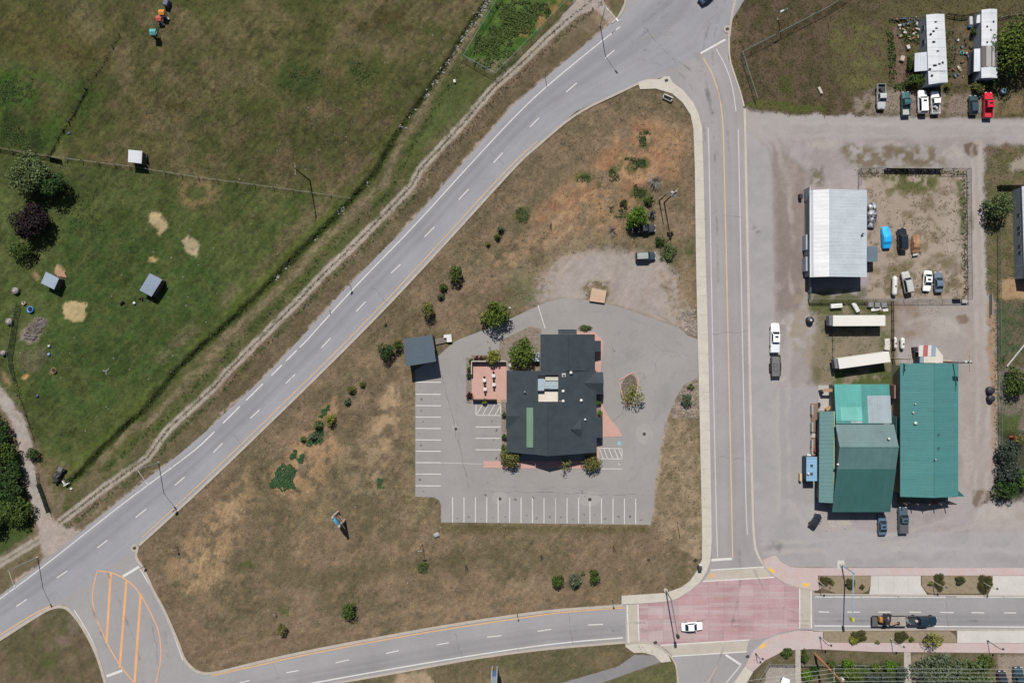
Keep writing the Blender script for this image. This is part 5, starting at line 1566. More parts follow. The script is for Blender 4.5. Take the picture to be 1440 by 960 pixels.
# walls
wall_block(rest, [(P(762.5, 0).x, yN - .45), (xE - .55, yN - .45), (xE - .55, yB), (P(762.5, 0).x, yB)], -.1, 3.1, M_STUC)
wall_block(rest, [(xw0 + .5, yW0 - .4), (xp0 - .1, yW0 - .4), (xp0 - .1, yq0 - .2), (xp0 - .1, yP0 + .2), (xEm - .7, yP0), (xEm - .7, yS + .8), (xW, ySw + 1.7), (xw0 + .5, yW1 + .7)], -.1, 2.9, M_STUC)
mb = MB(o_)
y = ySr + 1.5
mb.loft([[Vector((xW + .3, y, 2.8)), Vector((xEm - .9, y, 2.8)), Vector((xEm - .9, y, 3.1)), Vector((xR, y, 5.55)), Vector((xW + .3, y, 4.7))], [Vector((xW + .3, y + .2, 2.8)), Vector((xEm - .9, y + .2, 2.8)), Vector((xEm - .9, y + .2, 3.1)), Vector((xR, y + .2, 5.55)), Vector((xW + .3, y + .2, 4.7))]])
mb.build('gable_wall', M_STUC, rest)
for k in range(6): opening(rest, xW + 1.4 + k * 2.0, yS + .82 if k > 2 else ySw + 1.72, 1.5, 1.3, 1.7, -math.pi / 2)
for k in range(4): opening(rest, xw0 + .5, yW0 - 3 - k * 3.6, 1.6, 1.2, 1.4, math.pi)
mb = MB(o_)
for p_ in ((xR - .1, ySr + .3, 5.5), (xW + .2, ySw + .3, 4.6)): mb.box((p_[0], p_[1], p_[2] / 2), (.22, .22, p_[2]))
mb.build('timber_post', TIMBER, rest)
ZV = {(803, 524): 4.6, (792, 550): 4.75, (792, 564): 4.75, (817.5, 563): 4.0, (823, 590): 3.8}
for (x, y), z in ZV.items(): vent(rest, x, y, z, .36 if x != 823 else .26)
for x, y, z in ((738, 551, 4.0),): vent(rest, x, y, z, .16, GALV, 'flue', .9)
p = P(793, 527.5, 5.1); mb = MB(o_); mb.cbox((p.x, p.y, 4.85), (.8, .8, .6), .1); vb = mb.build('exhaust_fan', WHITE, rest); mb = MB(o_); mb.cyl(p.x, p.y, 5.14, 5.2, .26, n=12); mb.build('fan_grille', DARKM, vb)
for x, y in ((787.5, 564),): vent(rest, x, y, 4.85, .12, WHITE, 'flue', .4)

# restaurant paving: flat slabs
for q in ([(663.5, 507), (712, 507), (712, 562), (663.5, 562)], ):
    raised("patio", q, M_PATIO, -.05, .09)
raised("paving", [(811, 466), (836, 467), (848.5, 479), (846.5, 500), (844.5, 523), (836, 523), (836, 472), (811, 472)], M_PATIO, -.05, .085)
raised("paving", [(845, 560), (848.5, 573), (857, 588), (868, 600), (875, 612), (874, 613.5), (847, 614.5), (845, 590)], M_PATIO, -.05, .086)
raised("paving", [(680, 648), (838.5, 647.5), (838.5, 622), (842, 622), (842.5, 642), (842, 652), (820, 659), (680, 657.5)], M_PATIO, -.05, .084)
raised("paving", [(699, 562), (705, 562), (705, 566), (699, 566)], mat("sand_slab", A(196, 158, 124), .9), -.05, .088)
# --- carport
cp = thing('carport', 'blue grey flat roofed carport standing at the west corner of the parking lot', 'carport', P(598, 503))
Q = [P(567.5, 476.5, 4.5), P(608, 471, 4.5), P(613, 508, 4.9), P(571, 515, 4.9)]
roof_plane(cp, Q, mat("slate_metal", A(72, 89, 102), .5, var=.2), th=.3)
mb = MB(cp.location)
for q in Q: mb.quad(*[v + Vector((0, 0, .012)) for v in (q, q, q, q)]) if False else None
cen = sum(Q, Vector()) / 4
for q in Q:
    pp = q.lerp(cen, .09); mb = MB(cp.location); mb.box((pp.x, pp.y, 2.2), (.3, .3, 4.5)); mb.build('post', TIMBER, cp)
for i in range(3):
    a, b = (Q[0].lerp(Q[3], (.08, .5, .92)[i]), Q[1].lerp(Q[2], (.08, .5, .92)[i])); mb = MB(cp.location)
    mb.tube([a - Vector((0, 0, .42)), b - Vector((0, 0, .42))], .12, 4); mb.build('beam', TIMBER, cp)
o = MB(P(620, 479)); o.prism([P(612, 476), P(630, 474), P(629, 481), P(613, 484.5)], -.1, .35); o = o.build('boardwalk', mat("board_grey", A(128, 122, 112), .9, var=.35)); put(o, 'grey plank walkway running east from the carport', 'walkway')
b = MB(P(630, 476)); b.prism([P(624, 470.5, .8), P(634.5, 470, .8), P(635.5, 480.5, .8), P(628.5, 481, .8), P(628, 475, .8), P(624, 475, .8)], 0, .8); o = b.build('utility_cabinet', mat("white_cabinet", A(226, 224, 222), .6, var=.1)); put(o, 'white L shaped low cabinet at the end of the carport walkway', 'cabinet')

# --- white metal workshop
ws = thing('workshop', 'big white metal workshop with one half of the roof bright white', 'building', P(1178, 328))
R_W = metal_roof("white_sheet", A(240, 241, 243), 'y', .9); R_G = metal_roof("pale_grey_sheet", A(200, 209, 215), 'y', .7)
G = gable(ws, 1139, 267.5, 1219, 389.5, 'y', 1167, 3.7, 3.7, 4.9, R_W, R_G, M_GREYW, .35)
a, b = P(1138.3, 267.3, 3.62), P(1138.8, 389.8, 3.62); c, d = P(1144, 389.8, 3.98), P(1143.5, 267.3, 3.98)
mb = MB(ws.location); mb.slab([a + Vector((0, 0, .02)), b + Vector((0, 0, .02)), c + Vector((0, 0, .02)), d + Vector((0, 0, .02))], .04); mb.build('eave_flashing', mat("flashing", A(196, 202, 210), .5), ws)
p = P(1216, 329, 4.2); mb = MB(ws.location); mb.cyl(p.x - .4, p.y, 3.7, 4.5, .12, n=8); mb.box((p.x - .4, p.y + .1, 4.4), (.6, .1, .1)); mb.build('flue', DARKM, ws)
vent(ws, 1213, 330, 3.85, .12, DARKM, 'flue', .7)
for k, yy in enumerate((275, 350, 372)): opening(ws, G[0], P(0, yy).y, 1.55, 2.6, 2.9, math.pi, mat("door_grey", A(160, 170, 180), .6), 'door')
lt = thing('lean_to', 'small slate grey lean-to against the east wall of the white workshop', 'shed', P(1226, 358))
q = [P(1219.6, 346.5, 2.9), P(1234, 346.5, 2.5), P(1234, 368, 2.5), P(1219.6, 368, 2.9)]
roof_plane(lt, q, mat("slate_panel", A(108, 128, 140), .6), th=.12); wall_block(lt, [(v.x * .999 - (0.2 if i in (1, 2) else 0), v.y + (.2 if i > 1 else -.2)) for i, v in enumerate(q)], -.1, 2.35, M_GREYW)
for i, (a_, b_, lab) in enumerate(((272, 290, 'rust brown'), (300, 331, 'weathered'))):
    pass
pr = MB(P(1136, 300)); 
for k in range(5): pr.box((*P(1135.2 + .5 * k, 306)[:2], .12 + .1 * k), (.2, 8.5 - k, .1), .01 * k)
put(pr.build('timber_stack', mat("rusty_board", A(124, 84, 66), .9, var=.4)), 'rust brown boards stacked along the west wall of the white workshop', 'boards')
for k, (y0, y1, w_) in enumerate(((330, 351, 5), (361, 381, 5))):
    b = MB(P(1136, (y0 + y1) / 2)); b.cbox((*P(1136.5, (y0 + y1) / 2, 2)[:2], 1.0), (1.0, (y1 - y0) * S, 2.0), .05)
    put(b.build('storage_locker', mat("locker_grey", A(176, 186, 194), .6)), ('pale grey locker by the workshop west wall, nearest the rust brown boards', 'pale grey locker by the workshop west wall, nearest its south corner')[k], 'locker')
# --- large green hall
gh = thing('green_hall', 'long teal green metal hall with a shaded south porch', 'building', P(1300, 600))
GR = metal_roof("teal_sheet", A(85, 142, 140), 'y', .6, A(79, 136, 136), rust=None)
G = gable(gh, 1266, 510.5, 1347.5, 698, 'y', 1314, 4.4, 4.4, 5.5, GR, GR, mat("cream_wall", A(176, 166, 140), .8), .5)
# porch on the south front
yb = P(0, 698, 4.4).y
po = [Vector((P(1272, 0, 3.6).x, yb + .1, 3.7)), Vector((P(1345, 0, 3.6).x, yb + .1, 3.7)), Vector((P(1355, 0, 3.3).x, yb - .3, 3.3)), Vector((P(1271, 0, 3.3).x, yb - .3, 3.3))]
mb = MB(gh.location); mb.slab([(po[1].x - 1, yb + 1.2, 4.1), (po[1].x + .1, yb + 1.2, 4.1), (po[2].x + .3, yb - .2, 3.3), (po[1].x - .4, yb - .2, 3.3)], .12); mb.build('porch_roof', GR, gh)
mb = MB(gh.location); mb.box(((po[0].x + po[1].x) / 2, yb - .06, 4.25), (po[1].x - po[0].x, .12, .22)); mb.build('fascia', mat("fascia_pale", A(176, 190, 200), .6), gh)
mb = MB(gh.location); mb.box(((po[0].x + po[1].x) / 2, yb - 1.2, .3), (po[1].x - po[0].x - 1, 2.2, .6)); mb.build('porch_deck', TIMBER, gh)
for k in range(5):
    mb = MB(gh.location); mb.box((po[0].x + .6 + k * (po[1].x - po[0].x - 1.2) / 4, yb - 2.0, 1.7), (.2, .2, 3.4)); mb.build('porch_post', TIMBER, gh)
for k in (0, 3):
    mb = MB(gh.location); x0 = po[0].x + .9 + k * (po[1].x - po[0].x - 1.2) / 4; mb.box((x0 + 1.0, yb - 2.15, 1.0), (1.9, .3, .12)); mb.build('porch_rail', mat("rail_pale", A(190, 186, 172), .8), gh)
for x, y, z, r in ((1288, 568, 4.8, .16), (1285, 580, 4.75, .2), (1288.5, 595, 4.8, .36), (1322, 611, 5.6, .12), (1322, 630, 5.6, .12), (1316.5, 646, 5.75, .14)): vent(gh, x, y, z, r, WHITE if r > .13 else DARKM, 'roof_vent', .55)
for k in range(4): opening(gh, G[1], P(0, 540 + k * 42).y, 1.7, 1.2, 1.1, 0)
for k in range(3): opening(gh, G[0] + 2 + k * 4, G[2], 1.5, 1.6, 1.8, -math.pi / 2)
b = MB(P(1267, 606)); q = P(1263.5, 602, 2.6); b.cbox((q.x, q.y, 1.3), (.9, 5, 2.6), .05); put(b.build('side_annex', mat("teal_panel", A(92, 150, 144), .6)), 'narrow teal lean-to box on the west wall of the teal hall', 'annex')
b = MB(P(1262, 548)); q = P(1261.5, 551, 2.2); b.cbox((q.x, q.y, 1.1), (1.3, 3, 2.2), .06); put(b.build('garden_shed', mat("brown_panel", A(140, 112, 108), .8)), 'small brown shed in the gap between the two green buildings', 'shed')
# --- middle green building
gm = thing('green_shop', 'green metal roofed shop in two parts with grey and pale green sheets', 'building', P(1215, 640))
MG = metal_roof("grey_green_sheet", A(108, 134, 134), 'x', .45)
MT = metal_roof("jade_sheet", A(84, 152, 147), 'x', .5); MJ = metal_roof("pale_jade_sheet", A(98, 176, 168), 'x', .5); MS = metal_roof("bare_grey_sheet", A(166, 180, 186), 'x', .5, rust=A(140, 138, 132))
GM = gable(gm, 1175, 596.5, 1257, 719, 'x', 628.5, 4.8, 3.3, 6.7, MG, metal_roof("mid_green_sheet", A(98, 132, 131), 'x', .45), mat("shop_wall", A(120, 130, 120), .8), .45)
# the deeper green sheets over the southern part of the slope
ya, yb_ = P(0, 659, 5.5).y, P(0, 719, 3.3).y; yr_ = P(0, 628.5, 6.7).y
zs_ = lambda y: 6.7 + (y - yr_) / (yb_ - yr_) * (3.3 - 6.7)
xl, xr_ = P(1175, 0, 4.8).x, P(1257, 0, 4.8).x
roof_plane(gm, [(xl - .04, ya, zs_(ya) + .07), (xr_ + .04, ya, zs_(ya) + .07), (xr_ + .04, yb_ - .1, zs_(yb_) + .02), (xl - .04, yb_ - .1, zs_(yb_) + .02)], metal_roof("deep_green_sheet", A(66, 110, 107), 'x', .45), 'roof_sheet', .06)
zA = 3.6
yA0, yA1 = P(0, 540, 3.3).y, P(0, 596, 4.2).y + .1
xA = [P(x, 0, zA).x for x in (1174, 1211, 1219, 1251.5)]
zz = lambda y: 3.3 + (yA0 - y) / (yA0 - yA1) * .9
def sub(x0, x1, y0, y1, m, dz, nm='roof', th=.12): roof_plane(gm, [(x0, y0, zz(y0) + dz), (x1, y0, zz(y0) + dz), (x1, y1, zz(y1) + dz), (x0, y1, zz(y1) + dz)], m, nm, th)
sub(xA[0], xA[3], yA0, yA1, MT, 0)
sub(xA[0] + .02, xA[1], yA0 - .02, yA1 + .6, MJ, .05, 'roof_sheet', .04); sub(P(1182, 0, 4).x, xA[1] - .05, P(0, 572, 3.8).y, yA1 + .65, metal_roof("bleached_jade_sheet", A(124, 196, 186), 'x', .5), .075, 'roof_sheet', .03); yG = P(0, 556, 3.6).y
sub(xA[2], xA[3] + .05, yG, yA1 + .1, MS, .06, 'roof_sheet', .04); sub(P(1196, 0, 4).x, P(1212, 0, 4).x, yA1 + .55, yA1 + .1, MS, .05, 'roof_sheet', .04)
wall_block(gm, [(xA[0] + .3, yA0 - .3), (xA[3] - .3, yA0 - .3), (xA[3] - .3, yA1), (xA[0] + .3, yA1)], -.1, 3.0, mat("shop_wall", A(120, 130, 120), .8))
vent(gm, 1251, 617, 6.2, .3, WHITE); vent(gm, 1179, 653, 5.8, .25, WHITE)
for k in range(3): opening(gm, GM[0] + 2.5 + k * 4.0, GM[2], 1.5, 2.0, 2.2, -math.pi / 2)
# --- narrow lean-to with standing seams
gl = thing('green_arcade', 'long narrow green ribbed roof along the west side of the green shop', 'building', P(1162, 642))
q = [P(1152.5, 578.5, 3.2), P(1173, 578, 3.7), P(1172.2, 707, 3.7), P(1151.5, 706, 3.2)]
MA_ = mat("sage_sheet", A(107, 145, 144), .5, var=.18)
roof_plane(gl, q, MA_, th=.14)
for k in range(24):
    f = (k + .5) / 24; a, b = q[0].lerp(q[3], f), q[1].lerp(q[2], f); mb = MB(gl.location); mb.tube([a + Vector((0, 0, .02)), b + Vector((0, 0, .02))], .045, 4); mb.build('seam', MA_, gl)
mb = MB(gl.location); mb.tube([q[1] + Vector((.06, 0, .04)), q[2] + Vector((.06, 0, .04))], .09, 4); mb.build('edge_trim', mat("cream_trim", A(200, 206, 160), .7), gl)
wall_block(gl, [(q[0].x + .7, q[0].y - .4), (q[1].x - .1, q[1].y - .4), (q[2].x - .1, q[2].y + .4), (q[3].x + .7, q[3].y + .4)], -.1, 2.9, mat("shop_wall", A(120, 130, 120), .8))
for k in range(4): opening(gl, q[0].x + .7, q[0].y - 4 - k * 4.4, 1.5, 1.3, 1.3, math.pi)
# --- food cart
fcart = thing('food_cart', 'light blue roofed food cart parked beside the green arcade', 'food cart', P(1141, 660))
q = [P(1134, 642, 2.8), P(1149, 642, 2.8), P(1149, 676, 2.8), P(1134, 676, 2.8)]
BL = metal_roof("light_blue_sheet", A(142, 182, 212), 'y', .7)
roof_plane(fcart, q, BL, th=.15); wall_block(fcart, [(v.x * 1.0 + (.12 if i in (0, 3) else -.12), v.y + (.12 if i > 1 else -.12)) for i, v in enumerate(q)], .45, 2.66, mat("cart_wall", A(60, 90, 104), .6))
for y in (654.5, 666): p = P(1141.5, y, 2.9); mb = MB(fcart.location); mb.cbox((p.x, p.y, 2.88), (.55, .55, .16), .05); mb.build('roof_hatch', DARKM, fcart)
p = P(1137, 666, 3.1); mb = MB(fcart.location); mb.smooth = True; mb.lathe(p.x, p.y, [(.2, 2.8), (.24, 3.0), (.34, 3.05), (.1, 3.25)], 12); mb.build('roof_vent', WHITE, fcart)
for sy in (-1, 1):
    for sx in (-1, 1): p = P(1141.5 + sx * 6, 659 + sy * 9); mb = MB(fcart.location); mb.m = 0; rr = []; [rr.append([(p.x + dx, p.y + .33 * math.cos(i * .52), .33 + .33 * math.sin(i * .52)) for i in range(12)]) for dx in (-.1, .1)]; mb.loft(rr); mb.build('wheel', RUBBER, fcart)
# --- mobile homes
MW = metal_roof("white_trailer_sheet", A(228, 232, 236), 'y', 1.9, A(216, 221, 226), rust=A(186, 180, 172))
def home(label, q, z, wm, name='mobile_home', m=MW, group=None):
    q = [P(x, y, z) for x, y in q]
    c = sum(q, Vector()) / 4
    t = thing(name, label, 'mobile home', (c.x, c.y, 0), 0, group)
    mid0, mid1 = q[0].lerp(q[1], .5) + Vector((0, 0, .28)), q[3].lerp(q[2], .5) + Vector((0, 0, .28))
    roof_plane(t, [q[0], mid0, mid1, q[3]], m); roof_plane(t, [mid0, q[1], q[2], mid1], m)
    wall_block(t, [v.lerp(Vector((c.x, c.y, v.z)), .02) for v in q], 0, z - .08, wm)
    return t, q
h1, q = home('long white mobile home, the western one, with dark patches on its roof', [(1302.5, 21), (1328, 20), (1333, 116), (1306, 119)], 3.0, mat("trailer_wall", A(168, 174, 184), .6))
for k in range(3): opening(h1, q[0].lerp(q[3], .15 + k * .2).x + .1, q[0].lerp(q[3], .15 + k * .2).y, 1.7, 1.1, .9, math.pi)
for x, y in ((1316, 31), (1313, 44), (1317, 40), (1309, 48), (1313.5, 59), (1319, 72), (1308, 97), (1321, 90), (1326, 88), (1316, 92), (1311, 106), (1314, 92)):
    p = P(x, y, 3.3); mb = MB(h1.location); mb.rock(p.x, p.y, 3.22, .3 + .12 * R.random(), .22, .16, int(x + y)); mb.build('roof_tyre', RUBBER, h1)
mb = MB(h1.location); a, b = P(1308, 100, 3.3), P(1332, 100, 3.3); mb.tube([a, b], .04, 4); mb.build('roof_cable', DARKM, h1)
an = thing('porch_annex', 'white flat porch roof joined to the west side of the western mobile home', 'porch', P(1300, 88))
q = [P(1286.5, 75, 2.5), P(1305.5, 73, 2.7), P(1306.5, 99, 2.7), P(1286, 101, 2.5)]
roof_plane(an, q, metal_roof("porch_sheet", A(214, 220, 228), 'x', .8), th=.1)
for v in (q[0], q[3]): mb = MB(an.location); mb.box((v.x + .15, v.y + (.15 if v is q[3] else -.15), 1.2), (.1, .1, 2.4)); mb.build('post', TIMBER, an)
h2, q = home('white mobile home with a grey and brown ribbed section, beside the big leafy tree', [(1380.5, 14), (1402, 13), (1402.5, 110), (1380, 110)], 3.0, mat("trailer_wall", A(168, 174, 184), .6))
for x0, x1, m_, dz in ((1380.3, 1386, A(110, 104, 102), .20), (1386, 1393, A(176, 174, 172), .32), (1393, 1394.5, A(96, 96, 98), .34), (1394.5, 1398, A(178, 178, 178), .28), (1398, 1402.5, A(112, 106, 104), .2)):
    a, b = P(x0, 65, 3.1), P(x1, 94, 3.1); mb = MB(h2.location); mb.slab([(a.x, a.y, 3.0 + dz), (b.x, a.y, 3.0 + dz), (b.x, b.y, 3.0 + dz), (a.x, b.y, 3.0 + dz)], .1); mb.build('roof_panel', mat("panel_sheet", m_, .6), h2)
for x, y in ((1394, 42), (1389, 37), (1389, 59), (1398, 30)): vent(h2, x, y, 3.1, .2, DARKM, 'roof_vent', .3)
mb = MB(h2.location); q = [P(1370, 69, 2.5), P(1379.8, 68.5, 2.6), P(1379.8, 100, 2.6), P(1369.5, 101, 2.5)]; mb.slab(q, .1); mb.build('porch_roof', metal_roof("porch_sheet_white", A(226, 231, 238), 'x', .9), h2)
mb = MB(h2.location); mb.box((q[0].x + .2, (q[0].y + q[3].y) / 2, 1.2), (.1, 5, 2.3)); mb.build('porch_screen', mat("screen_grey", A(120, 128, 132), .8), h2)
mb = MB(h2.location); q = [P(1374, 22, 2.4), P(1380, 20, 2.5), P(1380, 32, 2.5), P(1373, 33, 2.4)]; mb.slab(q, .08); mb.build('side_awning', MW, h2)
h3, q = home('grey sided mobile home cut by the right edge, windows facing the alley', [(1437, 262), (1466, 262), (1470, 392), (1441, 392)], 3.1, mat("blue_grey_wall", A(160, 168, 178), .6), m=metal_roof("pale_trailer_sheet", A(206, 212, 220), 'y', 1.5))
for f in (.3, .44, .5, .64, .71): v = q[0].lerp(q[3], f); opening(h3, v.x + .12, v.y, 1.8, .7, .8, math.pi)
mb = MB(h3.location); a = P(1428, 374, 2.4); mb.tube([a, a + Vector((4, .3, 1.2))], .06, 5); mb.build('awning_rail', DARKM, h3)

# --- paddock sheds
def shed(label, q, z0, z1, c, wc, rot=None):
    zs = (z1, z1, z0, z0)
    q = [P(x, y, z) for (x, y), z in zip(q, zs)]
    ctr = sum(q, Vector()) / 4
    t = thing('shed', label, 'shed', (ctr.x, ctr.y, ground_at(ctr.x, ctr.y)))
    roof_plane(t, q, c, th=.12)
    ins = [v.lerp(ctr, .1) for v in q]
    mb = MB(t.location)
    mb.loft([[Vector((v.x, v.y, -.2)) for v in ins], [Vector((v.x, v.y, z - .14)) for v, z in zip(ins, zs)]]); mb.build('wall', wc, t)
    e = (ins[2] + ins[3]) / 2; d = (ins[3] - ins[2]); ang = math.atan2(d.y, d.x)
    mb = MB(t.location); mb.box((e.x, e.y, .9), (1.1, .12, 1.5), ang); mb.build('doorway', DARKM, t)
    return t
WW = mat("shed_boards", A(110, 96, 80), .9, var=.4)
t = shed('white roofed shed with a timber frame by the pasture fence', [(180.5, 210.5), (200, 212.5), (199, 230), (180, 228)], 2.3, 2.5, metal_roof("white_shed_sheet", A(226, 230, 236), 'x', .6), WW)
mb = MB(t.location)
for a, b in (((201, 217), (206, 217)), ((206, 217), (205, 226)), ((200, 228), (207, 232)), ((207, 232), (213, 240))): mb.tube([P(*a, .8), P(*b, .8)], .05, 4)
mb.build('timber_frame', TIMBER, t)
BG = metal_roof("blue_grey_sheet", A(158, 172, 188), 'x', .6)
t = shed('small blue grey shed with a pink pallet by its north side', [(64.5, 382), (83, 391.5), (76, 407), (57.5, 398)], 2.2, 2.2, BG, WW)
t = shed('larger blue grey shed standing alone in the middle of the paddock', [(210.5, 384), (228, 393), (213, 417), (196, 408)], 2.2, 2.3, metal_roof("blue_grey_sheet_dull", A(146, 158, 178), 'y', .6), WW)
b = MB(P(85, 385)); p = P(85, 385, .3)
for k in range(6): b.box((p.x - .9 + k * .36, p.y + .18 - k * .05 * 1.2, .25), (.3, 1.6, .06), .45)
b.box((p.x, p.y, .12), (2.2, .12, .2), -.1); b.box((p.x, p.y + .5, .12), (2.2, .12, .2), -.1)
put(b.build('pallet', mat("pink_board", A(178, 140, 116), .9)), 'pinkish plank pallet lying against the north side of the small blue grey shed', 'pallet')

# ---------------------------------------------------------------- vehicles in the scene
CW = (.72, .72, .70); CS = (.36, .37, .38); CK = (.018, .020, .024); CB = (.045, .07, .11)
G1 = 'vehicles parked in front of the mobile homes'; G2 = 'vehicles kept in the fenced yard'
car('white_sedan', 'white sedan crossing the red paved junction', 'car', 'sedan', 973.5, 881, 3, 4.8, 1.84, 1.45, CW)
car('blue_car', 'dark blue car cut by the top edge on the main road', 'car', 'sedan', 996, -7, 40, 4.7, 1.85, 1.46, (.03, .05, .09))
car('parked_suv', 'dark SUV with pale grey roof on the gravel behind the restaurant', 'car', 'suv', 908, 360, 3, 4.5, 1.85, 1.75, (.03, .045, .055), roof=(.22, .245, .235), rough=.3)
car('old_truck', 'dark truck half hidden under the bright green tree', 'truck', 'pickup', 906, 321, 2, 5.0, 1.9, 1.8, (.015, .018, .026), rough=.6, coat=0)
car('silver_pickup', 'silver pickup parked nose to the road with junk in its open bed', 'pickup', 'pickup', 1239.5, 136, 270, 5.6, 1.92, 1.85, (.34, .36, .36), G1)
car('teal_pickup', 'dark teal pickup in the shade beside the hedge', 'pickup', 'pickup', 1274, 145.5, 91, 5.3, 1.85, 1.75, (.02, .075, .085), G1, bedc=(.3, .3, .28), rough=.4)
car('white_suv', 'white SUV with sunroof between the teal pickup and the white pickup', 'car', 'suv', 1297.5, 143, 92, 5.2, 1.95, 1.85, CW, G1, sunroof=True)
car('white_pickup', 'white pickup with tools in its open bed, near the long mobile home', 'pickup', 'pickup', 1315.5, 144, 92, 5.1, 1.85, 1.75, CW, G1, bedc=(.12, .12, .12))
car('dark_car', 'dark blue green hatchback parked left of the red pickup', 'car', 'hatch', 1369.5, 147.5, 91, 4.4, 1.78, 1.48, (.03, .05, .06), G1)
car('red_pickup', 'bright red pickup beside the dark hatchback', 'pickup', 'crew', 1390, 147.5, 89, 5.7, 1.92, 1.85, (.42, .015, .03), G1, bedc=(.36, .02, .035), sunroof=True)
car('black_van', 'black SUV in the yard between the blue covered car and the orange wreck', 'car', 'suv', 1269.5, 336, 92, 5.0, 1.9, 1.85, (.012, .016, .022), G2)
car('silver_suv', 'silver SUV parked askew near the long white gas tank', 'car', 'suv', 1276, 397, 101, 4.9, 1.88, 1.8, (.33, .33, .32), G2)
car('white_coupe', 'white car with black sunroof in the yard, next to the steel blue car', 'car', 'sedan', 1305, 395, 266, 4.6, 1.82, 1.42, CW, G2, sunroof=True)
car('steel_car', 'steel blue car, last in the row along the yard south fence', 'car', 'sedan', 1320.5, 396.5, 92, 4.7, 1.82, 1.45, (.10, .13, .17), G2)
car('small_black_car', 'small black car parked askew at the corner of the green shop', 'car', 'hatch', 1147.5, 732.5, 55, 3.6, 1.6, 1.4, CK)
car('blue_sedan', 'blue sedan parked in front of the green shop', 'car', 'sedan', 1241.5, 738, 91, 4.6, 1.82, 1.45, (.06, .10, .15), sunroof=True)
car('grey_pickup', 'long dark grey pickup parked by the porch of the teal hall', 'pickup', 'pickup', 1270.5, 731, 91, 5.9, 2.0, 1.85, (.05, .075, .095), bedc=(.08, .085, .09), cover=(.06, .065, .07), sunroof=True)
car('driveway_car', 'dark car by the bottom edge next to the large evergreen', 'car', 'suv', 1410, 958, 91, 4.8, 1.85, 1.7, CK)
car('driveway_car', 'dark blue pickup by the bottom right corner', 'pickup', 'pickup', 1433, 955, 92, 5.6, 1.95, 1.8, (.02, .045, .06))
car('yard_car', 'white car cut by the bottom edge in the pale gravel yard', 'car', 'sedan', 1102, 968, 70, 4.7, 1.85, 1.45, CW)

# white service truck with a black trailer behind it
car('service_truck', 'white crew cab truck with a flat bed, hitched to a black trailer', 'truck', 'crew', 1090, 475, 89, 6.6, 1.95, 1.9, (.74, .75, .74), cover=(.45, .49, .50), sunroof=True)


def flat_trailer(name, label, px, py, ang, L, Wd, deckc, rim=.35, hitch=1.2, z=.75):
    p = P(px, py, .7)
    t = thing(name, label, 'trailer', (p.x, p.y, .022), math.radians(ang - 90))
    mb = MB(); mb.box((0, 0, z), (Wd, L, .1)); mb.build('deck', mat("trailer_deck", deckc, .8, var=.4), t)
    mb = MB()
    for sx in (-1, 1): mb.box((sx * Wd / 2, 0, z + rim / 2), (.07, L, rim + .12))
    mb.box((0, L / 2, z + rim / 2), (Wd - .09, .07, rim + .12)); mb.box((0, -L / 2 - .02, z), (Wd - .09, .07, .14))
    mb.build('rim', BLACKP, t)
    mb = MB(); mb.tube([(-.5, L / 2 - .1, z - .08), (0, L / 2 + hitch, z - .15)], .05, 5); mb.tube([(.5, L / 2 - .1, z - .08), (0, L / 2 + hitch, z - .15)], .05, 5); mb.build('drawbar', BLACKP, t)
    for sx in (-1, 1):
        mb = MB(); mb.cbox((sx * (Wd / 2 + .16), -.3, z - .05), (.3, 1.9, .08), .03); mb.build('fender', BLACKP, t)
        for yy in (-.75, .15):
            mb = MB(); mb.loft([[(sx * (Wd / 2 + .05 + xx), yy + .34 * math.cos(i * .52), .34 + .34 * math.sin(i * .52)) for i in range(12)] for xx in (0, .22)]); mb.build('wheel', RUBBER, t)
    return t


tr_ = flat_trailer('tilt_trailer', 'black flat deck trailer hitched behind the white service truck', 1090.5, 514, 91, 4.7, 1.95, (.10, .10, .10), .3, .7)
mb = MB()
for x, y, w_, l_ in ((0, .4, .9, .05), (0, -.2, .9, .05), (.45, .1, .05, .6), (-.45, .1, .05, .6), (0, -1.3, .8, .05), (.4, -1.0, .05, .6), (-.4, -1.0, .05, .6)): mb.box((x, y, .83), (w_, l_, .05))
mb.build('tie_frame', BLACKP, tr_)
mb = MB(); mb.box((0, -2.55, .6), (1.9, .5, .06)); mb.box((-.8, -2.85, .5), (.12, .5, .06)); mb.box((.8, -2.85, .5), (.12, .5, .06)); mb.build('loading_ramp', BLACKP, tr_)

# dark pickup towing a flat trailer with an orange skid machine
car('dark_pickup', 'dark blue pickup driving on the avenue, towing a loaded trailer', 'pickup', 'crew', 1297.5, 872.5, 0, 6.4, 2.05, 1.9, (.012, .022, .035), bedc=(.025, .035, .04))
tt = flat_trailer('equipment_trailer', 'flat trailer on the avenue carrying an orange machine', 1250, 872.5, 0, 7.6, 2.3, A(168, 160, 152), .15, 1.5)
mb = MB(); mb.box((0, -3.2, .86), (2.0, 1.3, .06)); mb.build('loading_ramp', mat("steel_grate", A(96, 96, 98), .7), tt)
for k in range(4):
    mb = MB(); mb.tube([(-.8 + k * .1, 3.5 + k * .22, .95), (.4 + k * .1, 4.1 + k * .2, .95)], .05, 4); mb.build('spare_bar', GALV, tt)


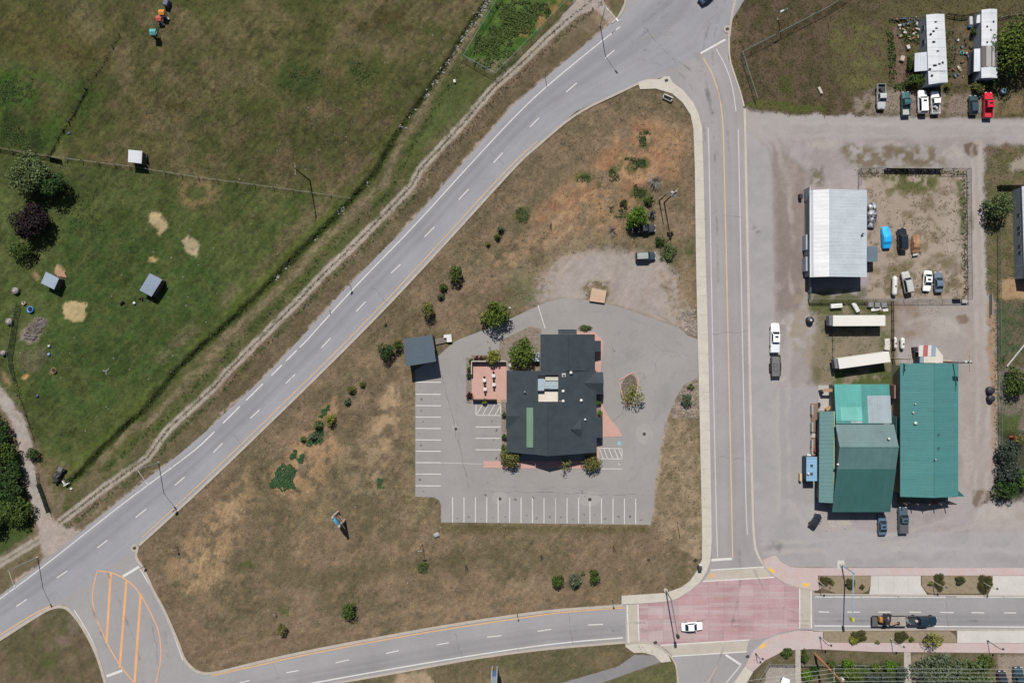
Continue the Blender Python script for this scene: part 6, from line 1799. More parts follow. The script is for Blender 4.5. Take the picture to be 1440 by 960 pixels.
def skid_machine(px, py, z):
    p = P(px, py, 1.6)
    t = thing('skid_machine', 'orange and black digging machine chained on the flat trailer', 'machine', (p.x, p.y, z))
    og = mat("machine_orange", A(190, 130, 62), .5); dk = BLACKP
    mb = MB(); mb.cbox((-1.55, .25, .75), (.7, 1.2, 1.0), .16); mb.build('engine_cover', og, t)
    mb = MB(); mb.cbox((-.7, -.1, .6), (1.6, 1.1, .8), .1); mb.build('chassis', dk, t)
    mb = MB(); mb.cbox((-.45, -.1, 1.75), (1.0, .95, .1), .04)
    for sx in (-.9, 0):
        for sy in (-.52, .32): mb.box((sx, sy, 1.35), (.06, .06, .8))
    mb.build('canopy', dk, t)
    for sy in (-.75, .65):
        mb = MB(); mb.loft([[(-.75 + 1.0 * math.cos(a) * 1.1, sy + dy, .28 + .28 * math.sin(a)) for a in [i * .45 for i in range(14)]] for dy in (-.17, .17)]); mb.build('track', RUBBER, t)
    mb = MB(); mb.tube([(.1, -.35, .9), (1.0, -.45, 1.45), (2.0, -.55, 1.0)], .12, 6); mb.build('boom', og, t)
    mb = MB(); mb.tube([(2.0, -.55, 1.0), (2.7, -.75, .35)], .1, 6); mb.build('dipper_arm', og, t)
    mb = MB(); mb.cbox((2.75, -.8, .3), (.5, .6, .4), .08); mb.build('bucket', dk, t)
    mb = MB(); mb.cbox((.9, .2, .25), (.25, 1.5, .4), .05); mb.build('blade', dk, t)
    mb = MB(); mb.cbox((-.6, -.1, 1.05), (.45, .45, .5), .06); mb.build('operator_seat', dk, t)
    return t


skid_machine(1248, 872, .82)


def covered_car(name, label, px, py, ang, L, W_, H_, m, junk=False, seed=1):
    """car shape under a tarpaulin: one draped shell with folds"""
    p = P(px, py, .8); rr = random.Random(seed)
    org = (p.x, p.y, ground_at(p.x, p.y))
    mb = MB()
    prof = [(-.5, .50, .55), (-.47, .86, .8), (-.32, .98, 1.0), (-.2, 1.0, 1.42), (0, 1.0, 1.5), (.12, 1.0, 1.4), (.24, .98, 1.0), (.42, .9, .85), (.49, .7, .7), (.5, .5, .5)]
    rings = []
    for f, ww, zz in prof:
        w = W_ / 2 * ww; z = zz * H_ / 1.5
        j = lambda a: (rr.random() - .5) * a
        rings.append([(-w * 1.02 + j(.08), f * L, .08), (-w + j(.08), f * L + j(.1), z * .5), (-w * .88, f * L, z * .86 + j(.06)), (-w * .6, f * L, z + j(.07)), (0, f * L + j(.1), z * 1.02 + j(.05)), (w * .6, f * L, z + j(.07)), (w * .88, f * L, z * .86 + j(.06)), (w + j(.08), f * L + j(.1), z * .5), (w * 1.02 + j(.08), f * L, .08)])
    mb.loft(rings)
    o = mb.build(name, m); o.location = org; o.rotation_euler = (0, 0, math.radians(ang - 90))
    return put(o, label, 'car', G2)


covered_car('covered_car', 'car under a bright blue tarpaulin', 1247, 334, 93, 5.0, 2.0, 1.5, gloss("blue_tarp", (.01, .27, .58), .45), seed=3)
wreck = covered_car('junk_car', 'rusty orange car wreck with faded paint', 1289, 343, 87, 4.2, 1.75, 1.35, mat("orange_rust", A(186, 148, 112), .8, var=.9, big=1.2, fine=3, c2=A(140, 96, 70)), seed=5)
mb = MB((1289, 343, 0)); mb = MB(); mb.cbox((.1, -2.35, .45), (1.3, .5, .35), .1, .3); mb.build('loose_bumper', GALV, wreck)
jk = covered_car('junk_car', 'dark car under torn silver sheeting against the workshop east wall', 1226.5, 302.5, 86, 5.6, 1.9, 1.5, mat("torn_sheet", A(70, 68, 70), .5, var=1.2, big=1.1, fine=2.5, c2=A(190, 196, 204)), seed=9)
b = MB((P(1387, 510).x, 0, 0))


# open off-roader by the drive
def old_jeep(px, py, ang):
    p = P(px, py, .7)
    t = thing('old_jeep', 'dark open off-road vehicle parked on the grass near the drive', 'car', (p.x, p.y, ground_at(p.x, p.y)), math.radians(ang - 90))
    m = mat("dull_black", (.03, .03, .033), .6)
    mb = MB(); mb.cbox((0, -.1, .72), (1.35, 3.3, .45), .08); mb.build('body', m, t)
    mb = MB(); mb.cbox((0, 1.15, .98), (1.05, 1.1, .16), .06); mb.build('hood', mat("dull_grey", A(120, 118, 122), .6), t)
    for sx in (-.32, .32): mb = MB(); mb.cbox((sx, -.3, 1.05), (.45, .5, .3), .06); mb.cbox((sx, -.55, 1.3), (.45, .12, .5), .04); mb.build('seat', mat("seat_grey", A(110, 106, 112), .8), t)
    mb = MB(); mb.tube([(-.6, -.75, .9), (-.6, -.75, 1.7), (.6, -.75, 1.7), (.6, -.75, .9)], .04, 5); mb.tube([(-.6, .45, .9), (-.58, .4, 1.65), (.58, .4, 1.65), (.6, .45, .9)], .04, 5); mb.tube([(-.58, .4, 1.65), (-.6, -.75, 1.7)], .04, 5); mb.tube([(.58, .4, 1.65), (.6, -.75, 1.7)], .04, 5); mb.build('roll_cage', m, t)
    for sx in (-1, 1):
        for yy in (-1.15, 1.1): mb = MB(); mb.loft([[(sx * (.62 + xx), yy + .4 * math.cos(i * .52), .4 + .4 * math.sin(i * .52)) for i in range(12)] for xx in (0, .28)]); mb.build('wheel', RUBBER, t)
    mb = MB(); mb.cbox((0, -1.75, .6), (1.3, .15, .2), .04); mb.build('bumper', m, t)
    mb = MB(); mb.loft([[(.1 + .36 * math.cos(i * .52), -1.9 - dy, .95 + .36 * math.sin(i * .52)) for i in range(12)] for dy in (0, .2)]); mb.build('spare_wheel', RUBBER, t)
    return t


old_jeep(82.5, 666, 64)

# ---------------------------------------------------------------- containers, tanks, yard things
def container(name, label, q, z, c=A(238, 236, 228)):
    q = [P(x, y, z) for x, y in q]
    ctr = sum(q, Vector()) / 4
    zg = 0
    t = thing(name, label, 'trailer', (ctr.x, ctr.y, zg))
    mb = MB(t.location); mb.loft([[Vector((v.x, v.y, .9)) for v in reversed(q)][::-1][::-1], [Vector((v.x, v.y, z)) for v in reversed(q)]]); mb.build('box', mat("trailer_skin", c, .5, var=.08), t)
    u = (q[0] - q[1]).normalized(); L = (q[0] - q[1]).length; n = Vector((-u.y, u.x, 0))
    f = q[0].lerp(q[3], .5)
    ang = math.atan2(u.y, u.x); W_ = (q[0] - q[3]).length
    mb = MB(t.location); mb.cbox((f.x + u.x * .35, f.y + u.y * .35, 1.7), (.66, W_ * .9, 1.5), .06, ang)
    for k in range(5): mb.box((f.x + u.x * .35 + n.x * (k - 2) * W_ * .17, f.y + u.y * .35 + n.y * (k - 2) * W_ * .17, 2.47), (.7, .06, .08), ang)
    mb.build('cooling_unit', mat("unit_grey", A(128, 130, 138), .6), t)
    mb = MB(t.location); r = q[1].lerp(q[2], .5) + u * 2.2
    for k in (0, 1.3):
        for s in (-1, 1):
            c0 = r + u * k + n * s * W_ * .38
            mb.loft([[(c0.x + n.x * s * dx + u.x * .48 * math.cos(i * .52), c0.y + n.y * s * dx + u.y * .48 * math.cos(i * .52), .48 + .48 * math.sin(i * .52)) for i in range(12)] for dx in (-.12, .15)])
    mb.build('wheel_set', RUBBER, t)
    mb = MB(t.location); fr = q[0].lerp(q[3], .5) - u * 2
    for s in (-1, 1): mb.box((fr.x + n.x * s * .7, fr.y + n.y * s * .7, .45), (.14, .14, .9), ang)
    mb.build('landing_leg', DARKM, t)
    mb = MB(t.location); m_ = ctr; mb.box((m_.x, m_.y, .82), (L - .4, W_ * .4, .18), ang); mb.build('underframe', DARKM, t)
    return t


container('box_trailer', 'white box trailer with a shrub over its roof, north of the other', [(1171.5, 443.3), (1245, 443), (1245, 458), (1171.5, 458.3)], 2.9)
container('box_trailer', 'white box trailer standing at an angle, nearest the jade roof', [(1178, 504), (1250, 494), (1252.5, 508.5), (1180.5, 518.5)], 2.9)


def gas_tank(label, px, py, ang, L, r, group=None, c=A(232, 232, 228)):
    p = P(px, py, r + .2); a = math.radians(ang)
    t = thing('gas_tank', label, 'tank', (p.x, p.y, ground_at(p.x, p.y)), a, group)
    mb = MB(); mb.smooth = True; n = 14
    rings = []
    for k in range(13):
        f = k / 12
        x = -L / 2 + L * f; d = min(f, 1 - f) * L
        rr_ = r * (math.sqrt(max(0.02, 1 - (1 - min(d / r, 1)) ** 2)))
        rings.append([(x, rr_ * math.cos(6.283 * i / n), r + .2 + rr_ * math.sin(6.283 * i / n)) for i in range(n)])
    mb.loft(rings); mb.build('shell', mat("tank_white", c, .45, var=.12), t)
    mb = MB(); mb.lathe(-.1, 0, [(.17, 2 * r + .16), (.17, 2 * r + .3), (.08, 2 * r + .38)], 10); mb.build('valve_cover', DARKM, t)
    for x in (-L * .28, L * .28): mb = MB(); mb.box((x, 0, .12), (.16, r * 1.3, .34)); mb.build('foot', CONC, t)
    return t


gas_tank('long white gas tank in the yard left of the silver SUV', 1258, 402, 88, 4.5, .56)
GT = 'white gas tanks by the alley'
gas_tank('white gas tank nearest the white box trailers', 1258.5, 482, 92, 2.7, .46, GT, A(224, 218, 208)); gas_tank('cleaner white gas tank nearest the striped canopy', 1269, 483, 90, 2.7, .48, GT)


def crate(name, label, cat, px, py, sx, sy, sz, ang, c, b=.06, extra=None, zz=0, group=None):
    p = P(px, py, sz + zz)
    o = MB((p.x, p.y, zz)); o.cbox((p.x, p.y, sz / 2 + ground_at(p.x, p.y) * (zz == 0) + zz), (sx, sy, sz), b, math.radians(ang))
    if extra: extra(o, p)
    return put(o.build(name, c if not isinstance(c, tuple) else mat("paint_" + name, c, .6, var=.3)), label, cat, group)


crate('chest_freezer', 'white chest freezer tipped in the grass beside the long chain link fence', 'freezer', 1177, 430, 2.6, 1.0, .9, 4, A(232, 232, 230), .12, lambda o, p: o.box((p.x + .2, p.y + .1, .96), (1.2, .08, .06), .1))
crate('old_fridge', 'white fridge lying on its back, beside the tipped freezer', 'fridge', 1204, 432, .9, 2.3, .7, 30, A(226, 226, 224), .06, lambda o, p: o.box((p.x - .2, p.y + .3, .74), (.35, .6, .06), .5))
for k in range(3): crate('grey_crate', ('weathered grey crate nearest the freezers', 'weathered grey crate, middle one of the row of three', 'weathered grey crate nearest the alley gravel')[k], 'crate', 1225 + k * 9.3, 428 + .3 * k, 1.2, 1.2, .8, 3 * k, A(150, 150, 146), .05, lambda o, p: [o.box((p.x, p.y - .4 + j * .27, .84), (1.1, .18, .05)) for j in range(4)], group='grey crates in a row')
b = MB(P(1236, 435));
for k, (x, y, w_, l_, a) in enumerate(((1229, 435, 1.6, .7, .1), (1236, 434, 2.0, .8, -.3), (1243, 436, 1.5, .6, .05))): p = P(x, y); b.box((p.x, p.y, .3 + .04 * k), (w_, l_, .05), a)
put(b.build('sheet_pile', mat("white_sheets", A(226, 226, 222), .6)), 'pile of white sheets under the grey crates', 'sheets')
for k, (y, a) in enumerate(((480, 4), (488, -8))): crate('white_cabinet', ('white cabinet lying beside the gas tanks, upper one', 'white cabinet lying beside the gas tanks, lower tilted one')[k], 'cabinet', 1248, y, 1.15, 1.3, .6, a, A(226, 222, 212), .05, lambda o, p: o.box((p.x + .1, p.y, .63), (.7, .06, .05), .3))
# striped canopy
sc = thing('striped_canopy', 'canopy with white, red and blue stripes at the north end of the teal hall', 'canopy', P(1309, 498))
for x0, x1, cc in ((1292.5, 1298.5, A(224, 222, 218)), (1298.5, 1304.5, A(192, 108, 102)), (1304.5, 1310, A(224, 222, 218)), (1310, 1315.5, A(150, 170, 190))):
    mb = MB(sc.location); a, b_ = P(x0, 485.3, 2.9), P(x1, 501, 2.7); mb.slab([(a.x, a.y, 2.9), (b_.x, a.y, 2.9), (b_.x, b_.y, 2.74), (a.x, b_.y, 2.74)], .04); mb.build('stripe_panel', mat("stripe_cloth", cc, .8, var=.15), sc)
mb = MB(sc.location); q = [P(x, y, 2.7) for x, y in ((1299, 501.2), (1315.5, 501.2), (1315.5, 486), (1326, 500), (1326, 510), (1299, 510))]; mb.slab([(v.x, v.y, 2.7) for v in q], .04) if False else mb.prism([(v.x, v.y) for v in q], 2.64, 2.70); mb.build('cover_sheet', mat("stripe_cloth", A(220, 214, 204), .8), sc)
mb = MB(sc.location); a, b_ = P(1293.5, 501.3, 2.7), P(1298.8, 510, 2.7); mb.slab([(a.x, a.y, 2.68), (b_.x, a.y, 2.68), (b_.x, b_.y, 2.66), (a.x, b_.y, 2.66)], .04); mb.build('blue_flap', mat("stripe_cloth", A(140, 162, 186), .8), sc)
for x, y in ((1294, 487), (1314, 487), (1324, 502), (1324, 509), (1300, 509)): p = P(x, y); mb = MB(sc.location); mb.cyl(p.x, p.y, -.1, 2.64, .05, n=6); mb.build('post', GALV, sc)
for k, (x, y) in enumerate(((1288, 491), (1289, 498))): crate('black_bin', ('black bin left of the striped canopy, northern one', 'black bin left of the striped canopy, southern one')[k], 'bin', x, y, 1.0, 1.0, 1.0, 5, BLACKP, .08)
crate('plank', 'tan plank lying behind the teal hall, right of the striped canopy', 'plank', 1332, 508, 2.0, .7, .15, 0, A(190, 178, 160), .02)


def round_tank(name, label, cat, px, py, r, h, c, lid=True, rim=None, group=None):
    p = P(px, py, h); zg = ground_at(p.x, p.y)
    t = thing(name, label, cat, (p.x, p.y, zg), 0, group)
    mb = MB(); mb.smooth = True; mb.lathe(0, 0, [(r * .94, 0), (r, .08), (r, h * .85), (r * .9, h * .93), (r * .3, h)] if lid else [(r * .9, 0), (r, h), (r * .86, h), (r * .82, h * .4)], 18); mb.build('drum', c if not isinstance(c, tuple) else mat("drum_" + name, c, .5), t)
    if lid: mb = MB(); mb.lathe(0, 0, [(r * .3, h - .02), (r * .3, h + .08), (r * .1, h + .1)], 12); mb.build('lid', GALV if rim is None else rim, t)
    elif rim: mb = MB(); mb.lathe(0, 0, [(r * .8, h * .5), (r * .8, h * .55)], 16); mb.build('contents', rim, t)
    return t


round_tank('water_tank', 'black round tank on pale gravel near the white box trailers', 'tank', 1140.5, 450, .78, 1.2, (.02, .02, .022), True, WHITE)
TK = 'black round bins by the alley fence'
round_tank('round_bin', 'black round bin by the alley fence, upper of two', 'bin', 1395, 549, .82, 1.1, (.02, .022, .026), True, DARKM, TK); round_tank('round_bin', 'black round bin by the alley fence, lower of two', 'bin', 1395.5, 560.5, .78, 1.1, (.02, .022, .026), True, DARKM, TK)
round_tank('water_trough', 'blue ringed trough with dark water in the paddock', 'trough', 42, 435, .72, .5, gloss("blue_plastic", (.06, .22, .55), .4), False, gloss("dark_water", (.02, .02, .02), .05))
round_tank('blue_barrel', 'blue barrel by the garden fence behind the red pickup', 'barrel', 1412.5, 127.5, .6, .9, (.16, .24, .32), True, DARKM)
round_tank('teal_tub', 'small turquoise tub between the mobile homes', 'tub', 1353.5, 74, .42, .3, (.05, .42, .40), False, gloss("dark_water", (.02, .02, .02), .05))
round_tank('white_bucket', 'white bucket by the upper end of the mesh fence in the paddock', 'bucket', 32.5, 426, .4, .5, A(214, 206, 200), False, mat("feed", A(140, 100, 80), .9))
round_tank('white_bucket', 'small white bucket in the bare strip below the gravel heap', 'bucket', 68.5, 486.5, .24, .4, A(226, 228, 230), True, WHITE)
round_tank('blue_bucket', 'small blue bucket in the bare strip below the white bucket', 'bucket', 68.2, 498, .32, .4, A(120, 156, 196), True, WHITE)
round_tank('grey_bucket', 'small slate blue bucket on the grass near the drive', 'bucket', 51.5, 556.5, .28, .4, A(92, 100, 124), True, DARKM)
round_tank('white_bucket', 'white bucket in front of the lone blue grey shed', 'bucket', 188, 426, .3, .4, A(222, 222, 226), True, WHITE)
round_tank('salt_lick', 'tan feed ring around a dark core in the paddock', 'feeder', 75.5, 521, .62, .3, A(160, 128, 96), False, mat("feed", A(60, 48, 36), .9))
for k, (x, y, r) in enumerate(((20, 408.5, .75), (11.5, 452, .75), (3, 496, .6))): round_tank('stone_post', ('pale round boulder beside the paddock fence, nearest the blue trough', 'pale round boulder beside the paddock fence, west of the gravel heap', 'pale round boulder at the left edge beside the paddock fence')[k], 'boulder', x, y, r, .8, A(140, 134, 134), True, CONC)
b = MB(P(172, 426)); p = P(172, 426); b.cbox((p.x, p.y, .35), (1.0, .4, .5), .1, .8); b.cbox((p.x + .4, p.y + .3, .6), (.3, .25, .3), .08, .8); put(b.build('goat_stand', mat("dark_wood", A(52, 46, 36), .9)), 'dark wooden stump in the paddock left of the white bucket', 'stump')
for k, (x, y, a) in enumerate(((198.5, 419, .1), (215, 421, -.4))):
    b = MB(P(x, y)); p = P(x, y); b.cbox((p.x, p.y, .3), (1.0, .35, .35), .08, a); b.cbox((p.x + .3, p.y - .1, .35), (.3, .9, .2), .05, a); put(b.build('timber_pile', mat("dark_wood", A(64, 50, 40), .9)), ('dark timber scraps at the left foot of the lone blue grey shed', 'dark timber scraps at the right foot of the lone blue grey shed')[k], 'timber')
b = MB(P(149, 522)); p = P(149, 522); p.z = ground_at(p.x, p.y); b.tube([p + Vector((-.7, .2, .06)), p + Vector((.1, 0, .1)), p + Vector((.7, .5, .08))], .1, 5); b.tube([p + Vector((.1, 0, .1)), p + Vector((.1, -.8, .06))], .09, 5); put(b.build('fallen_branch', mat("pale_branch", A(170, 172, 166), .9)), 'pale forked branch lying in the middle of the green paddock', 'branch')

# play pieces at the top of the pasture
def play_tower(px, py, label, topc, w, h, slide=None, slidec=A(176, 178, 184)):
    p = P(px, py, h); zg = ground_at(p.x, p.y)
    t = thing('play_tower', label, 'play tower', (p.x, p.y, zg))
    for sx in (-1, 1):
        for sy in (-1, 1): mb = MB(); mb.box((sx * w * .42, sy * w * .42, h * .45), (.1, .1, h * .9)); mb.build('post', TIMBER, t)
    mb = MB(); mb.box((0, 0, h * .5), (w, w, .08)); mb.build('platform', TIMBER, t)
    mb = MB(); mb.loft([[(-w * .6, -w * .6, h * .88), (w * .6, -w * .6, h * .88), (w * .6, w * .6, h * .88), (-w * .6, w * .6, h * .88)], [(-w * .6, -.05, h), (w * .6, -.05, h), (w * .6, .05, h), (-w * .6, .05, h)]]); mb.build('canopy', mat("play_canopy", topc, .7, var=.4), t)
    if slide:
        dx, dy = slide; L = math.hypot(dx, dy); ux, uy = dx / L, dy / L; a = math.atan2(uy, ux)
        mb = MB(); mb.tube([(ux * w * .4, uy * w * .4, h * .5), (dx * .5, dy * .5, h * .28), (dx, dy, .12)], .26, 6); mb.build('slide', mat("play_slide", slidec, .5), t)
    return t


play_tower(214, 44.5, 'turquoise roofed play tower with a grey slide, in the upper pasture', A(84, 168, 170), 1.15, 2.4, (-1.6, .6))
play_tower(226.5, 17, 'orange roofed play tower in the upper pasture', A(224, 138, 44), 1.0, 1.9, (.9, -.9), A(214, 208, 200))
play_tower(222.5, 25.5, 'red and white play tower between the orange and turquoise ones', A(190, 84, 72), 1.0, 1.5, (.6, -1.0), A(216, 214, 208))
b = MB(P(218, 36)); p = P(218, 36); b.tube([p + Vector((.3, 1.2, .9)), p + Vector((-.1, -1.2, .9))], .06, 5); b.tube([p + Vector((.9, 1.0, .9)), p + Vector((.6, -1.1, .9))], .06, 5)
for q in ((.3, 1.2), (-.1, -1.2), (.9, 1.0), (.6, -1.1)): b.tube([p + Vector((*q, .95)), p + Vector((q[0] * 1.1, q[1], 0))], .05, 5)
for k in range(4): b.tube([p + Vector((.2 - k * .1, .9 - k * .6, .9)), p + Vector((.85 - k * .09, .8 - k * .6, .9))], .04, 4)
put(b.build('play_ladder', mat("dark_play_frame", A(44, 52, 56), .6)), 'dark monkey bar frame linking the red and turquoise play towers', 'climbing frame')
crate('playhouse', 'dark blue playhouse cut by the top edge of the pasture', 'playhouse', 232.5, 3, 1.1, 1.5, 1.4, -20, A(96, 104, 128), .15)
crate('blue_scrap', 'small purple blue sheet on the grass beside the hedge line', 'sheet', 96.5, 187, .9, .5, .2, 20, A(70, 70, 104), .04)

# white frame and trough things near the drive
b = MB(P(95, 678)); p = P(95, 678)
for dx, dy, w_, l_, a in ((0, -.35, 1.3, .25, .55), (-.6, .1, .25, .9, .55)): b.box((p.x + dx, p.y + dy, .35), (w_, l_, .5), a)
put(b.build('corner_bench', WHITE), 'white L shaped bench lying at the end of the ditch', 'bench')
crate('white_box', 'small white box in the grass next to the white L shaped bench', 'box', 100, 687, .5, .4, .3, 20, A(226, 224, 214), .04)
crate('white_post_box', 'white box on the verge below the pond fence', 'box', 639, 114, .5, .7, .5, 10, A(222, 222, 216), .04)

# patio furniture
TBG = 'white patio tables'
TBL = ('white patio table on the left, upper of that pair', 'white patio table nearest the flower bed shade', 'white patio table nearest the restaurant wall', 'white patio table on the left, lower of that pair')
CHL = ('upper left', 'bed side', 'wall side', 'lower left')
for k, (x, y) in enumerate(((681, 534.5), (694, 528), (694.5, 540.5), (682, 547))):
    p = P(x, y, .8); t = thing('patio_table', TBL[k], 'table', (p.x, p.y, .09), 0, TBG)
    mb = MB(); mb.cbox((0, 0, .73), (.74, .74, .05), .02); mb.build('tabletop', WHITE, t)
    mb = MB(); mb.cyl(0, 0, .02, .7, .04, n=8); mb.cyl(0, 0, 0, .03, .25, n=12); mb.build('pedestal', BLACKP, t)
    for sy, nm in ((1, 'north'), (-1, 'south')):
        q = thing('patio_chair', 'dark chair on the %s side of the %s patio table' % (nm, CHL[k]), 'chair', (p.x, p.y + sy * .66, .09), 0 if sy > 0 else math.pi, 'dark patio chairs')
        mb = MB(); mb.cbox((0, 0, .45), (.44, .42, .04), .02); mb.build('seat', BLACKP, q)
        mb = MB(); mb.cbox((0, .2, .7), (.42, .04, .46), .01); mb.build('backrest', BLACKP, q)
        for ax in (-.18, .18):
            for ay in (-.17, .17): mb = MB(); mb.cyl(ax, ay, 0, .44, .015, n=5); mb.build('leg', BLACKP, q)
# patio walls
b = MB(P(690, 507)); 
b.box((*P(687.5, 507.5)[:2], .75), (7.6, .25, 1.5)); put(b.build('patio_wall', mat("patio_wall_cap", A(196, 184, 170), .8)), 'pale wall along the north side of the pink patio', 'wall')
b = MB(P(664, 520)); b.box((*P(663.6, 517)[:2], .75), (.22, 2.8, 1.5)); put(b.build('patio_wall', mat("patio_wall_cap", A(196, 184, 170), .8)), 'short pale wall at the west side of the pink patio', 'wall')
b = MB(P(682, 562)); b.box((*P(681.5, 561.5)[:2], .65), (5.4, .22, 1.3)); put(b.build('patio_wall', mat("dark_board", A(70, 60, 54), .9)), 'dark board wall along the south side of the pink patio', 'wall')
b = MB(P(755, 502)); p = P(755, 502, 1.5); b.cbox((p.x, p.y, .75), (1.1, 2.0, 1.5), .06); b.cbox((p.x - .9, p.y - .3, .5), (.8, 1.5, 1.0), .05); put(b.build('cooling_cabinet', M_AC), 'pale blue equipment cabinet beside the leafy tree at the restaurant north wall', 'cabinet')
b = MB(P(718, 514)); p = P(718, 514); b.rock(p.x, p.y, 0, .5, .6, .9, 4); put(b.build('garden_statue', mat("pale_stone", A(214, 206, 200), .8)), 'pale stone between the patio and the leafy tree', 'stone')
# flower island kerb in the forecourt
IS = [(870, 535), (891, 522.5), (894, 526), (897.5, 533), (897, 544), (893, 565), (884, 572), (878, 565), (873, 548)]
mb = MB(); strip(mb, smooth(IS + [IS[0]], 1), 1.6, .15, -.02); struct("island_kerb", mb, M_PATIO)
raised("planter", blob(884, 546, 11, 20, .25), mat("island_soil", A(120, 110, 98), .95, var=.8, big=1.5, fine=6, c2=A(96, 88, 72)), -.02, .06)
# loading slab
b = MB(P(841, 415)); b.prism([P(832.5, 404.5, .6), P(853, 409, .6), P(850, 426, .6), P(829, 423, .6)], -.1, .6); put(b.build('timber_deck', mat("tan_board", A(206, 178, 150), .85, var=.25)), 'square tan deck at the edge of the gravel turning area', 'deck')
for k, (x, y, s) in enumerate(((641, 603, .28), (703, 701, .28), (829.5, 702, .33), (906, 610, .3))):
    b = MB(P(x, y)); p = P(x, y); b.cyl(p.x, p.y, .0, .032, s * 1.25, n=16); b.cyl(p.x, p.y, .0, .045, s, n=16); put(b.build('drain_cover', mat("cast_iron", A(66, 64, 64), .8)), ('dark drain cover in the west lane of the parking lot', 'dark drain cover among the southern stalls, left one', 'dark drain cover in a pale patch among the southern stalls', 'dark drain cover in the forecourt east of the access stalls')[k], 'drain', 'drain covers in the parking lot')
for k, (x, y) in enumerate(((937, 113.7), (1022.5, 41.5), (189.5, 770), (921.5, 902.5), (1051, 922))):
    b = MB(P(x, y)); p = P(x, y); b.cbox((p.x, p.y, .145), (.75, .62, .05), .02, .4); put(b.build('storm_grate', mat("cast_iron", A(66, 64, 64), .8)), ('storm grate in the rounded sidewalk at the top of the triangle', 'storm grate in the kerb beside the upper stop line', 'storm grate in the kerb at the west tip of the triangle', 'storm grate at the south-west corner of the red crossing', 'storm grate at the south-east corner of the red crossing')[k], 'grate', 'storm grates at the junctions')
    if k in (1, 2): raised("kerb_apron", blob(x, y, 5, 5.5), M_KERB, -.05, .125)
# bench at the top of the triangle
p = P(938, 139.5); t = thing('park_bench', 'white edged bench with dark slats on the rounded corner', 'bench', (p.x, p.y, ground_at(p.x, p.y)), math.radians(-24))
mb = MB()
for k in range(3): mb.box((0, -.18 + k * .19, .47), (2.0, .15, .05))
mb.build('seat', mat("dark_slats", A(56, 44, 42), .8), t)
mb = MB(); mb.cbox((0, .42, .62), (2.2, .22, .5), .05); mb.build('backrest', WHITE, t)
for sx in (-1, 1): mb = MB(); mb.cbox((sx * 1.02, .1, .3), (.16, .75, .6), .04); mb.build('side_panel', WHITE, t)
mb = MB(); mb.cbox((0, -.36, .42), (2.1, .1, .1), .02); mb.build('front_rail', WHITE, t)
# monument sign
ms = thing('monument_sign', 'blue sign hung between two tall pale pillars on the dry triangle', 'sign', P(480, 725))
pa, pb = P(476, 719), P(485, 731)
PIL = mat("pillar_pale", A(196, 172, 160), .8)
for q in (pa, pb): mb = MB(ms.location); mb.cbox((q.x, q.y, 2.6), (.5, .5, 5.3), .05); mb.build('pillar', PIL, ms)
d = (pb - pa); a = math.atan2(d.y, d.x); ctr = (pa + pb) / 2; nrm = Vector((-d.normalized().y, d.normalized().x, 0))
mb = MB(ms.location)
n = 8; rings = []
for s in (-.3, .3):
    rings.append([pa.lerp(pb, i / n) + nrm * s + Vector((0, 0, 4.75 + .45 * math.sin(math.pi * i / n))) for i in range(n + 1)] + [pa.lerp(pb, i / n) + nrm * s + Vector((0, 0, 4.1)) for i in range(n, -1, -1)])
mb.loft(rings); mb.build('sign_panel', mat("sign_blue", A(86, 152, 182), .5, var=.3), ms)
mb = MB(ms.location); mb.cbox((ctr.x, ctr.y, 2.1), (d.length - .5, .22, 1.0), .03, a); mb.build('name_board', mat("sign_brown", A(150, 108, 90), .7), ms)
mb = MB(ms.location); mb.box((ctr.x, ctr.y, 1.2), (d.length - .5, .12, .12), a); mb.build('cross_rail', PIL, ms)
# tall road sign at the bottom
rs = thing('road_sign', 'tall blue sign on two steel posts at the bottom edge', 'sign', P(696, 936))
for x, m_ in ((692.3, WHITE), (699.3, mat("post_teal", A(130, 160, 168), .5))):
    q = P(x, 936.5); mb = MB(rs.location); mb.cyl(q.x, q.y, -.1, 9.0, .14, n=8); mb.build('post', GALV if x > 695 else mat("post_pale", A(186, 190, 206), .5), rs)
q = P(695.8, 936.5)
for z0, z1, cc in ((2.2, 4.6, A(92, 118, 160)), (4.8, 8.6, A(150, 168, 178))): mb = MB(rs.location); mb.cbox((q.x, q.y, (z0 + z1) / 2), (.85, .16, z1 - z0), .03); mb.build('sign_panel', mat("road_sign_face", cc, .5), rs)
mb = MB(rs.location); mb.cbox((q.x + .75, q.y - .1, 6.0), (.12, 1.4, 5.5), .03); mb.build('side_panel', mat("sign_back", A(60, 70, 70), .6), rs)

